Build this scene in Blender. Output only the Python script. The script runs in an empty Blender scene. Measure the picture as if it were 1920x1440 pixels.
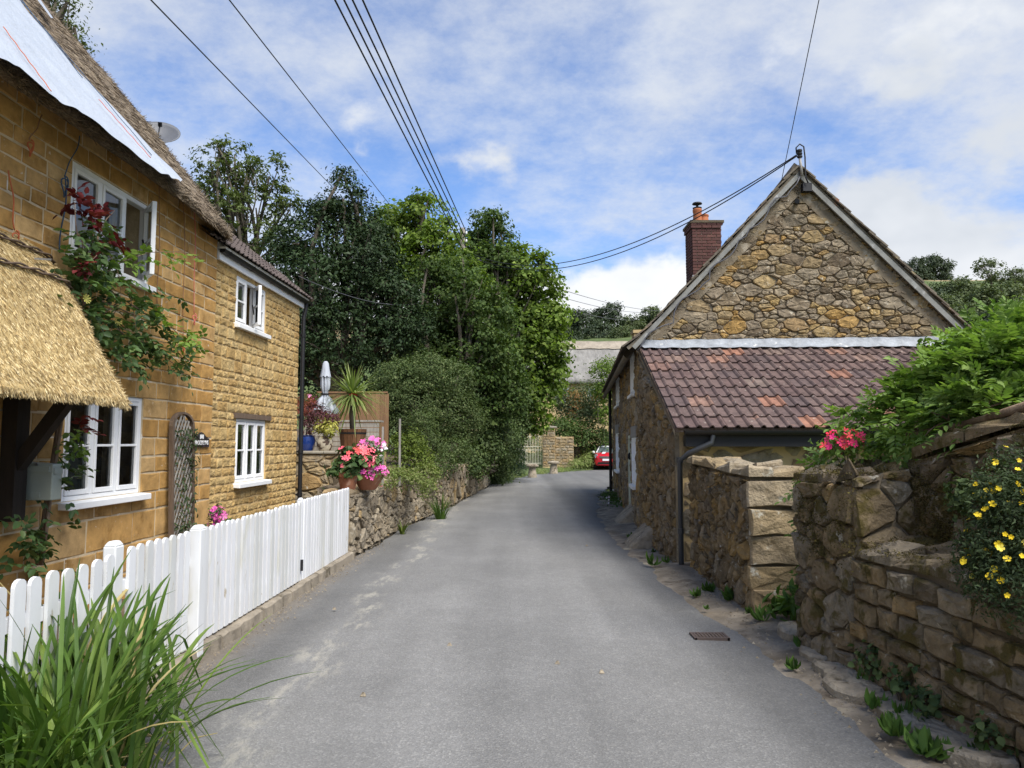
import bpy, math, random
import numpy as np
from mathutils import Vector, Matrix
R = math.radians
S = bpy.context.scene
COL = S.collection
# ---------------------------------------------------------------- camera
FPX = 1386.7                                  # focal length in pixels of the 1920 x 1440 photograph
PITCH = math.atan(110 / FPX)
EYE = 1.6
cam_d = bpy.data.cameras.new('camera')
cam_d.sensor_width = 36.0
cam_d.lens = FPX / 1920 * 36
cam_d.clip_start = 0.05
cam_d.clip_end = 3000
cam = bpy.data.objects.new('camera', cam_d)
COL.objects.link(cam)
cam.location = (0, 0, EYE)
cam.rotation_euler = (math.pi / 2 + PITCH, 0, 0)
S.camera = cam
# ---------------------------------------------------------------- sun, sky, exposure
SUN_EL, SUN_AZ = R(54), R(142)                # azimuth clockwise from +Y (behind the viewer, to the right)
sd = Vector((math.sin(SUN_AZ) * math.cos(SUN_EL), math.cos(SUN_AZ) * math.cos(SUN_EL), math.sin(SUN_EL)))
sun_d = bpy.data.lights.new('sun', 'SUN')
sun_d.energy = 3.3
sun_d.angle = R(38)
sun_d.color = (1.0, 0.95, 0.87)
sun = bpy.data.objects.new('sun', sun_d)
COL.objects.link(sun)
sun.rotation_euler = (-sd).to_track_quat('-Z', 'Y').to_euler()
S.view_settings.view_transform = 'Standard'
S.view_settings.look = 'None'
S.view_settings.exposure = 1.0
S.view_settings.gamma = 1
S.view_settings.use_curve_mapping = False
S.cycles.use_denoising = True
S.cycles.max_bounces = 6
S.cycles.diffuse_bounces = 3
S.cycles.transparent_max_bounces = 8
S.cycles.use_adaptive_sampling = True
S.cycles.adaptive_threshold = 0.015
W = bpy.data.worlds.new('World')
S.world = W
W.use_nodes = True


class NT:
    """short-hand for building a node tree"""
    def __init__(s, tree):
        s.t = tree
        tree.nodes.clear()

    def n(s, typ, **kw):
        nd = s.t.nodes.new(typ)
        ins = kw.pop('ins', {})
        for k, v in kw.items():
            setattr(nd, k, v)
        for k, v in ins.items():
            s.set(nd.inputs[k], v)
        return nd

    def set(s, sock, v):
        if isinstance(v, bpy.types.NodeSocket):
            s.t.links.new(v, sock)
        else:
            if isinstance(v, (tuple, list)) and len(v) == 3 and sock.type == 'RGBA':
                v = (*v, 1)
            sock.default_value = v

    def math(s, op, a, b=0.0, c=None, clamp=False):
        nd = s.n('ShaderNodeMath', operation=op, use_clamp=clamp)
        s.set(nd.inputs[0], a)
        s.set(nd.inputs[1], b)
        if c is not None:
            s.set(nd.inputs[2], c)
        return nd.outputs[0]

    def vmath(s, op, a, b=None):
        nd = s.n('ShaderNodeVectorMath', operation=op)
        s.set(nd.inputs[0], a)
        if b is not None:
            s.set(nd.inputs[1], b)
        return nd.outputs[0]

    def noise(s, vec, scale, detail=4, rough=0.55, dist=0.0):
        nd = s.n('ShaderNodeTexNoise', ins={'Scale': scale, 'Detail': detail, 'Roughness': rough, 'Distortion': dist})
        if vec is not None:
            s.set(nd.inputs['Vector'], vec)
        return nd.outputs[0]

    def ramp(s, fac, stops, interp='LINEAR'):
        nd = s.n('ShaderNodeValToRGB')
        cr = nd.color_ramp
        cr.interpolation = interp
        while len(cr.elements) < len(stops):
            cr.elements.new(0.5)
        for e, (p, c) in zip(cr.elements, stops):
            e.position = p
            if isinstance(c, (int, float)):
                c = (c, c, c)
            e.color = (*c, 1)
        s.set(nd.inputs[0], fac)
        return nd.outputs[0]

    def mix(s, fac, a, b, mode='MIX'):
        nd = s.n('ShaderNodeMix', data_type='RGBA', blend_type=mode, clamp_factor=True)
        s.set(nd.inputs[0], fac)
        s.set(nd.inputs[6], a)
        s.set(nd.inputs[7], b)
        return nd.outputs[2]

    def smooth(s, v, lo, hi):
        nd = s.n('ShaderNodeMapRange', interpolation_type='SMOOTHSTEP')
        for k, q in ((0, v), (1, lo), (2, hi), (3, 0.0), (4, 1.0)):
            s.set(nd.inputs[k], q)
        return nd.outputs[0]


def build_world():
    t = NT(W.node_tree)
    sky = t.n('ShaderNodeTexSky', sky_type='NISHITA', sun_disc=False, sun_elevation=SUN_EL, sun_rotation=SUN_AZ,
              air_density=1.0, dust_density=0.6, ozone_density=1.6)
    d = t.n('ShaderNodeTexCoord').outputs['Generated']
    sep = t.n('ShaderNodeSeparateXYZ')
    t.set(sep.inputs[0], d)
    z = t.math('MAXIMUM', sep.outputs[2], 0.0)
    den = t.math('ADD', z, 0.3)
    comb = t.n('ShaderNodeCombineXYZ')
    t.set(comb.inputs[0], t.math('DIVIDE', sep.outputs[0], den))
    t.set(comb.inputs[1], t.math('DIVIDE', sep.outputs[1], den))
    p = comb.outputs[0]
    # high broken cloud: wide sheets with a mackerel-like small texture
    big = t.noise(t.vmath('ADD', p, (CL['bx'], CL['by'], 1.7)), CL['bs'], 3, 0.5, 0.0)
    fine = t.noise(t.vmath('ADD', t.vmath('MULTIPLY', p, (1.15, 1.3, 1.0)), (2.3, 8.1, 0.4)), 2.6, 10, 0.66, 0.0)
    wisp = t.noise(t.vmath('ADD', p, (7.7, 1.1, 3.4)), 9.0, 8, 0.7, 0.0)
    alto = t.math('ADD', t.math('ADD', t.math('MULTIPLY', big, 1.25), t.math('MULTIPLY', fine, 0.75)), t.math('MULTIPLY', wisp, 0.22))
    alto = t.math('MULTIPLY', t.smooth(alto, CL['a0'], CL['a1']), 0.96)
    # low heaped cloud
    dv = t.vmath('MULTIPLY', d, (1.0, 1.0, 1.5))
    c1 = t.noise(t.vmath('ADD', dv, (CL['cx'], CL['cy'], CL['cz'])), CL['cs'], 8, 0.55, 0.0)
    low = t.math('SUBTRACT', 1.0, t.smooth(z, 0.14, 0.44))
    cum = t.smooth(t.math('ADD', c1, t.math('MULTIPLY', low, 0.2)), CL['c0'], CL['c0'] + 0.07)
    shade = t.noise(t.vmath('ADD', dv, (CL['cx'] + 0.03, CL['cy'], CL['cz'] + 0.16)), CL['cs'], 5, 0.55)
    ccol = t.ramp(shade, [(0.36, (4.8, 4.86, 4.95)), (0.6, (3.2, 3.4, 3.7))])
    acol = t.ramp(big, [(0.35, (3.6, 3.95, 4.45)), (0.62, (3.3, 3.5, 3.85))])
    blue = t.mix(1.0, sky.outputs[0], (0.66, 0.78, 0.98), 'MULTIPLY')
    c = t.mix(alto, blue, acol)
    c = t.mix(cum, c, ccol)
    bg = t.n('ShaderNodeBackground', ins={'Color': c, 'Strength': SKY_STRENGTH})
    out = t.n('ShaderNodeOutputWorld')
    t.t.links.new(bg.outputs[0], out.inputs[0])


SKY_STRENGTH = 0.112
CL = dict(bx=4.93, by=11.63, bs=0.75, a0=0.99, a1=1.4, cx=19.45, cy=13.16, cz=9.65, cs=2.4, c0=0.6)
build_world()


# ---------------------------------------------------------------- pixel -> place helpers (a pixel gives a direction only)
_c, _s = math.cos(PITCH), math.sin(PITCH)


def ray(u, v):
    a, b = (u - 960) / FPX, -(v - 720) / FPX
    return (a, _c - b * _s, _s + b * _c)


def on_ground(u, v, z=0.0):
    r = ray(u, v)
    t = (z - EYE) / r[2]
    return Vector((r[0] * t, r[1] * t, z))


def at_y(u, v, y):
    r = ray(u, v)
    t = y / r[1]
    return Vector((r[0] * t, y, EYE + r[2] * t))


def on_plane(u, v, p0, nrm):
    r = Vector(ray(u, v))
    o = Vector((0, 0, EYE))
    t = (Vector(p0) - o).dot(nrm) / r.dot(nrm)
    return o + r * t


# ---------------------------------------------------------------- object helpers
def origin_of(o):
    p = Vector((0, 0, 0))
    while o is not None:
        p += o.location
        o = o.parent
    return p


def tag(o, label=None, cat=None, group=None, kind=None):
    if label:
        o['label'] = label
    if cat:
        o['category'] = cat
    if group:
        o['group'] = group
    if kind:
        o['kind'] = kind
    return o


def thing(name, label, cat, loc=(0, 0, 0), group=None, rz=0.0):
    o = bpy.data.objects.new(name, None)
    o.empty_display_size = 0.2
    COL.objects.link(o)
    o.location = loc
    o.rotation_euler = (0, 0, rz)
    return tag(o, label, cat, group)


def make_obj(name, me, mat=None, parent=None):
    if mat is not None and not me.materials:
        me.materials.append(MAT[mat] if isinstance(mat, str) else mat)
    o = bpy.data.objects.new(name, me)
    COL.objects.link(o)
    o.parent = parent
    return o


def fast_mesh(name, V, F, smooth=False):
    """V (n,3) float array, F (m,k) int array"""
    V = np.ascontiguousarray(V, dtype=np.float32)
    F = np.ascontiguousarray(F, dtype=np.int32)
    me = bpy.data.meshes.new(name)
    me.vertices.add(len(V))
    me.vertices.foreach_set('co', V.ravel())
    m, k = F.shape
    me.loops.add(m * k)
    me.loops.foreach_set('vertex_index', F.ravel())
    me.polygons.add(m)
    me.polygons.foreach_set('loop_start', np.arange(0, m * k, k, dtype=np.int32))
    if smooth:
        me.polygons.foreach_set('use_smooth', np.ones(m, dtype=bool))
    me.update(calc_edges=True)
    return me


class MB:
    """collects geometry for ONE mesh object"""
    def __init__(s):
        s.v, s.f = [], []

    def add(s, vs, fs):
        b = len(s.v)
        s.v += [tuple(p) for p in vs]
        s.f += [tuple(i + b for i in f) for f in fs]
        return s

    def hexa(s, c):
        return s.add(c, [(0, 3, 2, 1), (4, 5, 6, 7), (0, 1, 5, 4), (1, 2, 6, 5), (2, 3, 7, 6), (3, 0, 4, 7)])

    def box(s, x0, x1, y0, y1, z0, z1):
        return s.hexa([(x0, y0, z0), (x1, y0, z0), (x1, y1, z0), (x0, y1, z0), (x0, y0, z1), (x1, y0, z1), (x1, y1, z1), (x0, y1, z1)])

    def fbox(s, f, u0, u1, v0, v1, n0, n1):
        return s.hexa([f(u0, v0, n0), f(u1, v0, n0), f(u1, v0, n1), f(u0, v0, n1), f(u0, v1, n0), f(u1, v1, n0), f(u1, v1, n1), f(u0, v1, n1)])

    def bar(s, a, b, w, h, up=(0, 0, 1)):
        a, b = Vector(a), Vector(b)
        d = (b - a).normalized()
        x = d.cross(Vector(up))
        if x.length < 1e-4:
            x = d.cross(Vector((1, 0, 0)))
        x.normalize()
        y = x.cross(d)
        x *= w / 2
        y *= h / 2
        return s.hexa([a - x - y, a + x - y, b + x - y, b - x - y, a - x + y, a + x + y, b + x + y, b - x + y])

    def tube(s, pts, rad, n=6, cap=True):
        pts = [Vector(p) for p in pts]
        if not isinstance(rad, (list, tuple)):
            rad = [rad] * len(pts)
        rings = []
        b0 = len(s.v)
        px = None
        for i, p in enumerate(pts):
            d = pts[min(i + 1, len(pts) - 1)] - pts[max(i - 1, 0)]
            if d.length < 1e-7:
                d = Vector((0, 0, 1))
            d.normalize()
            if px is None:
                a = Vector((0, 0, 1)) if abs(d.z) < 0.9 else Vector((1, 0, 0))
                px = d.cross(a).normalized()
            else:
                px = (px - d * px.dot(d))
                if px.length < 1e-6:
                    px = d.cross(Vector((0.3, 0.9, 0.1)))
                px.normalize()
            py = d.cross(px)
            ring = []
            for k in range(n):
                t = 2 * math.pi * k / n
                ring.append(len(s.v))
                s.v.append(tuple(p + (px * math.cos(t) + py * math.sin(t)) * rad[i]))
            rings.append(ring)
        for r0, r1 in zip(rings, rings[1:]):
            for k in range(n):
                s.f.append((r0[k], r0[(k + 1) % n], r1[(k + 1) % n], r1[k]))
        if cap:
            s.f.append(tuple(reversed(rings[0])))
            s.f.append(tuple(rings[-1]))
        return s

    def lathe(s, prof, c=(0, 0, 0), n=20, wob=0.0, rnd=None):
        b = len(s.v)
        for r, z in prof:
            for k in range(n):
                t = 2 * math.pi * k / n
                s.v.append((c[0] + r * math.cos(t), c[1] + r * math.sin(t), c[2] + z))
        for i in range(len(prof) - 1):
            for k in range(n):
                k2 = (k + 1) % n
                s.f.append((b + i * n + k, b + i * n + k2, b + (i + 1) * n + k2, b + (i + 1) * n + k))
        s.f.append(tuple(b + k for k in reversed(range(n))))
        s.f.append(tuple(b + (len(prof) - 1) * n + k for k in range(n)))
        return s

    def prism(s, poly, f, n0, n1):
        k = len(poly)
        vs = [f(u, v, n0) for u, v in poly] + [f(u, v, n1) for u, v in poly]
        fs = [tuple(range(k - 1, -1, -1)), tuple(range(k, 2 * k))]
        fs += [(i, (i + 1) % k, k + (i + 1) % k, k + i) for i in range(k)]
        return s.add(vs, fs)

    def obj(s, name, mat, parent=None, smooth=False, fix=True, sharp=None):
        o0 = origin_of(parent)
        me = bpy.data.meshes.new(name)
        me.from_pydata([(x - o0.x, y - o0.y, z - o0.z) for x, y, z in s.v], [], s.f)
        if fix:
            import bmesh
            bm = bmesh.new()
            bm.from_mesh(me)
            bmesh.ops.recalc_face_normals(bm, faces=bm.faces)
            bm.to_mesh(me)
            bm.free()
        if smooth:
            me.polygons.foreach_set('use_smooth', np.ones(len(me.polygons), dtype=bool))
            if sharp:
                me.set_sharp_from_angle(angle=R(sharp))
        return make_obj(name, me, mat, parent)


def plane_map(p0, ud, nd):
    p0, ud, nd = Vector(p0), Vector(ud).normalized(), Vector(nd).normalized()

    def f(u, v, n=0.0):
        q = p0 + ud * u + nd * n
        return (q.x, q.y, q.z + v)
    return f


def bevel(o, w=0.006, seg=1):
    m = o.modifiers.new('bevel', 'BEVEL')
    m.width = w
    m.segments = seg
    m.limit_method = 'ANGLE'
    return o


# ---------------------------------------------------------------- stone laying
def clip(poly, a, b, c):
    """keep a*u + b*v <= c"""
    out = []
    for i in range(len(poly)):
        p, q = poly[i], poly[(i + 1) % len(poly)]
        dp, dq = a * p[0] + b * p[1] - c, a * q[0] + b * q[1] - c
        if dp <= 0:
            out.append(p)
        if (dp < 0 < dq) or (dq < 0 < dp):
            t = dp / (dp - dq)
            out.append((p[0] + (q[0] - p[0]) * t, p[1] + (q[1] - p[1]) * t))
    return out


def area(poly):
    return 0.5 * sum(p[0] * q[1] - q[0] * p[1] for p, q in zip(poly, poly[1:] + poly[:1]))


def rubble_cells(bound, holes, r0, r1, asp, rnd, power=2.2):
    """irregular convex cells filling a convex polygon, longer than high"""
    us = [p[0] for p in bound]
    vs = [p[1] for p in bound]
    U0, U1, V0, V1 = min(us), max(us), min(vs), max(vs)
    pts, rad = np.zeros((0, 2)), np.zeros(0)
    miss = 0
    k = 0
    P, Q = [], []
    while miss < 500:
        frac = 1.0 if k < 40 else rnd.random() ** power
        r = r0 + (r1 - r0) * frac
        u, v = rnd.uniform(U0 - 0.1, U1 + 0.1) / asp, rnd.uniform(V0 - 0.1, V1 + 0.1)
        if P:
            a = np.array(P)
            dd = np.hypot(a[:, 0] - u, a[:, 1] - v)
            if np.any(dd < (np.array(Q) + r) * 0.5):
                miss += 1
                k += 1
                continue
        P.append((u, v))
        Q.append(r)
        miss = 0
        k += 1
    P = np.array(P)
    Q = np.array(Q)
    cells = []
    for i in range(len(P)):
        poly = [(P[i, 0] - 2, P[i, 1] - 2), (P[i, 0] + 2, P[i, 1] - 2), (P[i, 0] + 2, P[i, 1] + 2), (P[i, 0] - 2, P[i, 1] + 2)]
        d = np.hypot(P[:, 0] - P[i, 0], P[:, 1] - P[i, 1])
        for j in np.argsort(d)[1:22]:
            ax, ay = P[j] - P[i]
            L = d[j]
            w = 0.5 + 0.5 * (Q[i] ** 2 - Q[j] ** 2) / max(L * L, 1e-6) * 0.6
            w = min(max(w, 0.2), 0.8)
            mx, my = P[i, 0] + ax * w, P[i, 1] + ay * w
            poly = clip(poly, ax, ay, ax * mx + ay * my)
            if len(poly) < 3:
                break
        if len(poly) < 3:
            continue
        poly = [(u * asp, v) for u, v in poly]
        n = len(bound)
        for j in range(n):
            (x0, y0), (x1, y1) = bound[j], bound[(j + 1) % n]
            a, b = y1 - y0, -(x1 - x0)
            poly = clip(poly, a, b, a * x0 + b * y0)
            if len(poly) < 3:
                break
        if len(poly) >= 3:
            poly = cut_holes(poly, holes)
        if len(poly) >= 3 and area(poly) > 0.25 * r0 * r0 * asp:
            cells.append(poly)
    return cells


def cut_holes(poly, holes):
    for (a0, a1, b0, b1) in holes:
        us = [p[0] for p in poly]
        vs = [p[1] for p in poly]
        if max(us) <= a0 or min(us) >= a1 or max(vs) <= b0 or min(vs) >= b1:
            continue
        best = None
        for c in (clip(poly, 1, 0, a0), clip(poly, -1, 0, -a1), clip(poly, 0, 1, b0), clip(poly, 0, -1, -b1)):
            if len(c) >= 3 and (best is None or area(c) > area(best)):
                best = c
        if best is None:
            return []
        poly = best
    return poly


def course_cells(u0, u1, v0, v1, holes, rows, w0, w1, rnd, wander=0.0):
    """rows: function(v) -> course height"""
    crit = sorted({v0, v1} | {h[k] for h in holes for k in (2, 3) if v0 < h[k] < v1})
    lv = [v0]
    for a, b in zip(crit, crit[1:]):
        hs = []
        v = a
        while v < b - 1e-6:
            h = rows(v) * rnd.uniform(0.85, 1.15)
            hs.append(h)
            v += h
        if len(hs) > 1 and (v - b) > hs[-1] * 0.5:
            hs.pop()
        k = (b - a) / sum(hs)
        for h in hs:
            lv.append(lv[-1] + h * k)
        lv[-1] = b
    cells = []
    for a, b in zip(lv, lv[1:]):
        m = (a + b) / 2
        free = [(u0, u1)]
        for h in holes:
            if h[2] < m < h[3]:
                nf = []
                for x, y in free:
                    if h[1] <= x or h[0] >= y:
                        nf.append((x, y))
                    else:
                        if h[0] > x:
                            nf.append((x, h[0]))
                        if h[1] < y:
                            nf.append((h[1], y))
                free = nf
        for x, y in free:
            big = (b - a) / 0.18
            ws = []
            s = 0
            while s < y - x - 1e-6:
                w = rnd.uniform(w0, w1) * min(max(big, 0.8), 1.7)
                ws.append(w)
                s += w
            if len(ws) > 1 and (s - (y - x)) > ws[-1] * 0.5:
                ws.pop()
            k = (y - x) / sum(ws)
            p = x
            for w in ws:
                q = p + w * k
                cells.append([(p, a), (q, a), (q, b), (p, b)])
                p = q
    return cells


def stone_geo(poly, f, rnd, depth, gap, bev, dome, rounding=1, jit=0.0, tilt=0.0):
    """one stone: outline drawn in by the joint, proud of the mortar by depth, edges worn round"""
    cu = sum(p[0] for p in poly) / len(poly)
    cv = sum(p[1] for p in poly) / len(poly)

    def inset(pl, g):
        out = []
        for u, v in pl:
            L = math.hypot(u - cu, v - cv)
            k = max(0.15, 1 - g * 1.25 / max(L, 1e-4))
            out.append((cu + (u - cu) * k, cv + (v - cv) * k))
        return out
    if rounding == 0:                                      # squared block: straight edges that wander a little
        p2 = []
        for i in range(len(poly)):
            p, q = poly[i], poly[(i + 1) % len(poly)]
            su = 1 if p[0] < cu else -1
            sv = 1 if p[1] < cv else -1
            pp = (p[0] + su * gap + rnd.uniform(-jit, jit), p[1] + sv * gap + rnd.uniform(-jit, jit))
            su = 1 if q[0] < cu else -1
            sv = 1 if q[1] < cv else -1
            qq = (q[0] + su * gap, q[1] + sv * gap)
            p2.append(pp)
            p2.append(((pp[0] + qq[0]) / 2 + rnd.uniform(-jit, jit), (pp[1] + qq[1]) / 2 + rnd.uniform(-jit, jit)))
        base = p2
    else:
        base = inset(poly, gap)
        base = [p for i, p in enumerate(base) if math.hypot(p[0] - base[i - 1][0], p[1] - base[i - 1][1]) > 0.012] or base
        cut = []
        n = len(base)
        for i in range(n):
            p, q = base[i], base[(i + 1) % n]
            a, b = rnd.uniform(0.06, 0.2), rnd.uniform(0.8, 0.94)
            for t in (a, b):
                cut.append((p[0] + (q[0] - p[0]) * t + rnd.uniform(-jit, jit), p[1] + (q[1] - p[1]) * t + rnd.uniform(-jit, jit)))
        base = cut
    n = len(base)
    r1 = base
    r2 = inset(base, bev)
    r3 = [(cu + (u - cu) * 0.5, cv + (v - cv) * 0.5) for u, v in r2]
    tu, tv = rnd.uniform(-tilt, tilt), rnd.uniform(-tilt, tilt)

    def N(u, v, d):
        return d + (u - cu) * tu + (v - cv) * tv
    vs = [f(u, v, -0.02) for u, v in r1]
    vs += [f(u, v, N(u, v, depth * 0.45)) for u, v in r1]
    vs += [f(u, v, N(u, v, depth + rnd.uniform(-dome, dome) * 0.7)) for u, v in r2]
    vs += [f(u + rnd.uniform(-1, 1) * jit, v + rnd.uniform(-1, 1) * jit, N(u, v, depth + dome * rnd.uniform(-0.35, 1.1))) for u, v in r3]
    vs.append(f(cu, cv, depth + dome * rnd.uniform(-0.2, 1.0)))
    fs = []
    for k in range(3):
        for i in range(n):
            j = (i + 1) % n
            fs.append((k * n + i, k * n + j, (k + 1) * n + j, (k + 1) * n + i))
    for i in range(n):
        fs.append((3 * n + i, 3 * n + (i + 1) % n, 4 * n))
    return vs, fs


def lay(cells, f, parent, mat, rnd, name='stone', limit=300, rest_name='stone_infill', smooth=False, **kw):
    """one mesh object for each stone; those past the limit (smallest in view) joined as one part"""
    o0 = origin_of(parent)
    rows = []
    for c in cells:
        cu = sum(p[0] for p in c) / len(c)
        cv = sum(p[1] for p in c) / len(c)
        q = f(cu, cv, 0)
        d2 = (q[0] ** 2 + q[1] ** 2) + 0.5
        rows.append((-abs(area(c)) / d2, c))
    rows.sort(key=lambda r: r[0])
    rest = MB()
    sharp = kw.pop('sharp', None)
    for i, (_, c) in enumerate(rows):
        vs, fs = stone_geo(c, f, rnd, **kw)
        if i < limit:
            me = bpy.data.meshes.new(name)
            me.from_pydata([(x - o0.x, y - o0.y, z - o0.z) for x, y, z in vs], [], fs)
            if smooth:
                me.polygons.foreach_set('use_smooth', np.ones(len(me.polygons), dtype=bool))
            make_obj(name, me, mat, parent)
        else:
            rest.add(vs, fs)
    if rest.v:
        tag(rest.obj(rest_name, mat, parent, smooth=smooth, fix=False), kind='stuff')


def wall_body(f, u0, u1, v0, v1, holes, thick, name, mat, parent):
    """a wall with real openings: front, back and reveals in one mesh"""
    us = sorted({u0, u1} | {h[k] for h in holes for k in (0, 1)})
    vs = sorted({v0, v1} | {h[k] for h in holes for k in (2, 3)})
    ids, V, F = {}, [], []

    def vid(i, j, k):
        if (i, j, k) not in ids:
            ids[(i, j, k)] = len(V)
            V.append(f(us[i], vs[j], -thick * k))
        return ids[(i, j, k)]

    def solid(i, j):
        if not (0 <= i < len(us) - 1 and 0 <= j < len(vs) - 1):
            return False
        a, b = (us[i] + us[i + 1]) / 2, (vs[j] + vs[j + 1]) / 2
        return not any(h[0] < a < h[1] and h[2] < b < h[3] for h in holes)
    for i in range(len(us) - 1):
        for j in range(len(vs) - 1):
            if not solid(i, j):
                continue
            for k in (0, 1):
                F.append((vid(i, j, k), vid(i + 1, j, k), vid(i + 1, j + 1, k), vid(i, j + 1, k)))
            for di, dj, e in ((-1, 0, ((0, 0), (0, 1))), (1, 0, ((1, 0), (1, 1))), (0, -1, ((0, 0), (1, 0))), (0, 1, ((0, 1), (1, 1)))):
                if not solid(i + di, j + dj):
                    (a, b), (c, d) = e
                    F.append((vid(i + a, j + b, 0), vid(i + c, j + d, 0), vid(i + c, j + d, 1), vid(i + a, j + b, 1)))
    m = MB()
    m.add(V, F)
    return m.obj(name, mat, parent)


# ---------------------------------------------------------------- leaves
def leaf_quads(C, A, Bv, L, Wd, fold=0.25):
    """C centres (n,3), A long axis, Bv width axis (unit), L and Wd arrays: folded four-point leaves"""
    Nn = np.cross(A, Bv)
    L = L[:, None]
    Wd = Wd[:, None]
    base = C - A * L * 0.5
    tip = C + A * L * 0.5 - Nn * L * 0.12
    mid = C - A * L * 0.05
    l = mid + Bv * Wd * 0.5 + Nn * Wd * fold
    r = mid - Bv * Wd * 0.5 + Nn * Wd * fold
    n = len(C)
    V = np.stack([base, l, tip, r], 1).reshape(-1, 3)
    F = np.arange(n * 4).reshape(n, 4)
    return V, F


def unit(a):
    return a / np.maximum(np.linalg.norm(a, axis=1, keepdims=True), 1e-9)


def rand_leaves(C, out, size, asp, rng, up=0.45, outw=0.6, jit=0.8, droop=0.25, svar=0.35):
    """leaves facing up and out; C (n,3) centres, out (n,3) outward directions"""
    n = len(C)
    nrm = unit(out * outw + np.array([0, 0, up]) + rng.normal(0, jit * 0.5, (n, 3)))
    a = rng.normal(0, 1, (n, 3)) + out * 0.5
    a[:, 2] -= droop
    a = unit(a - nrm * np.sum(a * nrm, 1, keepdims=True))
    b = np.cross(nrm, a)
    L = size * np.clip(rng.normal(1, svar, n), 0.4, 1.8)
    return leaf_quads(C, a, b, L, L * asp)


def clump_points(lobes, n_clump, per, spread, rng, shell=(0.72, 1.04), under=0.35, flat=0.75):
    """leaf centres gathered in clumps near the skin of ellipsoid lobes"""
    Cs, Os, clumps = [], [], []
    vol = np.array([(l[3] * l[4] * l[5]) ** (2 / 3) for l in lobes])
    cnt = np.maximum(3, (n_clump * vol / vol.sum())).astype(int)
    for l, k in zip(lobes, cnt):
        d = unit(rng.normal(0, 1, (k * 2, 3)))
        keep = (d[:, 2] > -0.25) | (rng.random(len(d)) < under)
        d = d[keep][:k]
        r = rng.uniform(shell[0], shell[1], (len(d), 1)) ** 0.8
        c = np.array(l[:3]) + d * r * np.array(l[3:6])
        clumps.append(c)
        sp = spread * rng.uniform(0.6, 1.3, (len(d), 1, 1))
        pts = c[:, None, :] + rng.normal(0, 1, (len(d), per, 3)) * sp * np.array([1, 1, flat])
        o = unit((pts - np.array(l[:3])).reshape(-1, 3) / np.array(l[3:6]))
        Cs.append(pts.reshape(-1, 3))
        Os.append(o)
    return np.concatenate(Cs), np.concatenate(Os), np.concatenate(clumps)


def foliage(name, V, F, mat, parent, smooth=False):
    o0 = origin_of(parent)
    return make_obj(name, fast_mesh(name, V - np.array(o0), F, smooth), mat, parent)


def limb(m, a, b, r0, r1, rnd, bend=0.12, n=6, seg=5):
    a, b = Vector(a), Vector(b)
    L = (b - a).length
    off = Vector((rnd.uniform(-1, 1), rnd.uniform(-1, 1), rnd.uniform(-0.2, 0.8))) * L * bend
    pts, rs = [], []
    for i in range(seg + 1):
        t = i / seg
        pts.append(a.lerp(b, t) + off * math.sin(math.pi * t))
        rs.append(r0 + (r1 - r0) * t)
    m.tube(pts, rs, n)


def tree(name, label, loc, lobes, mat, trunk_r, size, n_clump, per, spread, seed, asp=0.55, group=None, bark='bark', limbs=14, fork=0.35, cat='tree', under=0.35, up=0.45, flat=0.75, shell=(0.72, 1.04), lean=(0, 0), svar=0.35, rag=False):
    """lobes are given relative to loc"""
    rng = np.random.default_rng(seed)
    rnd = random.Random(seed)
    t = thing(name, label, cat, loc, group)
    lobes = [tuple(l) for l in lobes]
    if rag:                                                # ragged outline: small lobes pushed out of the big ones
        for l in list(lobes):
            for _ in range(3):
                d = Vector((rnd.gauss(0, 1), rnd.gauss(0, 1), rnd.gauss(0.35, 1))).normalized()
                k = rnd.uniform(0.28, 0.5)
                lobes.append((l[0] + d.x * l[3] * 0.9, l[1] + d.y * l[4] * 0.9, l[2] + d.z * l[5] * 0.9, l[3] * k, l[4] * k, l[5] * k))
    C, O, cl = clump_points(lobes, n_clump, per, spread, rng, under=under, flat=flat, shell=shell)
    V, F = rand_leaves(C, O, size, asp, rng, up=up, svar=svar)
    make_obj('crown', fast_mesh('crown', V, F), mat, t)
    m = MB()
    top = max(l[2] for l in lobes)
    h = top * fork
    mid = Vector((lean[0] * 0.4, lean[1] * 0.4, h))
    limb(m, (0, 0, -0.3), mid, trunk_r * 1.25, trunk_r * 0.8, rnd, 0.03, 8)
    for l in lobes[:24]:
        b = Vector(l[:3])
        limb(m, mid - Vector((0, 0, rnd.uniform(0, h * 0.3))), b, trunk_r * 0.6, trunk_r * 0.16, rnd, 0.12)
    for _ in range(limbs * 3):
        k = rnd.randrange(len(cl))
        c = Vector(cl[k])
        l = min(lobes, key=lambda q: (Vector(q[:3]) - c).length)
        a = mid.lerp(Vector(l[:3]), rnd.uniform(0.4, 1.0))
        limb(m, a, c, trunk_r * 0.2, trunk_r * 0.05, rnd, 0.1, 4, 3)
    lc = origin_of(t)
    m.v = [(x + lc.x, y + lc.y, z + lc.z) for x, y, z in m.v]
    m.obj('trunk', bark, t, smooth=True, fix=False)
    return t


# ---------------------------------------------------------------- materials
MAT = {}


def new_mat(name):
    m = bpy.data.materials.new(name)
    m.use_nodes = True
    t = NT(m.node_tree)
    out = t.n('ShaderNodeOutputMaterial')
    MAT[name] = m
    return m, t, out


def per_piece(t):
    """a number of its own for each piece (object or loose island)"""
    a = t.n('ShaderNodeObjectInfo').outputs['Random']
    b = t.n('ShaderNodeNewGeometry').outputs['Random Per Island']
    return t.math('FRACT', t.math('ADD', a, t.math('MULTIPLY', b, 7.31)))


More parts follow.
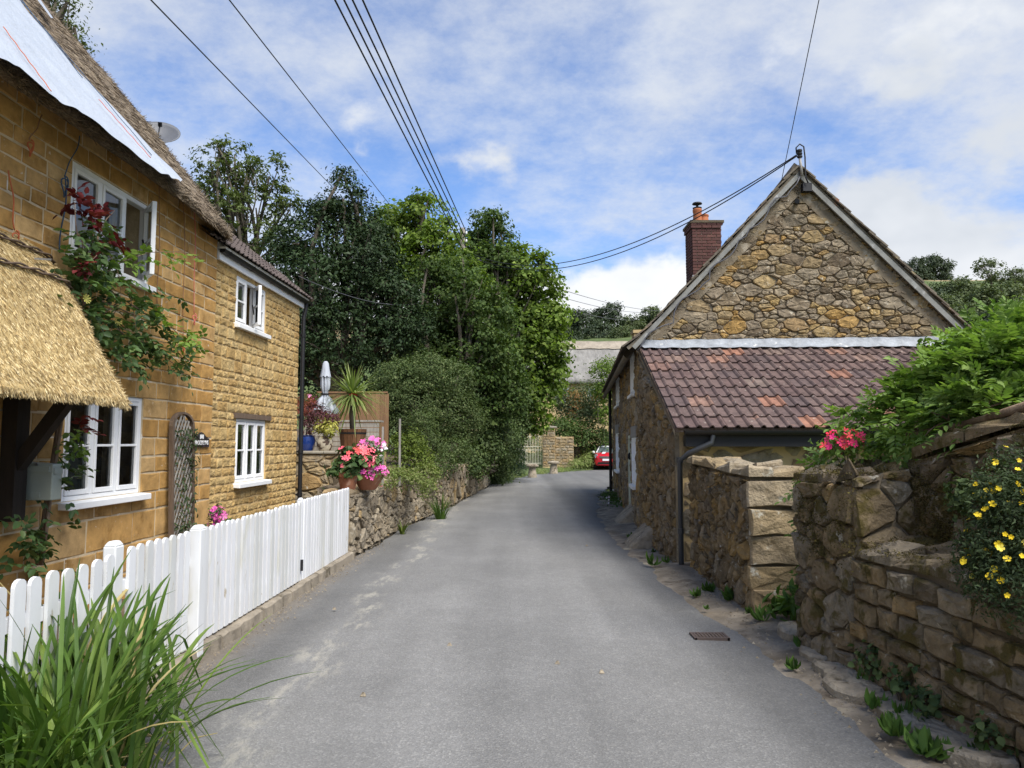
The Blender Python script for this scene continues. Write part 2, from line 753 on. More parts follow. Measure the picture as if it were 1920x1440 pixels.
def surf(name, cols, vary=None, nscale=5.0, namt=0.35, rough=0.85, bump=((30, 0.4, 0.006),), spots=(), piece=True, spec=0.3, stretch=None, metal=0.0, streak=None):
    """cols: ramp colours picked for each piece; spots: (colour, scale, lo, hi[, detail]) patches with a shape of their own"""
    m, t, out = new_mat(name)
    pos = t.n('ShaderNodeNewGeometry').outputs['Position']
    if stretch:
        pos = t.vmath('MULTIPLY', pos, stretch)
    stops = [(i / max(1, len(cols) - 1), c) for i, c in enumerate(cols)] if not isinstance(cols[0][0], (tuple, list)) else cols
    if piece and len(cols) > 1:
        base = t.ramp(per_piece(t), stops)
    elif len(cols) > 1:
        base = t.ramp(t.smooth(t.noise(pos, nscale * 0.4, 4, 0.6), 0.3, 0.7), stops)
    else:
        rgb = t.n('ShaderNodeRGB')
        rgb.outputs[0].default_value = (*cols[0], 1)
        base = rgb.outputs[0]
    nz = t.noise(pos, nscale, 6, 0.65)
    val = t.ramp(nz, [(0.25, 1 - namt), (0.75, 1 + namt * 0.75)])
    base = t.mix(1.0, base, val, 'MULTIPLY')
    for sp in spots:
        c, sc, lo, hi = sp[:4]
        msk = t.smooth(t.noise(t.vmath('ADD', pos, (sc * 1.3, 2.7, sc)), sc, 5, 0.6, 0.2), lo, hi)
        base = t.mix(msk, base, c)
    bs = t.n('ShaderNodeBsdfPrincipled', ins={'Base Color': base, 'Roughness': rough, 'Specular IOR Level': spec, 'Metallic': metal})
    nrm = None
    for sc, st, ds in bump:
        b = t.n('ShaderNodeBump', ins={'Strength': st, 'Distance': ds, 'Height': t.noise(pos, sc, 5, 0.65)})
        if nrm is not None:
            t.set(b.inputs['Normal'], nrm)
        nrm = b.outputs[0]
    if nrm is not None:
        t.set(bs.inputs['Normal'], nrm)
    t.t.links.new(bs.outputs[0], out.inputs[0])
    return m


def leaf_mat(name, cols, trans=0.35, rough=0.6, nscale=0.7, namt=0.25, spec=0.16):
    m, t, out = new_mat(name)
    pos = t.n('ShaderNodeNewGeometry').outputs['Position']
    r = t.n('ShaderNodeNewGeometry').outputs['Random Per Island']
    r = t.math('FRACT', t.math('ADD', r, t.n('ShaderNodeObjectInfo').outputs['Random']))
    base = t.ramp(r, [(i / max(1, len(cols) - 1), c) for i, c in enumerate(cols)])
    base = t.mix(1.0, base, t.ramp(t.noise(pos, nscale, 3), [(0.3, 1 - namt), (0.7, 1 + namt)]), 'MULTIPLY')
    bs = t.n('ShaderNodeBsdfPrincipled', ins={'Base Color': base, 'Roughness': rough, 'Specular IOR Level': spec})
    tr = t.n('ShaderNodeBsdfTranslucent', ins={'Color': t.mix(1.0, base, (1.0, 1.15, 0.45), 'MULTIPLY')})
    mx = t.n('ShaderNodeMixShader', ins={0: trans})
    t.t.links.new(bs.outputs[0], mx.inputs[1])
    t.t.links.new(tr.outputs[0], mx.inputs[2])
    t.t.links.new(mx.outputs[0], out.inputs[0])
    return m


def plain(name, col, rough=0.6, metal=0.0, spec=0.4, namt=0.12, nscale=8, bump=()):
    return surf(name, [col], rough=rough, metal=metal, spec=spec, namt=namt, nscale=nscale, bump=bump, piece=False)


def glass_mat():
    m, t, out = new_mat('glass')
    tr = t.n('ShaderNodeBsdfTransparent', ins={'Color': (0.72, 0.76, 0.76)})
    gl = t.n('ShaderNodeBsdfGlossy', ins={'Color': (0.9, 0.93, 0.95), 'Roughness': 0.015})
    fr = t.n('ShaderNodeFresnel', ins={'IOR': 1.5})
    mx = t.n('ShaderNodeMixShader', ins={0: t.math('ADD', t.math('MULTIPLY', fr.outputs[0], 1.3), 0.03, clamp=True)})
    t.t.links.new(tr.outputs[0], mx.inputs[1])
    t.t.links.new(gl.outputs[0], mx.inputs[2])
    t.t.links.new(mx.outputs[0], out.inputs[0])


def thatch_mat(name, cols, along, rough=0.9, spots=(), fine=60.0, namt=0.5):
    """reed: streaks that run down the slope (along = scale of position, small along the straw)"""
    m, t, out = new_mat(name)
    pos = t.n('ShaderNodeNewGeometry').outputs['Position']
    p = t.vmath('MULTIPLY', pos, along)
    a = t.noise(p, fine, 4, 0.7)
    b = t.noise(t.vmath('ADD', p, (3, 5, 7)), fine * 0.28, 4, 0.65)
    base = t.ramp(t.math('ADD', t.math('MULTIPLY', a, 0.6), t.math('MULTIPLY', b, 0.4)), [(0.3 + 0.4 * i / (len(cols) - 1), c) for i, c in enumerate(cols)])
    base = t.mix(1.0, base, t.ramp(t.noise(pos, 1.3, 4), [(0.3, 1 - namt * 0.4), (0.7, 1.1)]), 'MULTIPLY')
    for c, sc, lo, hi in spots:
        base = t.mix(t.smooth(t.noise(pos, sc, 5, 0.6), lo, hi), base, c)
    bs = t.n('ShaderNodeBsdfPrincipled', ins={'Base Color': base, 'Roughness': rough, 'Specular IOR Level': 0.25})
    b1 = t.n('ShaderNodeBump', ins={'Strength': 0.9, 'Distance': 0.02, 'Height': a})
    b2 = t.n('ShaderNodeBump', ins={'Strength': 0.6, 'Distance': 0.03, 'Height': b, 'Normal': b1.outputs[0]})
    t.set(bs.inputs['Normal'], b2.outputs[0])
    t.t.links.new(bs.outputs[0], out.inputs[0])


def asphalt_mat():
    m, t, out = new_mat('asphalt')
    pos = t.n('ShaderNodeNewGeometry').outputs['Position']
    sep = t.n('ShaderNodeSeparateXYZ')
    t.set(sep.inputs[0], pos)
    chips = t.n('ShaderNodeTexVoronoi', ins={'Scale': 95.0})
    t.set(chips.inputs['Vector'], pos)
    ch = t.ramp(t.n('ShaderNodeSeparateColor', ins={0: chips.outputs['Color']}).outputs[0],
                [(0.0, (0.1, 0.099, 0.095)), (0.5, (0.155, 0.154, 0.148)), (0.85, (0.205, 0.201, 0.19)), (1.0, (0.32, 0.315, 0.29))])
    base = t.mix(0.62, ch, (0.168, 0.165, 0.156))
    # worn wheel tracks that follow the lane, darker new edges, dusty patches
    tr = t.noise(t.vmath('MULTIPLY', pos, (1.5, 0.1, 1)), 1.0, 3, 0.5)
    base = t.mix(1.0, base, t.ramp(tr, [(0.3, 0.82), (0.7, 1.15)]), 'MULTIPLY')
    base = t.mix(1.0, base, t.ramp(t.noise(pos, 0.9, 5, 0.6), [(0.3, 0.87), (0.7, 1.1)]), 'MULTIPLY')
    base = t.mix(1.0, base, t.ramp(t.noise(pos, 9.0, 5, 0.7), [(0.3, 0.92), (0.7, 1.07)]), 'MULTIPLY')
    # darker tar bands where the edges were relaid
    ax = t.math('ADD', t.math('ABSOLUTE', t.math('ADD', sep.outputs[0], 0.12)), t.math('MULTIPLY', t.math('SUBTRACT', t.noise(t.vmath('MULTIPLY', pos, (1, 0.35, 1)), 1.6, 4), 0.5), 0.7))
    base = t.mix(1.0, base, t.ramp(t.smooth(ax, 1.35, 1.75), [(0.0, 1.06), (1.0, 0.8)]), 'MULTIPLY')
    # pale dusty smear along the fence side
    wob = t.math('MULTIPLY', t.math('SUBTRACT', t.noise(t.vmath('MULTIPLY', pos, (0.2, 1, 1)), 0.8, 3), 0.5), 0.9)
    dx = t.math('ABSOLUTE', t.math('ADD', t.math('ADD', sep.outputs[0], 1.45), wob))
    band = t.math('SUBTRACT', 1.0, t.smooth(dx, 0.02, 0.22))
    band = t.math('MULTIPLY', band, t.smooth(t.noise(t.vmath('MULTIPLY', pos, (3, 0.9, 1)), 2.2, 6, 0.7), 0.47, 0.62))
    base = t.mix(t.math('MULTIPLY', band, 0.6), base, (0.36, 0.34, 0.28))
    # earth washed onto both edges
    dl = t.math('SUBTRACT', 1.0, t.smooth(t.math('ADD', t.math('ADD', sep.outputs[0], 2.28), t.math('MULTIPLY', t.noise(pos, 3.0, 4), -0.3)), -0.2, 0.22))
    yfade = t.math('SUBTRACT', 1.0, t.smooth(sep.outputs[1], 9.5, 13.0))
    base = t.mix(t.math('MULTIPLY', t.math('MULTIPLY', dl, yfade), 0.55), base, (0.16, 0.125, 0.085))
    bs = t.n('ShaderNodeBsdfPrincipled', ins={'Base Color': base, 'Roughness': 0.78, 'Specular IOR Level': 0.35})
    b1 = t.n('ShaderNodeBump', ins={'Strength': 0.55, 'Distance': 0.006, 'Height': chips.outputs['Distance']})
    b2 = t.n('ShaderNodeBump', ins={'Strength': 0.35, 'Distance': 0.01, 'Height': t.noise(pos, 40, 4, 0.7), 'Normal': b1.outputs[0]})
    t.set(bs.inputs['Normal'], b2.outputs[0])
    t.t.links.new(bs.outputs[0], out.inputs[0])


asphalt_mat()
glass_mat()
GREY_L = (0.42, 0.4, 0.35)
MOSS = (0.085, 0.065, 0.018)
# left houses
surf('ashlar', [(0.37, 0.2, 0.055), (0.43, 0.245, 0.075), (0.48, 0.285, 0.1), (0.4, 0.225, 0.066), (0.5, 0.325, 0.14)], nscale=7, namt=0.4, rough=0.9,
     bump=((14, 0.35, 0.01), (70, 0.5, 0.004)), spots=(((0.24, 0.125, 0.03), 3.2, 0.54, 0.72), ((0.58, 0.5, 0.38), 20, 0.64, 0.74)))
surf('rockface', [(0.42, 0.28, 0.105), (0.48, 0.335, 0.14), (0.53, 0.385, 0.175), (0.45, 0.305, 0.12), (0.39, 0.245, 0.088)], nscale=9, namt=0.45, rough=0.92,
     bump=((16, 0.9, 0.03), (60, 0.6, 0.008)))
surf('mortar_cream', [(0.56, 0.45, 0.29)], nscale=6, namt=0.3, piece=False, rough=0.95, bump=((40, 0.6, 0.008),), spots=(((0.45, 0.32, 0.16), 2.0, 0.58, 0.7), ((0.68, 0.64, 0.56), 5.0, 0.58, 0.7)))
surf('mortar_ochre', [(0.56, 0.4, 0.19)], nscale=6, namt=0.25, piece=False, rough=0.95, bump=((40, 0.6, 0.008),))
# right buildings
surf('rubble', [(0.14, 0.105, 0.066), (0.22, 0.172, 0.112), (0.24, 0.175, 0.09), (0.36, 0.22, 0.07), (0.17, 0.132, 0.09), (0.29, 0.235, 0.16), (0.2, 0.155, 0.1), (0.38, 0.265, 0.11), (0.2, 0.165, 0.115), (0.31, 0.25, 0.165)], nscale=14, namt=0.6, rough=0.92,
     bump=((11, 0.8, 0.03), (48, 0.7, 0.009)), spots=(((0.44, 0.40, 0.31), 13, 0.6, 0.72), ((0.1, 0.075, 0.045), 5, 0.6, 0.74)))
surf('rubble_dark', [(0.125, 0.092, 0.052), (0.18, 0.132, 0.072), (0.22, 0.165, 0.095), (0.27, 0.175, 0.065), (0.16, 0.12, 0.075), (0.235, 0.19, 0.125)], nscale=9, namt=0.55, rough=0.93,
     bump=((13, 0.9, 0.03), (50, 0.8, 0.01)), spots=(((0.36, 0.33, 0.27), 16, 0.6, 0.72), ((0.07, 0.052, 0.03), 4.5, 0.55, 0.7)))
surf('wall_block', [(0.26, 0.19, 0.1), (0.32, 0.24, 0.13), (0.23, 0.18, 0.115), (0.31, 0.265, 0.19), (0.28, 0.18, 0.075)], nscale=6, namt=0.5, rough=0.93,
     bump=((9, 0.9, 0.04), (40, 0.8, 0.012)), spots=(((0.45, 0.42, 0.34), 9, 0.6, 0.72), ((0.13, 0.095, 0.05), 4, 0.56, 0.7)))
surf('mossy_block', [(0.18, 0.135, 0.08), (0.22, 0.16, 0.085), (0.155, 0.12, 0.078), (0.24, 0.2, 0.14), (0.25, 0.165, 0.07)], nscale=7, namt=0.55, rough=0.95,
     bump=((8, 0.9, 0.05), (36, 0.9, 0.014)), spots=((MOSS, 5.5, 0.5, 0.62), ((0.4, 0.37, 0.3), 10, 0.62, 0.72), ((0.06, 0.05, 0.028), 3.0, 0.58, 0.72)))
surf('rubble_grey', [(0.16, 0.13, 0.09), (0.24, 0.2, 0.145), (0.28, 0.235, 0.165), (0.19, 0.155, 0.11), (0.31, 0.265, 0.195), (0.22, 0.175, 0.115), (0.33, 0.235, 0.115)], nscale=13, namt=0.55, rough=0.93,
     bump=((13, 0.8, 0.025), (50, 0.7, 0.009)), spots=(((0.42, 0.39, 0.33), 14, 0.6, 0.72), ((0.1, 0.08, 0.055), 5, 0.58, 0.72)))
surf('mortar_sand', [(0.47, 0.35, 0.18)], nscale=3, namt=0.25, piece=False, rough=0.95, bump=((30, 0.6, 0.01),), spots=(((0.3, 0.23, 0.14), 2.2, 0.52, 0.68),))
surf('mortar_grey', [(0.21, 0.17, 0.115)], nscale=5, namt=0.35, piece=False, rough=0.95, bump=((30, 0.7, 0.012),), spots=(((0.36, 0.31, 0.23), 4.0, 0.54, 0.66),))
surf('mortar_dark', [(0.105, 0.082, 0.052)], nscale=5, namt=0.4, piece=False, rough=0.95, bump=((30, 0.7, 0.015),))
surf('brick_red', [(0.09, 0.038, 0.032), (0.11, 0.046, 0.037), (0.075, 0.034, 0.03), (0.13, 0.06, 0.047)], nscale=14, namt=0.35, bump=((60, 0.4, 0.004),))
surf('tile_roof', [(0.095, 0.062, 0.056), (0.115, 0.075, 0.066), (0.09, 0.064, 0.06), (0.13, 0.09, 0.078), (0.105, 0.07, 0.06), (0.12, 0.08, 0.07), (0.145, 0.1, 0.085), (0.1, 0.066, 0.06), (0.11, 0.075, 0.066), (0.12, 0.082, 0.072), (0.26, 0.125, 0.08), (0.16, 0.12, 0.1)], nscale=8, namt=0.45, rough=0.85,
     bump=((30, 0.4, 0.006),), spots=(((0.42, 0.38, 0.32), 20, 0.655, 0.71), ((0.28, 0.15, 0.1), 3.2, 0.66, 0.76), ((0.055, 0.036, 0.032), 6, 0.6, 0.75)))
surf('tile_brown', [(0.085, 0.066, 0.058), (0.1, 0.078, 0.068), (0.075, 0.058, 0.052)], nscale=10, namt=0.35, rough=0.8, bump=((40, 0.3, 0.004),), spots=(((0.4, 0.39, 0.36), 16, 0.7, 0.75),))
surf('slate', [(0.16, 0.135, 0.1), (0.12, 0.1, 0.075), (0.2, 0.17, 0.125), (0.14, 0.105, 0.08)], nscale=9, namt=0.45, bump=((20, 0.7, 0.012),), spots=(((0.3, 0.24, 0.13), 7, 0.6, 0.7), ((0.24, 0.1, 0.05), 2.0, 0.66, 0.72)))
surf('lead', [(0.27, 0.29, 0.31)], nscale=7, namt=0.4, piece=False, rough=0.55, bump=((12, 0.7, 0.02),), spots=(((0.5, 0.5, 0.48), 6, 0.6, 0.7),))
surf('grey_board', [(0.22, 0.22, 0.2)], nscale=4, namt=0.4, piece=False, rough=0.7, bump=((20, 0.4, 0.006),), spots=(((0.36, 0.36, 0.34), 5, 0.58, 0.68),), stretch=(1, 1, 1))
# thatch
thatch_mat('thatch_old', [(0.05, 0.037, 0.026), (0.13, 0.1, 0.07), (0.24, 0.19, 0.135), (0.33, 0.28, 0.21)], (0.35, 1.0, 0.35), fine=42)
thatch_mat('thatch_new', [(0.1, 0.06, 0.022), (0.36, 0.25, 0.1), (0.58, 0.44, 0.21), (0.72, 0.59, 0.34)], (0.6, 1.0, 0.6), fine=70, spots=(((0.16, 0.105, 0.045), 9.0, 0.64, 0.75),))
thatch_mat('thatch_grey', [(0.15, 0.14, 0.125), (0.22, 0.21, 0.19), (0.29, 0.275, 0.25)], (1.0, 0.3, 0.3), fine=9)
surf('straw', [(0.08, 0.06, 0.04), (0.15, 0.115, 0.08), (0.27, 0.22, 0.155), (0.19, 0.145, 0.1)], namt=0.2, bump=())
surf('straw_gold', [(0.42, 0.29, 0.12), (0.62, 0.48, 0.24), (0.72, 0.6, 0.35), (0.2, 0.125, 0.05), (0.55, 0.42, 0.2), (0.1, 0.065, 0.03)], namt=0.2, bump=())
surf('ridge_straw', [(0.27, 0.23, 0.175), (0.32, 0.275, 0.21)], namt=0.3, piece=False, nscale=3)
# paint, timber, metal
surf('white_paint', [(0.78, 0.79, 0.79), (0.82, 0.82, 0.81)], nscale=6, namt=0.06, rough=0.4, spec=0.5, bump=((30, 0.08, 0.002),))
surf('fence_paint', [(0.62, 0.63, 0.64), (0.69, 0.7, 0.71), (0.55, 0.56, 0.54)], nscale=5, namt=0.1, rough=0.55, bump=((24, 0.25, 0.004),),
     spots=(((0.42, 0.38, 0.3), 15, 0.655, 0.72), ((0.58, 0.58, 0.52), 4, 0.55, 0.72), ((0.33, 0.33, 0.27), 6, 0.67, 0.8)), stretch=(1, 1, 0.3))
surf('sage_paint', [(0.50, 0.53, 0.42)], piece=False, namt=0.15, rough=0.6, bump=((20, 0.2, 0.004),))
plain('box_paint', (0.30, 0.335, 0.29), rough=0.45, namt=0.08)
surf('dark_timber', [(0.022, 0.016, 0.012)], piece=False, namt=0.4, nscale=6, rough=0.75, bump=((25, 0.5, 0.006),), stretch=(3, 3, 0.5))
surf('old_timber', [(0.12, 0.083, 0.056), (0.16, 0.115, 0.082)], namt=0.45, nscale=9, rough=0.85, bump=((25, 0.7, 0.008),), stretch=(3, 3, 0.5))
surf('grey_timber', [(0.25, 0.235, 0.21), (0.31, 0.29, 0.255)], namt=0.35, nscale=9, rough=0.85, bump=((25, 0.5, 0.005),), stretch=(3, 3, 0.4))
surf('fence_brown', [(0.2, 0.115, 0.06), (0.25, 0.145, 0.075), (0.17, 0.098, 0.052)], namt=0.3, nscale=9, rough=0.85, bump=((25, 0.5, 0.005),), stretch=(3, 3, 0.4))
surf('pole_wood', [(0.29, 0.26, 0.215)], piece=False, namt=0.4, nscale=5, rough=0.9, bump=((14, 0.7, 0.02),), stretch=(3, 3, 0.3))
plain('black_plastic', (0.012, 0.012, 0.013), rough=0.5, spec=0.3)
plain('pipe_grey', (0.028, 0.031, 0.035), rough=0.4, spec=0.5)
plain('wire_black', (0.012, 0.012, 0.014), rough=0.6)
plain('wire_grey', (0.09, 0.09, 0.1), rough=0.6)
plain('dish_grey', (0.11, 0.115, 0.125), rough=0.5)
plain('sign_black', (0.012, 0.014, 0.016), rough=0.3, spec=0.5)
plain('sign_white', (0.75, 0.75, 0.74), rough=0.5)
plain('iron_brown', (0.085, 0.062, 0.052), rough=0.7, namt=0.3, bump=((60, 0.4, 0.003),))
plain('iron_cream', (0.55, 0.52, 0.4), rough=0.6)
plain('rope_blue', (0.05, 0.09, 0.15), rough=0.9)
plain('rope_orange', (0.45, 0.12, 0.05), rough=0.9)
plain('rope_pink', (0.55, 0.16, 0.13), rough=0.9)
plain('rope_brown', (0.24, 0.13, 0.07), rough=0.9)
plain('hinge_steel', (0.3, 0.3, 0.3), rough=0.4, metal=0.8)
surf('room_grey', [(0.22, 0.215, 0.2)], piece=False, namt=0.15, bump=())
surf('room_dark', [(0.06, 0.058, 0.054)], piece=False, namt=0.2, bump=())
surf('curtain', [(0.55, 0.53, 0.48)], piece=False, namt=0.2, bump=(), stretch=(20, 20, 0.3))
surf('tarp', [(0.4, 0.435, 0.48)], piece=False, namt=0.1, rough=0.38, spec=0.5, nscale=3, bump=((3.5, 0.5, 0.05), (11, 0.35, 0.02)))
surf('terracotta', [(0.33, 0.14, 0.075), (0.3, 0.12, 0.065)], namt=0.25, nscale=7, rough=0.85, bump=((30, 0.2, 0.004),), spots=(((0.42, 0.26, 0.18), 5, 0.6, 0.72),))
plain('pot_orange', (0.42, 0.145, 0.06), rough=0.8, namt=0.2)
plain('pot_blue', (0.012, 0.035, 0.17), rough=0.18, spec=0.6)
surf('pot_cream', [(0.5, 0.44, 0.33)], piece=False, namt=0.35, nscale=14, spots=(((0.09, 0.06, 0.045), 12, 0.5, 0.56),))
surf('barrel', [(0.13, 0.062, 0.03), (0.17, 0.085, 0.042), (0.1, 0.05, 0.027)], namt=0.4, nscale=8, bump=((25, 0.5, 0.006),), stretch=(3, 3, 0.4))
surf('parasol', [(0.42, 0.45, 0.50)], piece=False, namt=0.12, rough=0.85, bump=((7, 0.4, 0.02),), stretch=(3, 3, 0.6))
plain('petal_red', (0.72, 0.035, 0.045), rough=0.6, namt=0.2)
surf('petal_coral', [(0.8, 0.1, 0.1), (0.85, 0.2, 0.16), (0.86, 0.12, 0.2), (0.8, 0.25, 0.28)], namt=0.15, bump=())
surf('petal_pink', [(0.75, 0.1, 0.36), (0.8, 0.17, 0.45), (0.7, 0.08, 0.42), (0.85, 0.35, 0.55)], namt=0.15, bump=())
surf('petal_lilac', [(0.35, 0.25, 0.72), (0.45, 0.35, 0.75), (0.75, 0.7, 0.85)], namt=0.15, bump=())
surf('petal_crimson', [(0.75, 0.03, 0.07), (0.8, 0.06, 0.16), (0.72, 0.03, 0.2), (0.85, 0.1, 0.08)], namt=0.15, bump=())
surf('petal_yellow', [(0.85, 0.66, 0.04), (0.82, 0.58, 0.02), (0.86, 0.72, 0.12)], namt=0.1, bump=())
surf('petal_white', [(0.75, 0.72, 0.74), (0.7, 0.6, 0.65)], namt=0.1, bump=())
# car
plain('car_red', (0.42, 0.012, 0.02), rough=0.2, spec=0.6, namt=0.03)
plain('car_white', (0.8, 0.8, 0.8), rough=0.25, spec=0.5, namt=0.03)
plain('car_glass', (0.10, 0.125, 0.125), rough=0.05, spec=0.8, namt=0.03)
plain('chrome', (0.6, 0.6, 0.6), rough=0.15, metal=0.9, namt=0.03)
plain('rubber', (0.012, 0.012, 0.012), rough=0.8)
# earth
surf('soil', [(0.10, 0.075, 0.05), (0.15, 0.115, 0.075)], piece=False, nscale=4, namt=0.4, rough=0.95, bump=((18, 0.8, 0.03), (70, 0.6, 0.008)), spots=(((0.06, 0.075, 0.025), 2.5, 0.56, 0.68),))
surf('verge', [(0.17, 0.138, 0.098), (0.27, 0.23, 0.175)], piece=False, nscale=5, namt=0.4, rough=0.95, bump=((14, 0.7, 0.03), (60, 0.7, 0.008)),
     spots=(((0.36, 0.31, 0.22), 2.6, 0.56, 0.66), ((0.085, 0.065, 0.045), 3.4, 0.56, 0.7), ((0.06, 0.075, 0.03), 6.0, 0.64, 0.72)))
surf('kerb_stone', [(0.27, 0.225, 0.16), (0.33, 0.28, 0.205), (0.22, 0.185, 0.135)], nscale=6, namt=0.5, rough=0.95, bump=((12, 0.9, 0.03), (50, 0.8, 0.01)), spots=(((0.10, 0.08, 0.05), 5, 0.55, 0.68), ((0.42, 0.37, 0.28), 9, 0.6, 0.7)))
surf('plinth', [(0.25, 0.215, 0.165)], piece=False, nscale=5, namt=0.4, rough=0.95, bump=((20, 0.7, 0.015),), spots=(((0.09, 0.075, 0.05), 4, 0.55, 0.68),))
surf('patio', [(0.3, 0.27, 0.21)], piece=False, namt=0.3, nscale=4)
surf('meadow', [(0.055, 0.085, 0.022), (0.1, 0.13, 0.04)], piece=False, nscale=1.0, namt=0.35, rough=0.95, bump=(), spots=(((0.3, 0.23, 0.12), 0.02, 0.52, 0.6),))
surf('bark', [(0.10, 0.085, 0.062), (0.14, 0.12, 0.09)], piece=False, nscale=6, namt=0.4, rough=0.95, bump=((14, 0.9, 0.03),), stretch=(2, 2, 0.4))
surf('bark_rose', [(0.16, 0.105, 0.07), (0.22, 0.16, 0.11)], piece=False, nscale=12, namt=0.4, rough=0.95, bump=((30, 0.9, 0.01),), stretch=(2, 2, 0.4))
# foliage
leaf_mat('leaf_holm', [(0.026, 0.046, 0.018), (0.038, 0.064, 0.023), (0.02, 0.038, 0.016), (0.06, 0.09, 0.036)], trans=0.12, rough=0.5)
leaf_mat('leaf_ash', [(0.075, 0.105, 0.03), (0.11, 0.14, 0.045), (0.06, 0.085, 0.026)], trans=0.3)
leaf_mat('leaf_lime', [(0.105, 0.165, 0.026), (0.155, 0.225, 0.038), (0.075, 0.125, 0.022), (0.24, 0.31, 0.07)], trans=0.4)
leaf_mat('leaf_mid', [(0.052, 0.09, 0.023), (0.082, 0.13, 0.033), (0.04, 0.072, 0.02), (0.13, 0.175, 0.05)], trans=0.3)
leaf_mat('leaf_ivy', [(0.045, 0.075, 0.026), (0.07, 0.105, 0.034), (0.1, 0.135, 0.048), (0.036, 0.06, 0.022)], trans=0.2)
leaf_mat('leaf_hedge', [(0.06, 0.092, 0.03), (0.09, 0.128, 0.042), (0.048, 0.074, 0.025), (0.15, 0.18, 0.07)], trans=0.25)
leaf_mat('leaf_privet', [(0.10, 0.14, 0.025), (0.14, 0.18, 0.035), (0.07, 0.11, 0.022)], trans=0.3)
leaf_mat('leaf_conifer', [(0.03, 0.062, 0.03), (0.045, 0.082, 0.038), (0.025, 0.05, 0.025)], trans=0.12)
leaf_mat('leaf_vine', [(0.14, 0.225, 0.05), (0.2, 0.3, 0.075), (0.1, 0.175, 0.038), (0.28, 0.38, 0.11)], trans=0.38, rough=0.42, nscale=3)
leaf_mat('leaf_rose', [(0.055, 0.1, 0.035), (0.08, 0.135, 0.042), (0.045, 0.08, 0.032), (0.12, 0.17, 0.055)], trans=0.25, rough=0.4, nscale=3)
leaf_mat('leaf_rose_light', [(0.16, 0.26, 0.05), (0.22, 0.32, 0.07), (0.12, 0.2, 0.04)], trans=0.4, rough=0.45)
leaf_mat('leaf_rose_red', [(0.11, 0.012, 0.02), (0.16, 0.03, 0.03), (0.08, 0.012, 0.018)], trans=0.3)
leaf_mat('leaf_maroon', [(0.1, 0.035, 0.045), (0.14, 0.05, 0.06), (0.08, 0.035, 0.04), (0.17, 0.08, 0.08)], trans=0.3)
leaf_mat('leaf_redpink', [(0.32, 0.09, 0.07), (0.4, 0.14, 0.11), (0.25, 0.07, 0.06)], trans=0.3)
leaf_mat('leaf_yellow', [(0.42, 0.4, 0.09), (0.52, 0.48, 0.14), (0.3, 0.32, 0.07)], trans=0.35)
leaf_mat('leaf_weed', [(0.07, 0.13, 0.028), (0.1, 0.18, 0.035), (0.05, 0.1, 0.025)], trans=0.3)
leaf_mat('leaf_blade', [(0.06, 0.115, 0.022), (0.095, 0.165, 0.03), (0.042, 0.088, 0.018), (0.19, 0.27, 0.06)], trans=0.35, rough=0.4, nscale=4)
leaf_mat('leaf_palm', [(0.18, 0.24, 0.07), (0.26, 0.32, 0.1), (0.13, 0.19, 0.05), (0.36, 0.39, 0.17)], trans=0.3, rough=0.4)
leaf_mat('leaf_potent', [(0.05, 0.075, 0.032), (0.07, 0.1, 0.042), (0.04, 0.06, 0.028)], trans=0.25)
leaf_mat('leaf_moss', [(0.075, 0.06, 0.02), (0.1, 0.08, 0.025), (0.055, 0.042, 0.018), (0.13, 0.11, 0.03)], trans=0.1, rough=0.9)
leaf_mat('leaf_far', [(0.085, 0.11, 0.05), (0.115, 0.145, 0.062), (0.065, 0.09, 0.042), (0.15, 0.175, 0.08)], trans=0.25)
leaf_mat('leaf_far_dark', [(0.05, 0.07, 0.038), (0.068, 0.09, 0.048), (0.04, 0.058, 0.033)], trans=0.15)
leaf_mat('leaf_grass', [(0.13, 0.18, 0.045), (0.18, 0.23, 0.065), (0.26, 0.27, 0.11)], trans=0.3)
leaf_mat('leaf_dry', [(0.35, 0.28, 0.12), (0.42, 0.35, 0.17)], trans=0.3)
leaf_mat('leaf_orange', [(0.4, 0.2, 0.08), (0.5, 0.3, 0.14), (0.3, 0.22, 0.08)], trans=0.3)


# ---------------------------------------------------------------- the setting
def sstep(a, b, x):
    t = np.clip((x - a) / (b - a), 0, 1)
    return t * t * (3 - 2 * t)


def terrain_z(x, y):
    x, y = np.asarray(x, float), np.asarray(y, float)
    h = -0.16 + 1.1 * sstep(46, 56, y) * sstep(-30, -5, y * 0 + y - 50)
    h = h + np.interp(y, [58, 100, 140, 190, 230, 300, 500, 700], [0, 8, 17, 27, 34, 44, 50, 50])
    h = h + sstep(20, 120, x) * np.interp(y, [60, 140, 230, 300], [0, 6, 17, 18])
    h = h + sstep(12, 40, x) * sstep(20, 60, y) * 1.5
    h = h + sstep(14, 40, -x) * sstep(10, 40, y + 0) * 5.0
    h = h + np.sin(x * 0.05 + 1) * np.cos(y * 0.037) * 1.2 * sstep(70, 150, y)
    return h


def build_ground():
    xs = np.concatenate([np.linspace(-400, -40, 19), np.linspace(-36, 60, 49), np.linspace(66, 400, 24)])
    ys = np.concatenate([np.linspace(-60, 60, 41), np.linspace(64, 260, 50), np.linspace(270, 700, 22)])
    X, Y = np.meshgrid(xs, ys)
    Z = terrain_z(X, Y)
    V = np.stack([X, Y, Z], -1).reshape(-1, 3)
    nx = len(xs)
    i, j = np.meshgrid(np.arange(nx - 1), np.arange(len(ys) - 1))
    a = (j * nx + i).ravel()
    F = np.stack([a, a + 1, a + nx + 1, a + nx], 1)
    tag(make_obj('ground', fast_mesh('ground', V, F, True), 'meadow'), kind='structure')


build_ground()


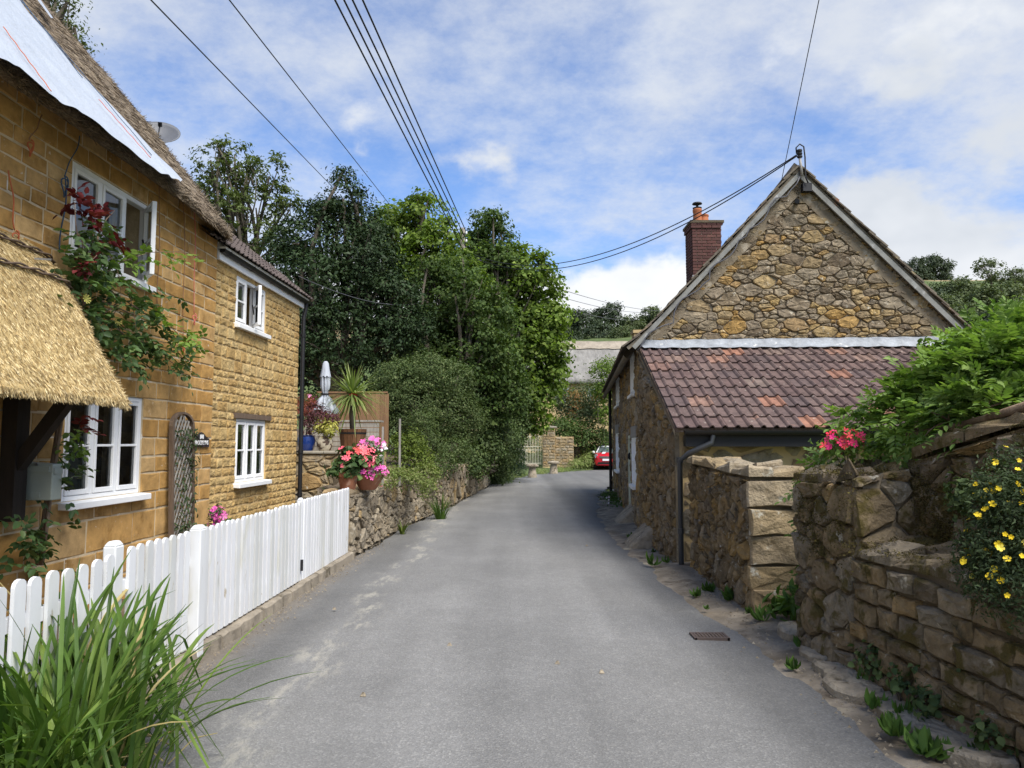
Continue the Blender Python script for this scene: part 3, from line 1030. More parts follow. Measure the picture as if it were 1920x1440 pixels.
def polyline(pts, step):
    pts = [Vector((*p, 0)) for p in pts]
    # smooth through the points (Catmull-Rom), sampled at about step
    out = []
    for i in range(len(pts) - 1):
        p0, p1, p2, p3 = pts[max(i - 1, 0)], pts[i], pts[i + 1], pts[min(i + 2, len(pts) - 1)]
        n = max(2, int((p2 - p1).length / step))
        for k in range(n):
            t = k / n
            out.append(0.5 * ((2 * p1) + (p2 - p0) * t + (2 * p0 - 5 * p1 + 4 * p2 - p3) * t * t + (3 * p1 - p0 - 3 * p2 + p3) * t ** 3))
    out.append(pts[-1])
    return out


def resample(pl, n):
    L = [0]
    for a, b in zip(pl, pl[1:]):
        L.append(L[-1] + (b - a).length)
    out = []
    for k in range(n):
        s = L[-1] * k / (n - 1)
        i = max(j for j in range(len(L)) if L[j] <= s + 1e-9)
        i = min(i, len(pl) - 2)
        t = (s - L[i]) / max(L[i + 1] - L[i], 1e-9)
        out.append(pl[i].lerp(pl[i + 1], min(t, 1)))
    return out


LEFT_EDGE = [(-2.32, -6), (-2.32, 4), (-2.28, 8), (-2.22, 10.5), (-2.02, 14.5), (-1.5, 19.5), (-0.78, 28.5), (-0.1, 33), (1.2, 38), (3.0, 41.6), (5.2, 44.4), (9, 47.4), (16, 50), (30, 54)]
RIGHT_EDGE = [(2.05, -6), (2.0, 2), (1.97, 5), (1.88, 7.2), (1.74, 9.8), (1.8, 14.5), (2.15, 18.7), (3.0, 24.5), (4.3, 30), (6.6, 34.6), (10, 38.6), (15, 42), (20, 44.5), (32, 48)]


def build_road():
    rnd = random.Random(3)
    l = resample(polyline(LEFT_EDGE, 0.25), 420)
    r = resample(polyline(RIGHT_EDGE, 0.25), 420)
    V, F = [], []
    K = 9
    for i, (a, b) in enumerate(zip(l, r)):
        ja = rnd.uniform(-0.03, 0.03) + 0.03 * math.sin(a.y * 1.7)
        jb = rnd.uniform(-0.03, 0.03) + 0.05 * math.sin(b.y * 1.3 + 1) + 0.03 * math.sin(b.y * 4.1)
        for k in range(K):
            t = k / (K - 1)
            q = a.lerp(b, t)
            q.x += ja * (1 - t) + jb * t
            V.append((q.x, q.y, 0.0 + 0.035 * (1 - (2 * t - 1) ** 2) - 0.035 * 0.6))
    for i in range(len(l) - 1):
        for k in range(K - 1):
            a = i * K + k
            F.append((a, a + 1, a + K + 1, a + K))
    tag(make_obj('road', fast_mesh('road', np.array(V), np.array(F), True), 'asphalt'), kind='structure')


build_road()


def bumpy_strip(name, mat, left, right, n, k, z0, amp, seed, z1=None):
    """an uneven earth strip between two edge lines (each a list of x, y)"""
    rng = np.random.default_rng(seed)
    a = resample(polyline(left, 0.1), n)
    b = resample(polyline(right, 0.1), n)
    z1 = z0 if z1 is None else z1
    V = np.zeros((n, k, 3))
    nz = rng.normal(0, 1, (n, k))
    for _ in range(3):
        nz = (nz + np.roll(nz, 1, 0) + np.roll(nz, -1, 0) + np.roll(nz, 1, 1) + np.roll(nz, -1, 1)) / 5
    nz = nz / nz.std() + 0.35 * rng.normal(0, 1, (n, k))
    for i in range(n):
        for j in range(k):
            t = j / (k - 1)
            q = a[i].lerp(b[i], t)
            V[i, j] = (q.x, q.y, z0 + (z1 - z0) * t + amp * nz[i, j] * (0.25 if j == 0 else 1))
    ii, jj = np.meshgrid(np.arange(n - 1), np.arange(k - 1), indexing='ij')
    s = (ii * k + jj).ravel()
    F = np.stack([s, s + 1, s + k + 1, s + k], 1)
    return tag(make_obj(name, fast_mesh(name, V.reshape(-1, 3), F, True), mat), kind='structure')


bumpy_strip('verge', 'verge', [(1.86, -3), (1.86, 4), (1.76, 7.2), (1.62, 9.8), (1.68, 14.5), (2.03, 18.7), (2.85, 24.5)],
            [(2.9, -3), (2.9, 4), (2.9, 7), (2.6, 9.8), (2.75, 14.5), (3.2, 18.7), (3.6, 24.5)], 220, 12, -0.035, 0.009, 5, 0.05)
bumpy_strip('garden_strip', 'soil', [(-4.0, 1.0), (-3.9, 6), (-3.7, 12.6)], [(-2.3, 1.0), (-2.3, 6), (-2.2, 10.6)], 100, 12, 0.1, 0.02, 6, 0.0)
bumpy_strip('far_verge', 'meadow', [(-1.6, 29), (-1.3, 33), (-0.4, 38), (1.5, 43.2), (4.8, 47.5), (9, 51)],
            [(-0.72, 29), (-0.05, 33), (1.25, 38), (3.1, 41.7), (5.3, 44.5), (9.2, 47.5)], 80, 8, 0.12, 0.03, 8, -0.02)


# ---------------------------------------------------------------- windows
def window(f, u0, u1, v0, v1, parent, lights=3, rows=2, opened={}, depth=0.03, sill=0.07, room='room_grey', curtain=(), name='window', sillu=0.05, fw=0.045):
    """white casement window: frame > casement, pane, sill, room"""
    fr = MB()
    a, b = -depth - 0.06, -depth + 0.02
    fr.fbox(f, u0, u0 + fw, v0, v1, a, b)
    fr.fbox(f, u1 - fw, u1, v0, v1, a, b)
    fr.fbox(f, u0 + fw, u1 - fw, v1 - fw, v1, a, b)
    fr.fbox(f, u0 + fw, u1 - fw, v0, v0 + fw, a, b)
    w = (u1 - u0 - 2 * fw) / lights
    for i in range(1, lights):
        c = u0 + fw + i * w
        fr.fbox(f, c - 0.022, c + 0.022, v0 + fw, v1 - fw, a, b)
    frame = bevel(fr.obj(name, 'white_paint', parent), 0.005)
    sl = MB()
    sl.prism([(u0 - sillu, -0.06), (u1 + sillu, -0.06), (u1 + sillu, 0.0), (u0 - sillu, 0.0)], lambda u, v, n: f(u, v0 + v + 0.004 - max(n, 0) * 0.12, n), a, sill)
    bevel(sl.obj('sill', 'white_paint', frame), 0.006)
    for i in range(lights):
        c0 = u0 + fw + i * w + (0.022 if i else 0.0)
        c1 = u0 + fw + (i + 1) * w - (0.022 if i < lights - 1 else 0.0)
        g = f
        if i in opened:
            ang, side = opened[i]
            piv = c1 if side > 0 else c0
            sg = -1 if side > 0 else 1

            def g(u, v, n, piv=piv, ang=ang, sg=sg):
                du, dn = (u - piv) * sg, n + depth - 0.02
                ca, sa = math.cos(ang), math.sin(ang)
                return f(piv + sg * (du * ca - dn * sa), v, -depth + 0.02 + du * sa + dn * ca)
        cs = MB()
        sw = 0.036
        p, q = v0 + fw + 0.004, v1 - fw - 0.004
        n0, n1 = -depth - 0.015, -depth + 0.028
        cs.fbox(g, c0 + 0.003, c0 + sw, p, q, n0, n1)
        cs.fbox(g, c1 - sw, c1 - 0.003, p, q, n0, n1)
        cs.fbox(g, c0 + sw, c1 - sw, p, p + sw * 1.2, n0, n1)
        cs.fbox(g, c0 + sw, c1 - sw, q - sw, q, n0, n1)
        for k in range(1, rows):
            m = p + (q - p) * k / rows
            cs.fbox(g, c0 + sw, c1 - sw, m - 0.011, m + 0.011, n0 + 0.006, n1 - 0.006)
        bevel(cs.obj('casement', 'white_paint', frame), 0.003)
        for k in range(rows):
            pa, pb = p + (q - p) * k / rows + 0.011, p + (q - p) * (k + 1) / rows - 0.011
            gl = MB()
            gl.add([g(c0 + sw - 0.004, pa, -depth + 0.004), g(c1 - sw + 0.004, pa, -depth + 0.004), g(c1 - sw + 0.004, pb, -depth + 0.004), g(c0 + sw - 0.004, pb, -depth + 0.004)], [(0, 1, 2, 3)])
            gl.obj('pane', 'glass', frame, fix=False)
        if i in opened:
            st = MB()
            m = (p + q) / 2
            st.bar(g((c0 + c1) / 2, m - 0.12, -depth - 0.03), g((c0 + c1) / 2 + 0.05, m + 0.02, -depth - 0.04), 0.014, 0.014)
            st.obj('stay', 'black_plastic', frame)
    bx = MB()
    c = [f(u0, v0, a), f(u1, v0, a), f(u1, v1, a), f(u0, v1, a), f(u0 - 0.3, v0 - 0.3, -1.4), f(u1 + 0.3, v0 - 0.3, -1.4), f(u1 + 0.3, v1 + 0.2, -1.4), f(u0 - 0.3, v1 + 0.2, -1.4)]
    bx.add(c, [(4, 5, 6, 7), (0, 1, 5, 4), (1, 2, 6, 5), (2, 3, 7, 6), (3, 0, 4, 7)])
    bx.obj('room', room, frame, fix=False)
    for (ca, cb) in curtain:
        cu = MB()
        n = 14
        vs, fs = [], []
        for i in range(n + 1):
            t = i / n
            u = u0 + (u1 - u0) * (ca + (cb - ca) * t)
            d = a - 0.06 - 0.02 * math.sin(i * 1.9)
            vs += [f(u, v0 + 0.02, d), f(u, v1 - 0.01, d)]
        fs = [(2 * i, 2 * i + 2, 2 * i + 3, 2 * i + 1) for i in range(n)]
        cu.add(vs, fs)
        cu.obj('curtain', 'curtain', frame, smooth=True, fix=False)
    return frame


# ---------------------------------------------------------------- thatched cottage on the left
KL = 0.029
WALL_L = plane_map((-3.6 - KL * 12.5, 0, 0), (KL, 1, 0), (1, -KL, 0))
SEAM = 9.12


def strands(name, mat, parent, items, seed, w=0.006):
    """loose straws: items of (base point, direction, length)"""
    rng = np.random.default_rng(seed)
    b = np.array([i[0] for i in items])
    d = unit(np.array([i[1] for i in items]))
    L = np.array([i[2] for i in items])[:, None]
    s = unit(np.cross(d, rng.normal(0, 1, d.shape))) * w * 0.5
    V = np.stack([b - s, b + s, b + d * L + s * 0.5, b + d * L - s * 0.5], 1).reshape(-1, 3)
    F = np.arange(len(V)).reshape(-1, 4)
    o = foliage(name, V, F, mat, parent)
    return tag(o, kind='stuff')


def grid_surface(name, mat, parent, P, n, m, thick_fn=None, smooth=True):
    """P(i/n, j/m) -> point, one sheet"""
    V = np.array([P(i / n, j / m) for i in range(n + 1) for j in range(m + 1)])
    ii, jj = np.meshgrid(np.arange(n), np.arange(m), indexing='ij')
    s = (ii * (m + 1) + jj).ravel()
    F = np.stack([s, s + 1, s + m + 2, s + m + 1], 1)
    o0 = origin_of(parent)
    return make_obj(name, fast_mesh(name, V - np.array(o0), F, smooth), mat, parent)


def smooth_noise(seed):
    rr = random.Random(seed)
    ks = [(rr.uniform(0.6, 7), rr.uniform(0.6, 7), rr.uniform(0, 6.28), 1 / (1 + i * 0.5)) for i in range(9)]

    def f(a, b):
        return sum(w * math.sin(a * p + b * q + o) for p, q, o, w in ks) / 4
    return f


def thatched_cottage():
    rnd = random.Random(11)
    t = thing('thatched_cottage', 'golden ashlar cottage under old brown thatch, with a straw porch hood over its door', 'cottage', (-6.2, 5.0, 0))
    UP = (6.2, 7.5, 3.2, 4.03)
    LO = (6.26, 7.5, 1.1, 2.05)
    f = WALL_L
    wall_body(f, 1.2, SEAM, 0.0, 4.42, [UP, LO], 0.4, 'wall', 'mortar_cream', t)
    end = MB()
    end.prism([(0, 0), (-5.0, 0), (-5.0, 4.42), (-2.5, 7.2), (0, 4.42)], lambda u, v, n: f(SEAM - 0.4 + n, v, u - 0.41), 0, 0.38)
    end.obj('gable_wall', 'mortar_cream', t)
    cells = course_cells(4.5, SEAM, 0.08, 4.36, [UP, LO], lambda v: 0.26 if v < 0.85 else (0.18 if v < 2.1 else 0.15), 0.25, 0.46, rnd)
    lay(cells, f, t, 'ashlar', rnd, depth=0.009, gap=0.0095, bev=0.008, dome=0.002, rounding=0, jit=0.0055, tilt=0.015)
    window(f, *UP, t, opened={2: (R(40), 1)}, room='room_grey', name='window', curtain=((0.02, 0.1),))
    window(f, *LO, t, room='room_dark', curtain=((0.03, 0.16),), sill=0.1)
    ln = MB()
    ln.fbox(f, LO[0] - 0.08, LO[1] + 0.1, LO[3], LO[3] + 0.02, -0.1, 0.004)
    ln.obj('lintel', 'mortar_ochre', t)
    # roof: lip, slope and rounded far end
    nz = smooth_noise(4)
    U0, U1 = 1.0, 9.02
    SL = 1.2

    def prof(s):
        # s 0..1 from the wall under the eave, round the lip, up the slope to the ridge
        pts = [(-0.2, 4.42), (0.05, 4.28), (0.18, 4.18), (0.25, 4.16), (0.285, 4.2), (0.25, 4.28)]
        if s < 0.3:
            k = s / 0.3 * 5
            i = min(int(k), 4)
            a, b = pts[i], pts[i + 1]
            return (a[0] + (b[0] - a[0]) * (k - i), a[1] + (b[1] - a[1]) * (k - i))
        q = (s - 0.3) / 0.7
        return (0.25 - 2.85 * q, 4.27 + 2.85 * SL * q + 0.03 * math.sin(math.pi * q))

    def P(i, j):
        u = U0 + (U1 - U0) * i
        n, z = prof(j)
        e = max(0, (u - (U1 - 0.28)) / 0.28)            # rounded far end
        drop = 0.16 * (1 - math.sqrt(max(0, 1 - e * e)))
        k = min(1, j / 0.2)
        n2 = n - drop * 0.7 * k + 0.03 * nz(u * 1.3, j * 9) * k
        z2 = z - drop * 0.9 * (1 if j > 0.3 else 0.2) + 0.035 * nz(u * 1.1 + 3, j * 7) * k + 0.05 * math.sin(u * 1.15 + 0.6) * k
        return f(u, z2, n2)
    grid_surface('thatch', 'thatch_old', t, P, 150, 90)
    # far verge of the thatch, closed down to the gable
    vg = MB()
    vs, fs = [], []
    N = 60
    for j in range(N + 1):
        s = 0.1 + 0.9 * j / N
        p = Vector(P(1.0, s))
        n, z = prof(s)
        q = f(U1 - 0.12, z - 0.42 * min(1, max(0, (s - 0.22) * 6)), n - 0.22 * min(1, max(0, (s - 0.2) * 6)))
        vs += [tuple(p), q]
    vg.add(vs, [(2 * j, 2 * j + 2, 2 * j + 3, 2 * j + 1) for j in range(N)])
    vg.obj('verge_thatch', 'thatch_old', t, smooth=True, fix=False)
    back = MB()
    a, b = prof(1.0), (-5.6, 4.2)
    back.add([f(U0, a[1], a[0]), f(U1, a[1], a[0]), f(U1, b[1], b[0]), f(U0, b[1], b[0])], [(0, 1, 2, 3)])
    back.obj('rear_thatch', 'thatch_old', t, fix=False)
    items = []
    up = Vector((0, 0, 1))
    for _ in range(5200):                                  # broken straw ends all along the lip
        u = rnd.random()
        s = rnd.choice((rnd.uniform(0.1, 0.34), rnd.uniform(0.16, 0.3)))
        p = P(u, s)
        items.append((p, (rnd.uniform(0.3, 1.0), rnd.uniform(-0.35, 0.35), rnd.uniform(-1.0, 0.1)), rnd.uniform(0.02, 0.075)))
    for _ in range(3600):                                  # and along the far verge
        s = 0.28 + 0.72 * rnd.random() ** 1.2
        p = P(1.0 - 0.035 * rnd.random() ** 2, s)
        items.append((p, (rnd.uniform(-0.2, 0.9), rnd.uniform(-0.1, 0.9), rnd.uniform(-0.4, 0.9)), rnd.uniform(0.02, 0.07)))
    strands('straw_ends', 'straw', t, items, 5, 0.007)
    items = []
    for _ in range(9000):                                  # worn coat over the whole slope
        u, s = rnd.uniform(0.45, 1), rnd.uniform(0.3, 0.8)
        p = Vector(P(u, s))
        items.append((p, (0.6 + rnd.uniform(-0.1, 0.25), rnd.uniform(-0.25, 0.25), -0.75 + rnd.uniform(0.05, 0.3)), rnd.uniform(0.04, 0.12)))
    strands('straw_coat', 'straw', t, items, 6, 0.009)
    # porch hood
    pz = smooth_noise(9)

    # outline read from the photograph at the hood's far end
    out = [(0.80, 1.93), (0.74, 2.03), (0.66, 2.17), (0.56, 2.36), (0.46, 2.56), (0.36, 2.75), (0.25, 2.93), (0.12, 3.09), (-0.02, 3.2)]
    under = [(0.1, 2.06), (0.45, 1.96), (0.7, 1.9), (0.79, 1.895)]

    def pp(s):
        pts = under + out
        k = s * (len(pts) - 1)
        i = min(int(k), len(pts) - 2)
        a, b = pts[i], pts[i + 1]
        return (a[0] + (b[0] - a[0]) * (k - i), a[1] + (b[1] - a[1]) * (k - i))
    H0, H1 = 2.2, 5.93

    def Q(i, j):
        u = H0 + (H1 - H0) * i
        n, z = pp(j)
        e = max(0, (u - (H1 - 0.3)) / 0.3)
        r = 1 - math.sqrt(max(0, 1 - e * e))
        hh = max(0, min(1, (z - 1.9) / 1.3))
        u2 = u - r * 0.05 - hh * 0.05 * i
        k = 1 if j > 0.25 else 0.3
        return f(u2, z - r * 0.04 * k + 0.012 * pz(u * 2, j * 8), n - r * 0.10 * k + 0.012 * pz(u * 1.7 + 2, j * 8 + 1))
    hood = grid_surface('porch_hood', 'thatch_new', t, Q, 110, 80)
    cap = MB()
    vs = []
    M = 40
    for j in range(M + 1):
        s = j / M
        n, z = pp(s)
        vs += [Q(1.0, s), f(H1 - 0.1, max(1.95, z - 0.22), max(0.0, n - 0.22))]
    cap.add(vs, [(2 * j, 2 * j + 2, 2 * j + 3, 2 * j + 1) for j in range(M)])
    cap.obj('hood_end', 'thatch_new', hood, smooth=True, fix=False)
    items = []
    for _ in range(15000):
        u, s = rnd.random() ** 0.5, rnd.uniform(0.26, 0.98)
        p = Q(u, s)
        a, b = pp(s), pp(s - 0.03)
        d = Vector((b[0] - a[0], 0, b[1] - a[1])).normalized()
        items.append((p, (d.x + rnd.uniform(0.0, 0.28), rnd.uniform(-0.28, 0.28), d.z + rnd.uniform(0, 0.28)), rnd.uniform(0.015, 0.045)))
    for _ in range(2600):
        s = rnd.uniform(0.2, 0.32)
        p = Q(rnd.random() ** 0.7, s)
        items.append((p, (rnd.uniform(0.2, 0.6), rnd.uniform(-0.2, 0.2), -1), rnd.uniform(0.012, 0.04)))
    for _ in range(1500):
        s = rnd.uniform(0.3, 1)
        p = Q(1 - 0.02 * rnd.random(), s)
        a, b = pp(s), pp(s - 0.03)
        d = Vector((b[0] - a[0], 0.25, b[1] - a[1])).normalized()
        items.append((p, (d.x + rnd.uniform(-0.1, 0.4), 0.2 + rnd.uniform(0, 0.5), d.z + rnd.uniform(-0.1, 0.3)), rnd.uniform(0.015, 0.05)))
    strands('straw_tips', 'straw_gold', hood, items, 7, 0.0055)
    for s0 in (0.78, 0.885):                               # twisted hazel bands across the hood
        for ph in (0, math.pi):
            b = MB()
            pts = []
            for k in range(70):
                u = k / 69
                q = Vector(Q(u, s0 + 0.012 * math.sin(u * 9)))
                a = u * 60 + ph
                pts.append(q + Vector((0.018 + 0.012 * math.cos(a), 0, 0.02 + 0.012 * math.sin(a))))
            b.tube(pts, 0.009, 5)
            b.obj('binding', 'old_timber', hood, smooth=True, fix=False)
    sp = MB()
    a, b = Vector(Q(0.86, 0.83)), Vector(Q(0.93, 0.86))
    sp.bar(a + Vector((0.03, 0, 0.03)), b + Vector((0.03, 0, 0.03)), 0.014, 0.014)
    sp.obj('spar', 'grey_timber', hood)
    tk = MB()                                              # dark timber bracket that carries the far end of the hood
    tk.fbox(f, 5.5, 5.64, 1.02, 2.14, 0.015, 0.13)
    tk.obj('bracket_post', 'dark_timber', hood)
    br = MB()
    br.bar(f(5.57, 1.42, 0.1), f(5.57, 1.98, 0.5), 0.09, 0.09)
    br.obj('brace', 'dark_timber', hood)
    bm = MB()
    bm.fbox(f, 5.5, 5.64, 1.97, 2.07, 0.12, 0.68)
    bm.obj('beam', 'dark_timber', hood)
    pl = MB()
    pl.fbox(f, 2.3, 5.72, 1.94, 2.0, 0.6, 0.68)
    pl.obj('wall_plate', 'dark_timber', hood)
    return t, P, prof


COTTAGE, ROOF_P, ROOF_PROF = thatched_cottage()


def tarpaulin():
    """milky plastic sheet roped down over the thatch"""
    rnd = random.Random(2)
    t = thing('tarpaulin', 'milky white plastic sheet roped down over the brown thatch', 'tarpaulin', ROOF_P(0.7, 0.5))
    nz = smooth_noise(21)
    f = WALL_L
    nrm = Vector((1.2, -KL, 1.0)).normalized()
    p0 = Vector(f(5, 4.27, 0.25)) + nrm * 0.1
    lower = [(-160, 30), (0, 112), (35, 125), (92, 180), (160, 217), (230, 272), (300, 325), (338, 341)]
    upper = [(-160, -230), (36, 2), (60, 34), (140, 130), (236, 232), (285, 284), (322, 318), (341, 338)]
    lo = [on_plane(u, v, p0, nrm) for u, v in lower]
    hi = [on_plane(u, v, p0, nrm) for u, v in upper]

    def at(pl, x):
        k = x * (len(pl) - 1)
        i = min(int(k), len(pl) - 2)
        return pl[i].lerp(pl[i + 1], k - i)

    def P(i, j):
        q = at(lo, i).lerp(at(hi, i), j)
        n = nz(q.y * 3, q.z * 2.2)
        return q + nrm * (0.01 + 0.02 * n + 0.008 * math.sin(q.y * 17 + q.z * 9))
    sh = grid_surface('sheet', 'tarp', t, P, 90, 40)
    for k, (a, b, mt) in enumerate((((30, 0), (280, 295), 'rope_blue'), ((0, 55), (90, 176), 'rope_orange'), ((180, 190), (278, 300), 'rope_pink'), ((-60, -120), (150, 150), 'rope_blue'))):
        r = MB()
        A, B = on_plane(*a, p0, nrm), on_plane(*b, p0, nrm)
        r.tube([A.lerp(B, i / 24) + nrm * (0.03 + 0.002 * math.sin(i * 1.3)) for i in range(25)], 0.0035, 5)
        r.obj('tie_rope', mt, t, smooth=True, fix=False)
    # second sheet edge higher up the roof
    up = MB()
    c = [on_plane(u, v, p0, nrm) + nrm * 0.02 for u, v in ((66, 0), (72, 0), (97, 36), (93, 36))]
    up.add([tuple(q) for q in c], [(0, 1, 2, 3)])
    up.obj('upper_sheet', 'tarp', t, fix=False)


tarpaulin()


def ropes():
    """rope ends hanging from the eave over the wall"""
    rnd = random.Random(8)
    f = WALL_L
    spec = [((78, 215), (58, 262), 'rope_brown', 'thin brown cord hanging from the thatch high on the golden wall'),
            ((150, 255), (122, 330), 'rope_blue', 'knotted blue rope with a loop hanging beside the upstairs window of the thatched cottage'),
            ((298, 345), (297, 573), 'rope_brown', 'brown cord ending in a small orange loop under the upstairs sill'),
            ((344, 372), (345, 640), 'rope_brown', 'long brown cord hanging down the middle of the golden wall'),
            ((364, 390), (365, 588), 'rope_pink', 'cord with a knotted pink tail beside the join of the two cottages'),
            ((16, 320), (30, 432), 'rope_orange', 'tangled orange twine hooked on the golden wall over the porch hood')]
    for a, b, mt, lab in spec:
        n0 = Vector((1, -KL, 0)).normalized()
        q0 = Vector(f(0, 0, 0.05))
        A, B = on_plane(*a, q0, n0), on_plane(*b, q0, n0)
        t = thing('rope', lab, 'rope', A)
        m = MB()
        pts = []
        for i in range(21):
            s = i / 20
            pts.append(A.lerp(B, s) + Vector((0.01 * math.sin(s * 5), 0.008 * math.sin(s * 9 + a[0]), 0)))
        m.tube(pts, 0.005, 5)
        m.obj('strand', mt, t, smooth=True, fix=False)
        m = MB()
        lp = []
        r = 0.05 if mt != 'rope_blue' else 0.075
        for i in range(25):
            w = i / 24 * 2 * math.pi * 1.6
            lp.append(B + Vector((0.012 * math.sin(w * 2), r * 0.5 * math.sin(w), -r + r * math.cos(w) - 0.02 * w / 6)))
        m.tube(lp, 0.006, 5)
        m.obj('loop', {'rope_brown': 'rope_orange'}.get(mt, mt), t, smooth=True, fix=False)
        if mt == 'rope_blue':
            m = MB()
            m.tube([B + Vector((0, 0.03 * math.sin(i * 0.5), -i * 0.06)) for i in range(12)], 0.006, 5)
            m.obj('tail', mt, t, smooth=True, fix=False)


ropes()


def satellite_dish():
    t = thing('satellite_dish', 'grey satellite dish poking out behind the edge of the thatch', 'satellite dish', at_y(298, 247, 9.5))
    c = origin_of(t)
    m = MB()
    ax = Vector((0.25, -0.75, 0.55)).normalized()
    x = ax.cross(Vector((0, 0, 1))).normalized()
    y = x.cross(ax)
    rings = []
    V, F = [], []
    K, N = 7, 28
    for i in range(K + 1):
        r = 0.26 * i / K
        for k in range(N):
            a = 2 * math.pi * k / N
            V.append(tuple(c + (x * math.cos(a) + y * math.sin(a) * 0.9) * r - ax * (0.07 - 0.07 * (r / 0.26) ** 2)))
    for i in range(K):
        for k in range(N):
            F.append((i * N + k, i * N + (k + 1) % N, (i + 1) * N + (k + 1) % N, (i + 1) * N + k))
    m.add(V, F)
    o = m.obj('dish', 'dish_grey', t, smooth=True, fix=False)
    s = o.modifiers.new('thick', 'SOLIDIFY')
    s.thickness = 0.008
    m = MB()
    m.tube([c - ax * 0.08 - y * 0.1, c - ax * 0.1 - y * 0.34, c - ax * 0.2 - y * 0.6 - x * 0.05], 0.016, 8)
    m.obj('mast', 'dish_grey', t, smooth=True)
    m = MB()
    m.tube([c - y * 0.16, c + ax * 0.14 - y * 0.06 - x * 0.03], 0.009, 6)
    m.obj('arm', 'dish_grey', t)
    m = MB()
    m.tube([c + ax * 0.12 - y * 0.06 - x * 0.03, c + ax * 0.17 - y * 0.04 - x * 0.03], 0.026, 8)
    m.obj('receiver', 'black_plastic', t)


satellite_dish()


# ---------------------------------------------------------------- tiled cottage joined to it
def double_roll_tile(L, Wd, roll=0.026, lip=0.012, name='tile'):
    """flat pans with two rounded rolls; x across, y up the slope, z out; origin bottom left"""
    xs = []
    k = 9
    prof = []
    for half in range(2):
        x0 = Wd / 2 * half
        prof += [(x0, 0.0), (x0 + Wd * 0.26, 0.0)]
        for i in range(1, 5):
            a = math.pi * i / 5
            prof.append((x0 + Wd * 0.26 + Wd * 0.24 * i / 5, roll * math.sin(a)))
    prof.append((Wd, 0.0))
    n = len(prof)
    V = [(x, 0, z + lip) for x, z in prof] + [(x, L * 1.12, z) for x, z in prof] + [(x, 0, z + lip - 0.016) for x, z in prof]
    F = [(i, i + 1, n + i + 1, n + i) for i in range(n - 1)] + [(2 * n + i, 2 * n + i + 1, i + 1, i) for i in range(n - 1)]
    me = bpy.data.meshes.new(name)
    me.from_pydata(V, [], F)
    return me


def tile_roof(parent, p0, ud, sd, cols, rows, gw, gl, me, mat, rnd, name='tile', limit=300, skip=None, start=0):
    """copies of one tile laid in courses; p0 eave corner, ud along the eave, sd up the slope"""
    ud, sd = Vector(ud).normalized(), Vector(sd).normalized()
    nd = ud.cross(sd).normalized()
    if nd.z < 0:
        nd = -nd
    o0 = origin_of(parent)
    me.materials.clear()
    me.materials.append(MAT[mat])
    base = Matrix((ud, sd, nd)).transposed().to_4x4()
    for j in range(rows):
        for i in range(start, cols):
            if skip and skip(i, j):
                continue
            o = bpy.data.objects.new(name, me)
            COL.objects.link(o)
            o.parent = parent
            q = Vector(p0) + ud * (i * gw) + sd * (j * gl) + nd * (0.004 * rnd.uniform(-1, 1))
            mt = base.copy() @ Matrix.Rotation(rnd.uniform(-0.012, 0.012), 4, 'Z') @ Matrix.Rotation(rnd.uniform(-0.008, 0.012), 4, 'X')
            mt.translation = q - o0
            o.matrix_local = mt


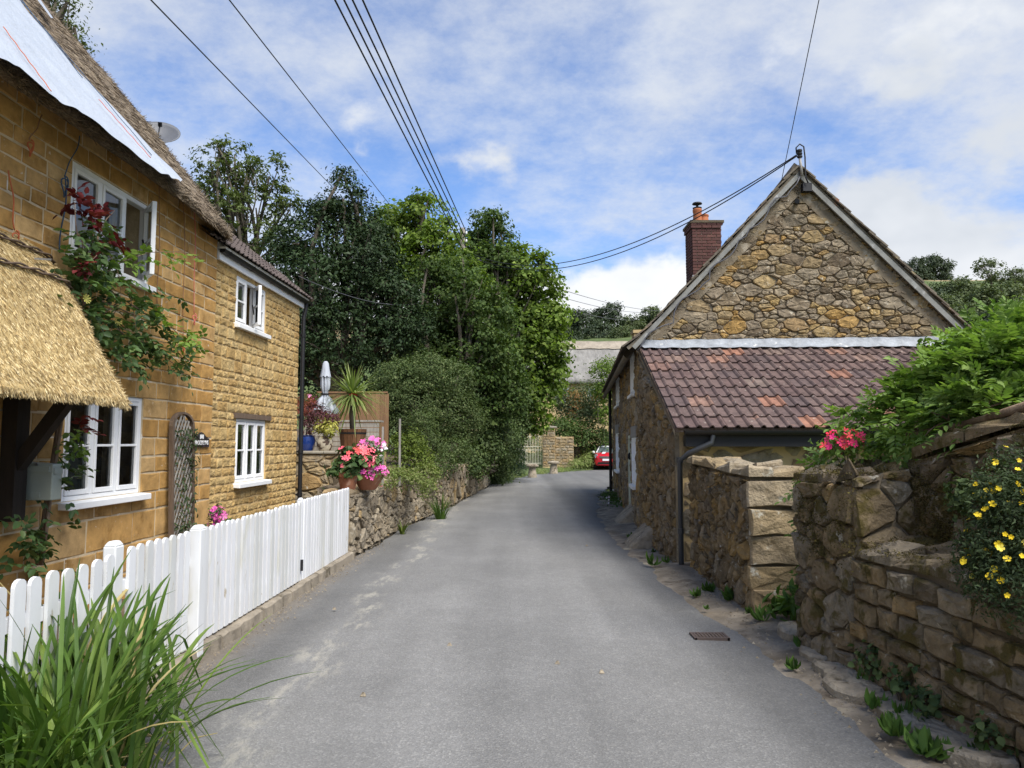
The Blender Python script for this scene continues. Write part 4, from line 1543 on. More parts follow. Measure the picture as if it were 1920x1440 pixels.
def tiled_cottage():
    rnd = random.Random(12)
    t = thing('tiled_cottage', 'rough ochre stone cottage with a brown tiled roof, joined to the thatched one', 'cottage', (-5.8, 11.0, 0))

    def f(u, v, n=0.0):
        return WALL_L(u, v, n - 0.035)
    E = 12.5
    UP = (9.82, 10.93, 3.2, 3.86)
    LO = (9.95, 11.06, 1.06, 1.93)
    wall_body(f, SEAM, E, 0.0, 4.05, [UP, LO], 0.38, 'wall', 'mortar_ochre', t)
    end = MB()
    end.prism([(0, 0), (-4.6, 0), (-4.6, 4.0), (-2.3, 5.9), (0, 4.0)], lambda u, v, n: f(E - 0.38 + n, v, u - 0.385), 0, 0.38)
    end.obj('gable_wall', 'mortar_ochre', t)
    cells = course_cells(SEAM + 0.005, E, 0.08, 3.95, [UP, (LO[0], LO[1], LO[2], 2.0), ], lambda v: 0.1 if rnd.random() < 0.6 else 0.145, 0.16, 0.34, rnd)
    lay(cells, f, t, 'rockface', rnd, depth=0.013, gap=0.0105, bev=0.012, dome=0.006, rounding=0, jit=0.007, tilt=0.05)
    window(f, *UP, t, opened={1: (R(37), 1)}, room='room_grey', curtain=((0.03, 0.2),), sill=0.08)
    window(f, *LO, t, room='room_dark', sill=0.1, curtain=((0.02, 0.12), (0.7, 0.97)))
    m = MB()
    m.fbox(f, LO[0] - 0.12, LO[1] + 0.14, 1.93, 2.0, -0.1, 0.035)
    m.obj('lintel', 'old_timber', t)
    m = MB()
    m.fbox(f, SEAM + 0.02, E + 0.1, 3.9, 4.05, 0.03, 0.06)
    m.obj('fascia', 'white_paint', t)
    m = MB()
    m.fbox(f, SEAM + 0.02, E + 0.1, 4.03, 4.06, -0.02, 0.14)
    m.obj('soffit', 'white_paint', t)
    m = MB()                                              # half-round gutter
    pr = [(0.085 + 0.05 * math.cos(math.pi + math.pi * i / 8), 4.035 + 0.055 * math.sin(math.pi + math.pi * i / 8)) for i in range(9)]
    vs = [f(SEAM + 0.02, z, n) for n, z in pr] + [f(E + 0.16, z, n) for n, z in pr]
    m.add(vs, [(i, i + 1, 10 + i, 9 + i) for i in range(8)] + [tuple(range(9)), tuple(range(9, 18))])
    g = m.obj('gutter', 'black_plastic', t, smooth=True, sharp=60)
    for u in (9.3, 10.1, 10.9, 11.7, 12.3):
        b = MB()
        pr2 = [(0.085 + 0.058 * math.cos(math.pi + math.pi * i / 8), 4.035 + 0.064 * math.sin(math.pi + math.pi * i / 8)) for i in range(9)]
        vs = [f(u, z, n) for n, z in pr2] + [f(u + 0.03, z, n) for n, z in pr2]
        b.add(vs, [(i, i + 1, 10 + i, 9 + i) for i in range(8)])
        b.obj('bracket', 'black_plastic', g, fix=False)
    m = MB()
    m.tube([f(E + 0.1, 4.0, 0.085), f(E + 0.1, 3.88, 0.08), f(E + 0.06, 3.75, 0.06), f(E + 0.06, 0.0, 0.06)], 0.035, 10)
    dp = m.obj('downpipe', 'black_plastic', t, smooth=True, sharp=60)
    for v in (3.4, 2.0, 1.42, 0.7):
        c = MB()
        c.tube([f(E + 0.06, v, 0.06), f(E + 0.06, v + 0.06, 0.06)], 0.043, 10)
        c.fbox(f, E + 0.0, E + 0.12, v + 0.015, v + 0.045, 0.0, 0.03)
        c.obj('clip', 'black_plastic', dp)
    pitch = 0.8
    sv = Vector((-math.cos(math.atan(pitch)), KL * 0.9, math.sin(math.atan(pitch))))
    ud = Vector((KL, 1, 0)).normalized()
    e0 = Vector(f(SEAM - 0.55, 4.075, 0.15))
    d = MB()
    a = e0 - Vector((0, 0, 0.02))
    w = ud * (E + 0.2 - SEAM + 0.55)
    s2 = sv * 3.9
    d.add([a, a + w, a + w + s2, a + s2], [(0, 1, 2, 3)])
    dk = d.obj('roof', 'old_timber', t, fix=False)
    r2 = MB()
    q = a + s2
    bk = Vector((-sv.x * -1, 0, -sv.z)) * 3.9
    r2.add([q, q + w, q + w + Vector((-2.9, 0, -2.3)), q + Vector((-2.9, 0, -2.3))], [(0, 1, 2, 3)])
    r2.obj('rear_roof', 'tile_brown', t, fix=False)
    gw, gl = 0.29, 0.29
    me = double_roll_tile(gl, gw, 0.022, 0.018)
    tile_roof(dk, e0 - sv * 0.04, ud, sv, 14, 13, gw, gl, me, 'tile_brown', rnd)
    v = MB()                                              # mortared verge at the far gable
    A = e0 + ud * (14 * gw)
    v.bar(A - sv * 0.05, A + sv * 3.8, 0.06, 0.05, up=(0, 0, 1))
    v.obj('verge', 'mortar_grey', t)


tiled_cottage()


# ---------------------------------------------------------------- stone house on the right
KR = 0.09
FAC = plane_map((2.24 - KR * 12.5, 0, 0), (KR, 1, 0), (-1, KR, 0))          # road front, u about y
GAB = plane_map((2.24, 12.5, 0), (1, -KR, 0), (-KR, -1, 0))                 # gable end, u from the road corner
CORNER = 12.5 * math.sqrt(1 + KR * KR) - KR * 0.0
NF = math.sqrt(1 + KR * KR)


def fy(y):
    """facade u for a given y"""
    return y * NF


def stone_house():
    rnd = random.Random(21)
    t = thing('stone_house', 'brown rubble stone house with a steep gable and a red brick chimney', 'house', (5.0, 18.0, 0))
    E0, E1 = fy(12.5), fy(23.9)
    APU, APZ, EZ, GW = 2.62, 6.16, 3.36, 5.1
    # gable
    poly = [(0.0, 0.0), (GW, 0.0), (GW, EZ + 0.12), (APU, APZ), (0.0, EZ)]
    m = MB()
    m.prism(poly, GAB, -0.45, 0.0)
    gw = m.obj('gable_wall', 'mortar_grey', t)
    bound = [(0.0, 3.33), (GW - 0.02, 3.33), (GW - 0.02, EZ + 0.1), (APU, APZ - 0.1), (0.0, EZ - 0.02)]
    cells = rubble_cells(bound, [], 0.06, 0.17, 1.75, rnd, power=2.0)
    lay(cells, GAB, gw, 'rubble', rnd, limit=300, depth=0.036, gap=0.004, bev=0.011, dome=0.012, rounding=1, jit=0.008, tilt=0.2)
    # front to the road
    U1 = (fy(14.2), fy(15.2), 2.56, 3.38)
    U2 = (fy(19.4), fy(21.1), 2.62, 3.42)
    L1 = (fy(14.02), fy(15.1), 0.78, 1.7)
    L2 = (fy(20.0), fy(21.5), 0.84, 1.86)
    D = (fy(15.55), fy(16.35), 0.2, 1.76)
    fw = wall_body(FAC, E0 + 0.002, E1, 0.0, 3.5, [U1, U2, L1, L2, D], 0.45, 'front_wall', 'mortar_sand', t)
    lin = [(L1[0] - 0.12, L1[1] + 0.12, L1[3], L1[3] + 0.22), (L2[0] - 0.15, L2[1] + 0.15, L2[3], L2[3] + 0.24)]
    cells = rubble_cells([(E0 + 0.01, 0.0), (E1, 0.0), (E1, 3.46), (E0 + 0.01, 3.46)], [U1, U2, L1, L2, D] + lin, 0.12, 0.3, 1.5, rnd, power=1.6)
    lay(cells, FAC, fw, 'rubble', rnd, limit=300, depth=0.03, gap=0.01, bev=0.014, dome=0.018, rounding=1, jit=0.008, tilt=0.2)
    for h in (U1, U2, L1, L2):
        window(FAC, *h, t, lights=2, rows=2, depth=-0.02, sill=0.11, room='room_dark', sillu=0.04)
    for h in lin:
        m = MB()
        m.fbox(FAC, h[0], h[1], h[2] + 0.003, h[3], -0.2, 0.05)
        m.obj('lintel', 'grey_timber', t)
    m = MB()
    m.fbox(FAC, D[0] + 0.07, D[1] - 0.07, D[2], D[3] - 0.07, -0.16, -0.1)
    dr = m.obj('door', 'sage_paint', t)
    for k in range(4):
        p = MB()
        w = (D[1] - D[0] - 0.14) / 4
        p.fbox(FAC, D[0] + 0.07 + k * w + 0.006, D[0] + 0.07 + (k + 1) * w - 0.006, D[2] + 0.01, D[3] - 0.08, -0.1, -0.085)
        p.obj('plank', 'sage_paint', dr)
    m = MB()
    for a, b, c, d in ((D[0], D[0] + 0.07, D[2], D[3]), (D[1] - 0.07, D[1], D[2], D[3]), (D[0] + 0.07, D[1] - 0.07, D[3] - 0.07, D[3])):
        m.fbox(FAC, a, b, c, d, -0.17, 0.03)
    m.obj('door_frame', 'sage_paint', dr)
    m = MB()
    c = Vector(FAC(D[0] + 0.2, 1.3, 0.03))
    m.tube([c + Vector((0, 0, 0.09)), c + Vector((-0.02, 0, 0.05)), c + Vector((-0.02, 0, -0.02)), c + Vector((0, 0, -0.06))], [0.012, 0.03, 0.035, 0.012], 8)
    m.obj('knocker', 'wire_black', dr, smooth=True)
    # side wall at the back (closes the block)
    m = MB()
    m.prism([(0, 0), (GW, 0), (GW, EZ), (APU, APZ - 0.1), (0, EZ)], lambda u, v, n: (GAB(u, v, 0)[0] + KR * 12.0, GAB(u, v, 0)[1] + 12.0 + n, v), -0.2, 0.0)
    m.obj('rear_gable', 'mortar_grey', t)
    # roof: two slopes under stone slates
    LEN = 11.8

    def rl(s, w, n=0.0):                                   # left slope, s from eave up 0..1, w along from the verge
        u = -0.3 + (APU + 0.3) * s
        sl = (APZ - EZ) / APU
        z = EZ - 0.3 * sl + (APU + 0.3) * sl * s + 0.07 + n * 0.68
        z += 0.10 * max(0, 1 - s / 0.22) ** 2              # bell-cast foot
        q = GAB(u - n * 0.73, z, 0.14)
        return (q[0] + KR * w, q[1] + w, q[2])

    def rr(s, w, n=0.0):
        u = GW + 0.3 + (APU - GW - 0.3) * s
        sl = (APZ - EZ - 0.12) / (GW - APU)
        z = EZ + 0.12 - 0.3 * sl + (GW + 0.3 - APU) * sl * s + 0.07 + n * 0.68
        q = GAB(u + n * 0.73, z, 0.14)
        return (q[0] + KR * w, q[1] + w, q[2])
    for fn, nm in ((rl, 'roof'), (rr, 'rear_roof')):
        m = MB()
        N = 12
        vs = []
        for i in range(N + 1):
            vs += [fn(i / N, 0.03), fn(i / N, LEN), fn(i / N, LEN, -0.06), fn(i / N, 0.03, -0.06)]
        fs = []
        for i in range(N):
            a = 4 * i
            fs += [(a, a + 1, a + 5, a + 4), (a + 2, a + 3, a + 7, a + 6), (a + 3, a, a + 4, a + 7), (a + 1, a + 2, a + 6, a + 5)]
        m.add(vs, fs)
        deck = m.obj(nm, 'slate', t)
        rows = 15
        rest = MB()
        for j in range(rows):
            w = -0.02 + rnd.uniform(-0.03, 0.02)
            k = 0
            while w < LEN:
                wd = rnd.uniform(0.22, 0.42)
                s0, s1 = j / rows - 0.012, (j + 1.25) / rows
                th = rnd.uniform(0.018, 0.03)
                e = 0.0
                c = [fn(s0, w, 0.035 + e), fn(s0, w + wd - 0.012, 0.035 + e), fn(min(s1, 1.0), w + wd - 0.012, 0.006), fn(min(s1, 1.0), w, 0.006)]
                c2 = [fn(s0, w, 0.035 + e + th), fn(s0, w + wd - 0.012, 0.035 + e + th * rnd.uniform(0.8, 1.2)), fn(min(s1, 1.0), w + wd - 0.012, 0.006 + th), fn(min(s1, 1.0), w, 0.006 + th)]
                own = k < (7 if fn is rl else 1)
                mb = MB() if own else rest
                mb.hexa(c + c2)
                if own:
                    mb.obj('slate', 'slate', deck)
                w += wd
                k += 1
                if fn is rr and k > 6:
                    break
        tag(rest.obj('slates_beyond', 'slate', deck), kind='stuff')
    # ridge stones
    for k in range(14):
        m = MB()
        a, b = 0.0 + k * 0.88, 0.0 + k * 0.88 + 0.86
        p = [rl(0.955, a, 0.04), rl(1.0, a, 0.11), rr(0.955, a, 0.04), rl(0.955, b, 0.04), rl(1.0, b, 0.11), rr(0.955, b, 0.04)]
        m.add(p, [(0, 1, 4, 3), (1, 2, 5, 4), (0, 2, 1), (3, 4, 5), (0, 3, 5, 2)])
        m.obj('ridge_stone', 'slate', t)
    # barge boards and verge mortar
    for fn, nm in ((rl, 1), (rr, -1)):
        m = MB()
        c = [fn(0.02, 0.0, -0.05), fn(0.985, 0.0, -0.05), fn(0.985, 0.0, -0.125), fn(0.02, 0.0, -0.125)]
        c2 = [fn(0.02, 0.035, -0.05), fn(0.985, 0.035, -0.05), fn(0.985, 0.035, -0.125), fn(0.02, 0.035, -0.125)]
        m.hexa(c + c2)
        m.obj('barge_board', 'grey_board', t)
        m = MB()
        c = [fn(0.02, 0.1, -0.15), fn(0.98, 0.1, -0.15), fn(0.98, 0.1, -0.32), fn(0.02, 0.1, -0.32)]
        c2 = [fn(0.02, 0.2, -0.15), fn(0.98, 0.2, -0.15), fn(0.98, 0.2, -0.32), fn(0.02, 0.2, -0.32)]
        m.hexa(c + c2)
        m.obj('verge_mortar', 'mortar_grey', t)
    m = MB()                                              # cable clipped down the verge
    pts = [Vector(rl(0.97 - 0.95 * i / 30, -0.03, -0.12 - 0.05 * math.sin(i * 1.1) - (0.07 if i % 7 == 3 else 0))) for i in range(31)]
    m.tube(pts, 0.011, 5)
    m.obj('verge_cable', 'wire_grey', t, smooth=True)
    m = MB()                                              # thin dark pipe at the corner of the front
    m.tube([FAC(E0 + 0.08, 3.2, 0.08), FAC(E0 + 0.08, 2.0, 0.075), FAC(E0 + 0.1, 0.95, 0.07)], 0.016, 6)
    m.obj('conduit', 'iron_brown', t, smooth=True)
    m = MB()
    m.tube([FAC(E1 - 0.1, 3.3, 0.1), FAC(E1 - 0.1, 0.05, 0.1)], 0.05, 8)
    m.obj('downpipe', 'black_plastic', t, smooth=True, sharp=60)
    m = MB()                                              # eave gutter
    pr = [(0.28 + 0.06 * math.cos(math.pi + math.pi * i / 6), 3.09 + 0.06 * math.sin(math.pi + math.pi * i / 6)) for i in range(7)]
    vs = [FAC(E0 - 0.05, z, n) for n, z in pr] + [FAC(E1 + 0.1, z, n) for n, z in pr]
    m.add(vs, [(i, i + 1, 8 + i, 7 + i) for i in range(6)])
    m.obj('gutter', 'slate', t, smooth=True, fix=False)
    # chimney of red brick
    CX, CY, CW, CD = 4.16, 16.75, 0.68, 0.66
    Z0, Z1 = 4.55, 6.66
    m = MB()
    m.box(CX + 0.012, CX + CW - 0.012, CY + 0.012, CY + CD - 0.012, Z0, Z1)
    ch = m.obj('chimney', 'mortar_grey', t)
    z = Z0
    row = 0
    while z < Z1 - 0.01:
        h = 0.067
        over = 0.03 if z > Z1 - 0.16 else 0.0
        for side in range(2):
            W_ = CW if side == 0 else CD
            off = 0.0 if (row + side) % 2 == 0 else -0.115
            p = off
            while p < W_ - 0.02:
                a, b = max(p, -over * 0), min(p + 0.22, W_)
                if b - a > 0.03:
                    br = MB()
                    if side == 0:
                        br.box(CX + a + 0.005 - (over if a <= 0 else 0), CX + b - 0.005 + (over if b >= W_ else 0), CY - 0.002 - over - rnd.uniform(0, 0.004), CY + 0.05, z + 0.005, z + h - 0.004)
                    else:
                        br.box(CX - 0.002 - over - rnd.uniform(0, 0.004), CX + 0.05, CY + 0.055 + a * 0.92, CY + 0.055 + b * 0.92 - 0.01, z + 0.005, z + h - 0.004)
                    br.obj('brick', 'brick_red', ch)
                p += 0.225
        z += h + 0.004
        row += 1
    m = MB()
    m.box(CX - 0.05, CX + CW + 0.05, CY - 0.05, CY + CD + 0.05, Z1, Z1 + 0.06)
    m.obj('cap', 'mortar_dark', ch)
    m = MB()
    m.box(CX - 0.012, CX + CW * 0.55, CY - 0.012, CY + 0.02, 5.4, 5.44)
    m.obj('flashing', 'lead', ch)
    for px, py, r, h in ((CX + 0.2, CY + 0.28, 0.105, 0.36), (CX + 0.37, CY + 0.34, 0.11, 0.24)):
        m = MB()
        m.lathe([(r * 1.05, 0), (r * 0.92, h * 0.75), (r * 1.02, h * 0.8), (r * 1.05, h * 0.95), (r * 0.9, h)], (px, py, Z1 + 0.06), 14)
        m.obj('chimney_pot', 'pot_orange', ch, smooth=True, sharp=40)
    m = MB()
    c = (CX + 0.2, CY + 0.28, Z1 + 0.42)
    m.lathe([(0.1, 0.0), (0.11, 0.03), (0.03, 0.035)], c, 12)
    m.lathe([(0.03, 0.02), (0.03, 0.12)], c, 8)
    m.lathe([(0.03, 0.1), (0.12, 0.12), (0.1, 0.15), (0.03, 0.17)], c, 12)
    m.obj('cowl', 'wire_black', ch)
    # small far chimney
    p = at_y(1197, 625, 24.0)
    m = MB()
    m.box(p.x - 0.17, p.x + 0.15, 23.8, 24.3, 3.6, 5.15)
    m.box(p.x - 0.21, p.x + 0.19, 23.76, 24.34, 5.15, 5.25)
    m.obj('far_chimney', 'mortar_sand', t)
    # bracket and insulators on the gable tip
    a = Vector(GAB(APU, APZ + 0.02, 0.18))
    m = MB()
    m.tube([a + Vector((0.03, 0, -0.12)), a + Vector((0.0, 0, 0.2))], 0.022, 8)
    bk = m.obj('bracket', 'grey_timber', t, smooth=True)
    m = MB()
    m.lathe([(0.02, 0.18), (0.045, 0.2), (0.045, 0.22), (0.028, 0.23), (0.045, 0.25), (0.045, 0.27), (0.028, 0.28), (0.045, 0.3), (0.04, 0.33), (0.015, 0.34)], tuple(a), 12)
    m.obj('insulator', 'wire_black', bk, smooth=True, sharp=50)
    m = MB()
    m.tube([a + Vector((-0.05, 0, 0.26)), a + Vector((-0.06, -0.01, 0.36)), a + Vector((0.0, -0.02, 0.42)), a + Vector((0.07, -0.01, 0.38)), a + Vector((0.09, 0, 0.2)), a + Vector((0.08, -0.02, -0.15)), a + Vector((0.12, -0.02, -0.25))], 0.012, 6)
    m.obj('cable_loop', 'wire_black', bk, smooth=True)
    m = MB()
    q = Vector(GAB(APU + 0.1, APZ - 0.3, 0.05))
    m.box(q.x - 0.06, q.x + 0.09, q.y - 0.1, q.y + 0.0, q.z - 0.05, q.z + 0.09)
    m.obj('junction_box', 'wire_black', bk)
    m = MB()
    m.tube([GAB(APU - 0.02, APZ - 0.5, 0.02), GAB(APU - 0.05, APZ - 0.52, 0.14)], 0.04, 10)
    m.obj('security_lamp', 'black_plastic', t, smooth=True, sharp=50)
    return t


stone_house()


def lean_to():
    rnd = random.Random(31)
    t = thing('lean_to', 'low stone lean-to with a mottled red clay tile roof against the gable', 'outbuilding', (4.6, 11.0, 0))
    KE = 0.05
    FR = plane_map((2.24, 9.93, 0), (1, -KE, 0), (-KE, -1, 0))
    m = MB()
    m.prism([(0.0, 0.0), (5.1, 0.0), (5.1, 1.78), (0.0, 1.78)], FR, -0.35, 0.0)
    fw = m.obj('front_wall', 'mortar_sand', t)
    cells = rubble_cells([(0.02, 0.0), (5.05, 0.0), (5.05, 1.72), (0.02, 1.72)], [], 0.13, 0.32, 1.5, rnd)
    lay(cells, FR, fw, 'wall_block', rnd, limit=160, depth=0.016, gap=0.028, bev=0.022, dome=0.012, rounding=1, jit=0.012, tilt=0.1)
    # side to the road, its top following the roof
    SIDE = plane_map((2.26, 0, 0), (-0.008, 1, 0), (-1, -0.008, 0))
    y0, y1 = 9.93, 12.5
    pl = [(y0, 0.0), (y1, 0.0), (y1, 3.12), (y0, 1.78)]
    m = MB()
    m.prism(pl, SIDE, -0.34, 0.0)
    sw = m.obj('side_wall', 'mortar_grey', t)
    cells = rubble_cells([(y0 + 0.01, 0.0), (y1, 0.0), (y1, 3.06), (y0 + 0.01, 1.73)], [], 0.08, 0.19, 1.4, rnd, power=1.5)
    lay(cells, SIDE, sw, 'rubble_dark', rnd, limit=300, depth=0.03, gap=0.006, bev=0.013, dome=0.02, rounding=1, jit=0.008, tilt=0.25)
    # tiled roof
    e = Vector((2.14, 9.66, 1.80))
    ud = Vector((1, -KE, 0)).normalized()
    run = Vector((0.02, 2.72, 1.40))
    sv = run.normalized()
    m = MB()
    a = e - Vector((0, 0, 0.012))
    m.add([a, a + ud * 5.3, a + ud * 5.3 + run, a + run, a - Vector((0, 0, 0.05)), a + ud * 5.3 - Vector((0, 0, 0.05)), a + ud * 5.3 + run - Vector((0, 0, 0.05)), a + run - Vector((0, 0, 0.05))],
          [(0, 1, 2, 3), (7, 6, 5, 4), (0, 4, 5, 1), (3, 2, 6, 7), (0, 3, 7, 4), (1, 5, 6, 2)])
    dk = m.obj('roof', 'old_timber', t)
    gw, gl = 0.328, 0.334
    me = double_roll_tile(gl, gw, 0.034, 0.026)
    tile_roof(dk, e - sv * 0.05, ud, sv, 16, 9, gw, gl, me, 'tile_roof', rnd)
    # timber verge board under the tile ends
    m = MB()
    m.hexa([e + Vector((-0.01, 0.02, -0.06)), e + Vector((0.03, 0.02, -0.06)), e + run + Vector((0.03, 0, -0.06)), e + run + Vector((-0.01, 0, -0.06)),
            e + Vector((-0.01, 0.02, -0.012)), e + Vector((0.03, 0.02, -0.012)), e + run + Vector((0.03, 0, -0.012)), e + run + Vector((-0.01, 0, -0.012))])
    m.obj('verge_board', 'old_timber', t)
    # lead flashing dressed over the top course
    m = MB()
    vs = []
    N = 46
    for i in range(N + 1):
        u = -0.06 + 5.2 * i / N
        top = GAB(u, 3.335 + 0.006 * math.sin(i * 1.7), 0.055)
        mid = GAB(u, 3.25 + 0.006 * math.sin(i * 2.3), 0.075)
        lowp = e + ud * (u + 0.1) + sv * 2.86
        low = (lowp.x, lowp.y, lowp.z + 0.062 + 0.008 * math.sin(i * 1.9))
        vs += [top, mid, low]
    m.add(vs, [(3 * i + k, 3 * i + 3 + k, 3 * i + 4 + k, 3 * i + 1 + k) for i in range(N) for k in range(2)])
    m.obj('lead_flashing', 'lead', t, smooth=True, fix=False)
    # gutter, board behind it, downpipe
    G = plane_map((e.x + 0.1, e.y - 0.03, 0), ud, (-KE, -1, 0))
    m = MB()
    pr = [(0.035 + 0.058 * math.cos(math.pi + math.pi * i / 8), 1.755 + 0.06 * math.sin(math.pi + math.pi * i / 8)) for i in range(9)]
    vs = [G(0.0, z, n) for n, z in pr] + [G(5.1, z, n) for n, z in pr]
    m.add(vs, [(i, i + 1, 10 + i, 9 + i) for i in range(8)] + [tuple(range(9)), tuple(range(9, 18))])
    g = m.obj('gutter', 'black_plastic', t, smooth=True, sharp=60)
    m = MB()
    m.fbox(G, 0.02, 5.1, 1.55, 1.7, -0.2, -0.03)
    m.obj('wall_plate', 'black_plastic', t)
    m = MB()
    p1 = Vector(G(0.36, 1.7, 0.03))
    m.tube([p1, p1 - Vector((0.02, 0, 0.1)), p1 - Vector((0.32, 0.0, 0.24)), Vector((2.2, 9.74, 1.36)), Vector((2.2, 9.76, 0.02))], 0.036, 10)
    dp = m.obj('downpipe', 'pipe_grey', t, smooth=True, sharp=60)
    for z in (1.34, 0.42):
        c = MB()
        c.tube([(2.2, 9.75, z), (2.2, 9.75, z + 0.07)], 0.046, 10)
        c.obj('collar', 'pipe_grey', dp)


lean_to()


def garden_wall():
    rnd = random.Random(41)
    t = thing('garden_wall', 'stub of dark rubble garden wall with big squared blocks at its end', 'wall', (2.45, 8.4, 0))
    RF = plane_map((2.12, 0, 0), (0.02, 1, 0), (-1, 0.02, 0))       # road face: u about y
    m = MB()
    m.hexa([(2.265, 7.08, 0), (2.72, 7.08, 0), (2.75, 9.58, 0), (2.31, 9.58, 0), (2.265, 7.08, 1.3), (2.72, 7.08, 1.34), (2.75, 9.58, 1.38), (2.31, 9.58, 1.38)])
    m.obj('core', 'mortar_dark', t)

    def F(u, v, n=0.0):
        return (2.265 + (u - 7.08) * 0.018 - n, u, v)
    cells = rubble_cells([(7.1, 0.0), (9.56, 0.0), (9.56, 1.32), (7.1, 1.25)], [], 0.07, 0.2, 1.15, rnd, power=1.4)
    lay(cells, F, t, 'rubble_dark', rnd, limit=300, depth=0.032, gap=0.005, bev=0.013, dome=0.022, rounding=1, jit=0.008, tilt=0.3)

    def G(u, v, n=0.0):
        return (u, 7.08 - n, v)
    cells = course_cells(2.235, 2.74, 0.0, 1.25, [], lambda v: 0.235, 0.3, 0.55, rnd)
    lay(cells, G, t, 'wall_block', rnd, name='end_block', depth=0.04, gap=0.005, bev=0.012, dome=0.012, rounding=0, jit=0.016, tilt=0.1)

    def T(u, v, n=0.0):
        return (v, u, 1.3 + (u - 7.08) * 0.03 + n)
    cells = course_cells(7.03, 9.56, 2.22, 2.76, [], lambda v: 0.27, 0.25, 0.5, rnd)
    lay(cells, T, t, 'wall_block', rnd, name='coping_stone', depth=0.045, gap=0.006, bev=0.02, dome=0.014, rounding=0, jit=0.02, tilt=0.16)


garden_wall()


def boundary_wall():
    rnd = random.Random(51)
    t = thing('boundary_wall', 'mossy stone boundary wall with a deep ledge, vine along its top', 'wall', (2.8, 4.0, 0))
    fx = lambda y: 2.3 - 0.092 * (y - 5.64)
    END = 5.95
    LZ = 0.86
    SB = 0.42
    topz = lambda y: 1.34 + (5.9 - y) * 0.22
    m = MB()
    # lower wall
    m.hexa([(fx(0.6), 0.6, -0.05), (fx(0.6) + 1.0, 0.6, -0.05), (fx(END) + 0.62, END, -0.05), (fx(END), END, -0.05),
            (fx(0.6), 0.6, LZ), (fx(0.6) + 1.0, 0.6, LZ), (fx(END) + 0.62, END, LZ), (fx(END), END, LZ)])
    m.obj('lower_core', 'mortar_dark', t)
    m = MB()
    m.hexa([(fx(0.6) + SB, 0.6, LZ - 0.02), (fx(0.6) + 0.98, 0.6, LZ - 0.02), (fx(5.5) + 0.7, 5.5, LZ - 0.02), (fx(5.5) + SB, 5.5, LZ - 0.02),
            (fx(0.6) + SB + 0.04, 0.6, topz(0.6) - 0.04), (fx(0.6) + 0.98, 0.6, topz(0.6)), (fx(5.5) + 0.7, 5.5, topz(5.5)), (fx(5.5) + SB + 0.04, 5.5, topz(5.5) - 0.03)])
    m.obj('upper_core', 'mortar_grey', t)
    m = MB()
    m.hexa([(fx(5.1), 5.1, LZ - 0.02), (fx(5.1) + 0.75, 5.1, LZ - 0.02), (fx(END) + 0.6, END, LZ - 0.02), (fx(END), END, LZ - 0.02),
            (fx(5.1) + 0.06, 5.1, 1.36), (fx(5.1) + 0.75, 5.1, 1.5), (fx(END) + 0.6, END, 1.33), (fx(END) + 0.04, END, 1.3)])
    m.obj('pier_core', 'mortar_grey', t)

    def LF(u, v, n=0.0):
        return (fx(u) - n * 1.0, u - n * 0.09, v)
    cells = course_cells(1.6, 5.15, 0.0, LZ - 0.06, [], lambda v: 0.13, 0.16, 0.42, rnd)
    cells = [[(u, v - 0.02 * math.sin(u * 2.3) + 0.0) for u, v in c] for c in cells]
    lay(cells, LF, t, 'mossy_block', rnd, depth=0.045, gap=0.009, bev=0.012, dome=0.014, rounding=0, jit=0.014, tilt=0.16)
    cells = rubble_cells([(5.12, 0.0), (END - 0.01, 0.0), (END - 0.01, 1.28), (5.12, 1.34)], [], 0.08, 0.2, 1.3, rnd, power=1.4)
    lay(cells, LF, t, 'mossy_block', rnd, depth=0.04, gap=0.008, bev=0.013, dome=0.016, rounding=1, jit=0.01, tilt=0.18)

    def EF(u, v, n=0.0):
        return (u, END + n, v)
    cells = course_cells(fx(END), fx(END) + 0.6, 0.0, 1.28, [], lambda v: 0.24, 0.25, 0.5, rnd)
    lay(cells, EF, t, 'wall_block', rnd, depth=0.04, gap=0.006, bev=0.03, dome=0.02, rounding=0, jit=0.014, tilt=0.1)

    def PF(u, v, n=0.0):                                   # face of the pier over the ledge
        return (fx(5.1) + u, 5.1 - n, v)
    cells = rubble_cells([(-0.02, LZ), (SB + 0.05, LZ), (SB + 0.05, 1.44), (-0.02, 1.36)], [], 0.12, 0.26, 1.2, rnd, power=1.4)
    lay(cells, PF, t, 'mossy_block', rnd, depth=0.04, gap=0.008, bev=0.013, dome=0.016, rounding=1, jit=0.01, tilt=0.18)

    def UF(u, v, n=0.0):
        return (fx(u) + SB - n, u - n * 0.09, v)
    cells = rubble_cells([(1.6, LZ), (5.12, LZ), (5.12, topz(5.12) - 0.06), (1.6, topz(1.6) - 0.06)], [], 0.1, 0.28, 1.5, rnd, power=1.4)
    lay(cells, UF, t, 'mossy_block', rnd, depth=0.035, gap=0.008, bev=0.02, dome=0.03, rounding=1, jit=0.012, tilt=0.25)

    def LT(u, v, n=0.0):                                   # ledge, stones laid flat and sloping to the road
        return (fx(u) + v, u, LZ + (v / SB) * 0.07 + n)
    cells = course_cells(1.6, 5.14, -0.03, SB, [], lambda v: 0.23, 0.2, 0.42, rnd)
    lay(cells, LT, t, 'mossy_block', rnd, name='ledge_stone', depth=0.045, gap=0.006, bev=0.03, dome=0.03, rounding=0, jit=0.018, tilt=0.2)

    def TT(u, v, n=0.0):
        return (fx(u) + v, u, (topz(u) if u < 5.15 else 1.36 + (v - 0.3) * 0.12) + n)
    cells = course_cells(1.6, 5.13, SB - 0.02, 0.95, [], lambda v: 0.27, 0.25, 0.5, rnd) + course_cells(5.16, END + 0.02, -0.02, 0.66, [], lambda v: 0.23, 0.2, 0.4, rnd)
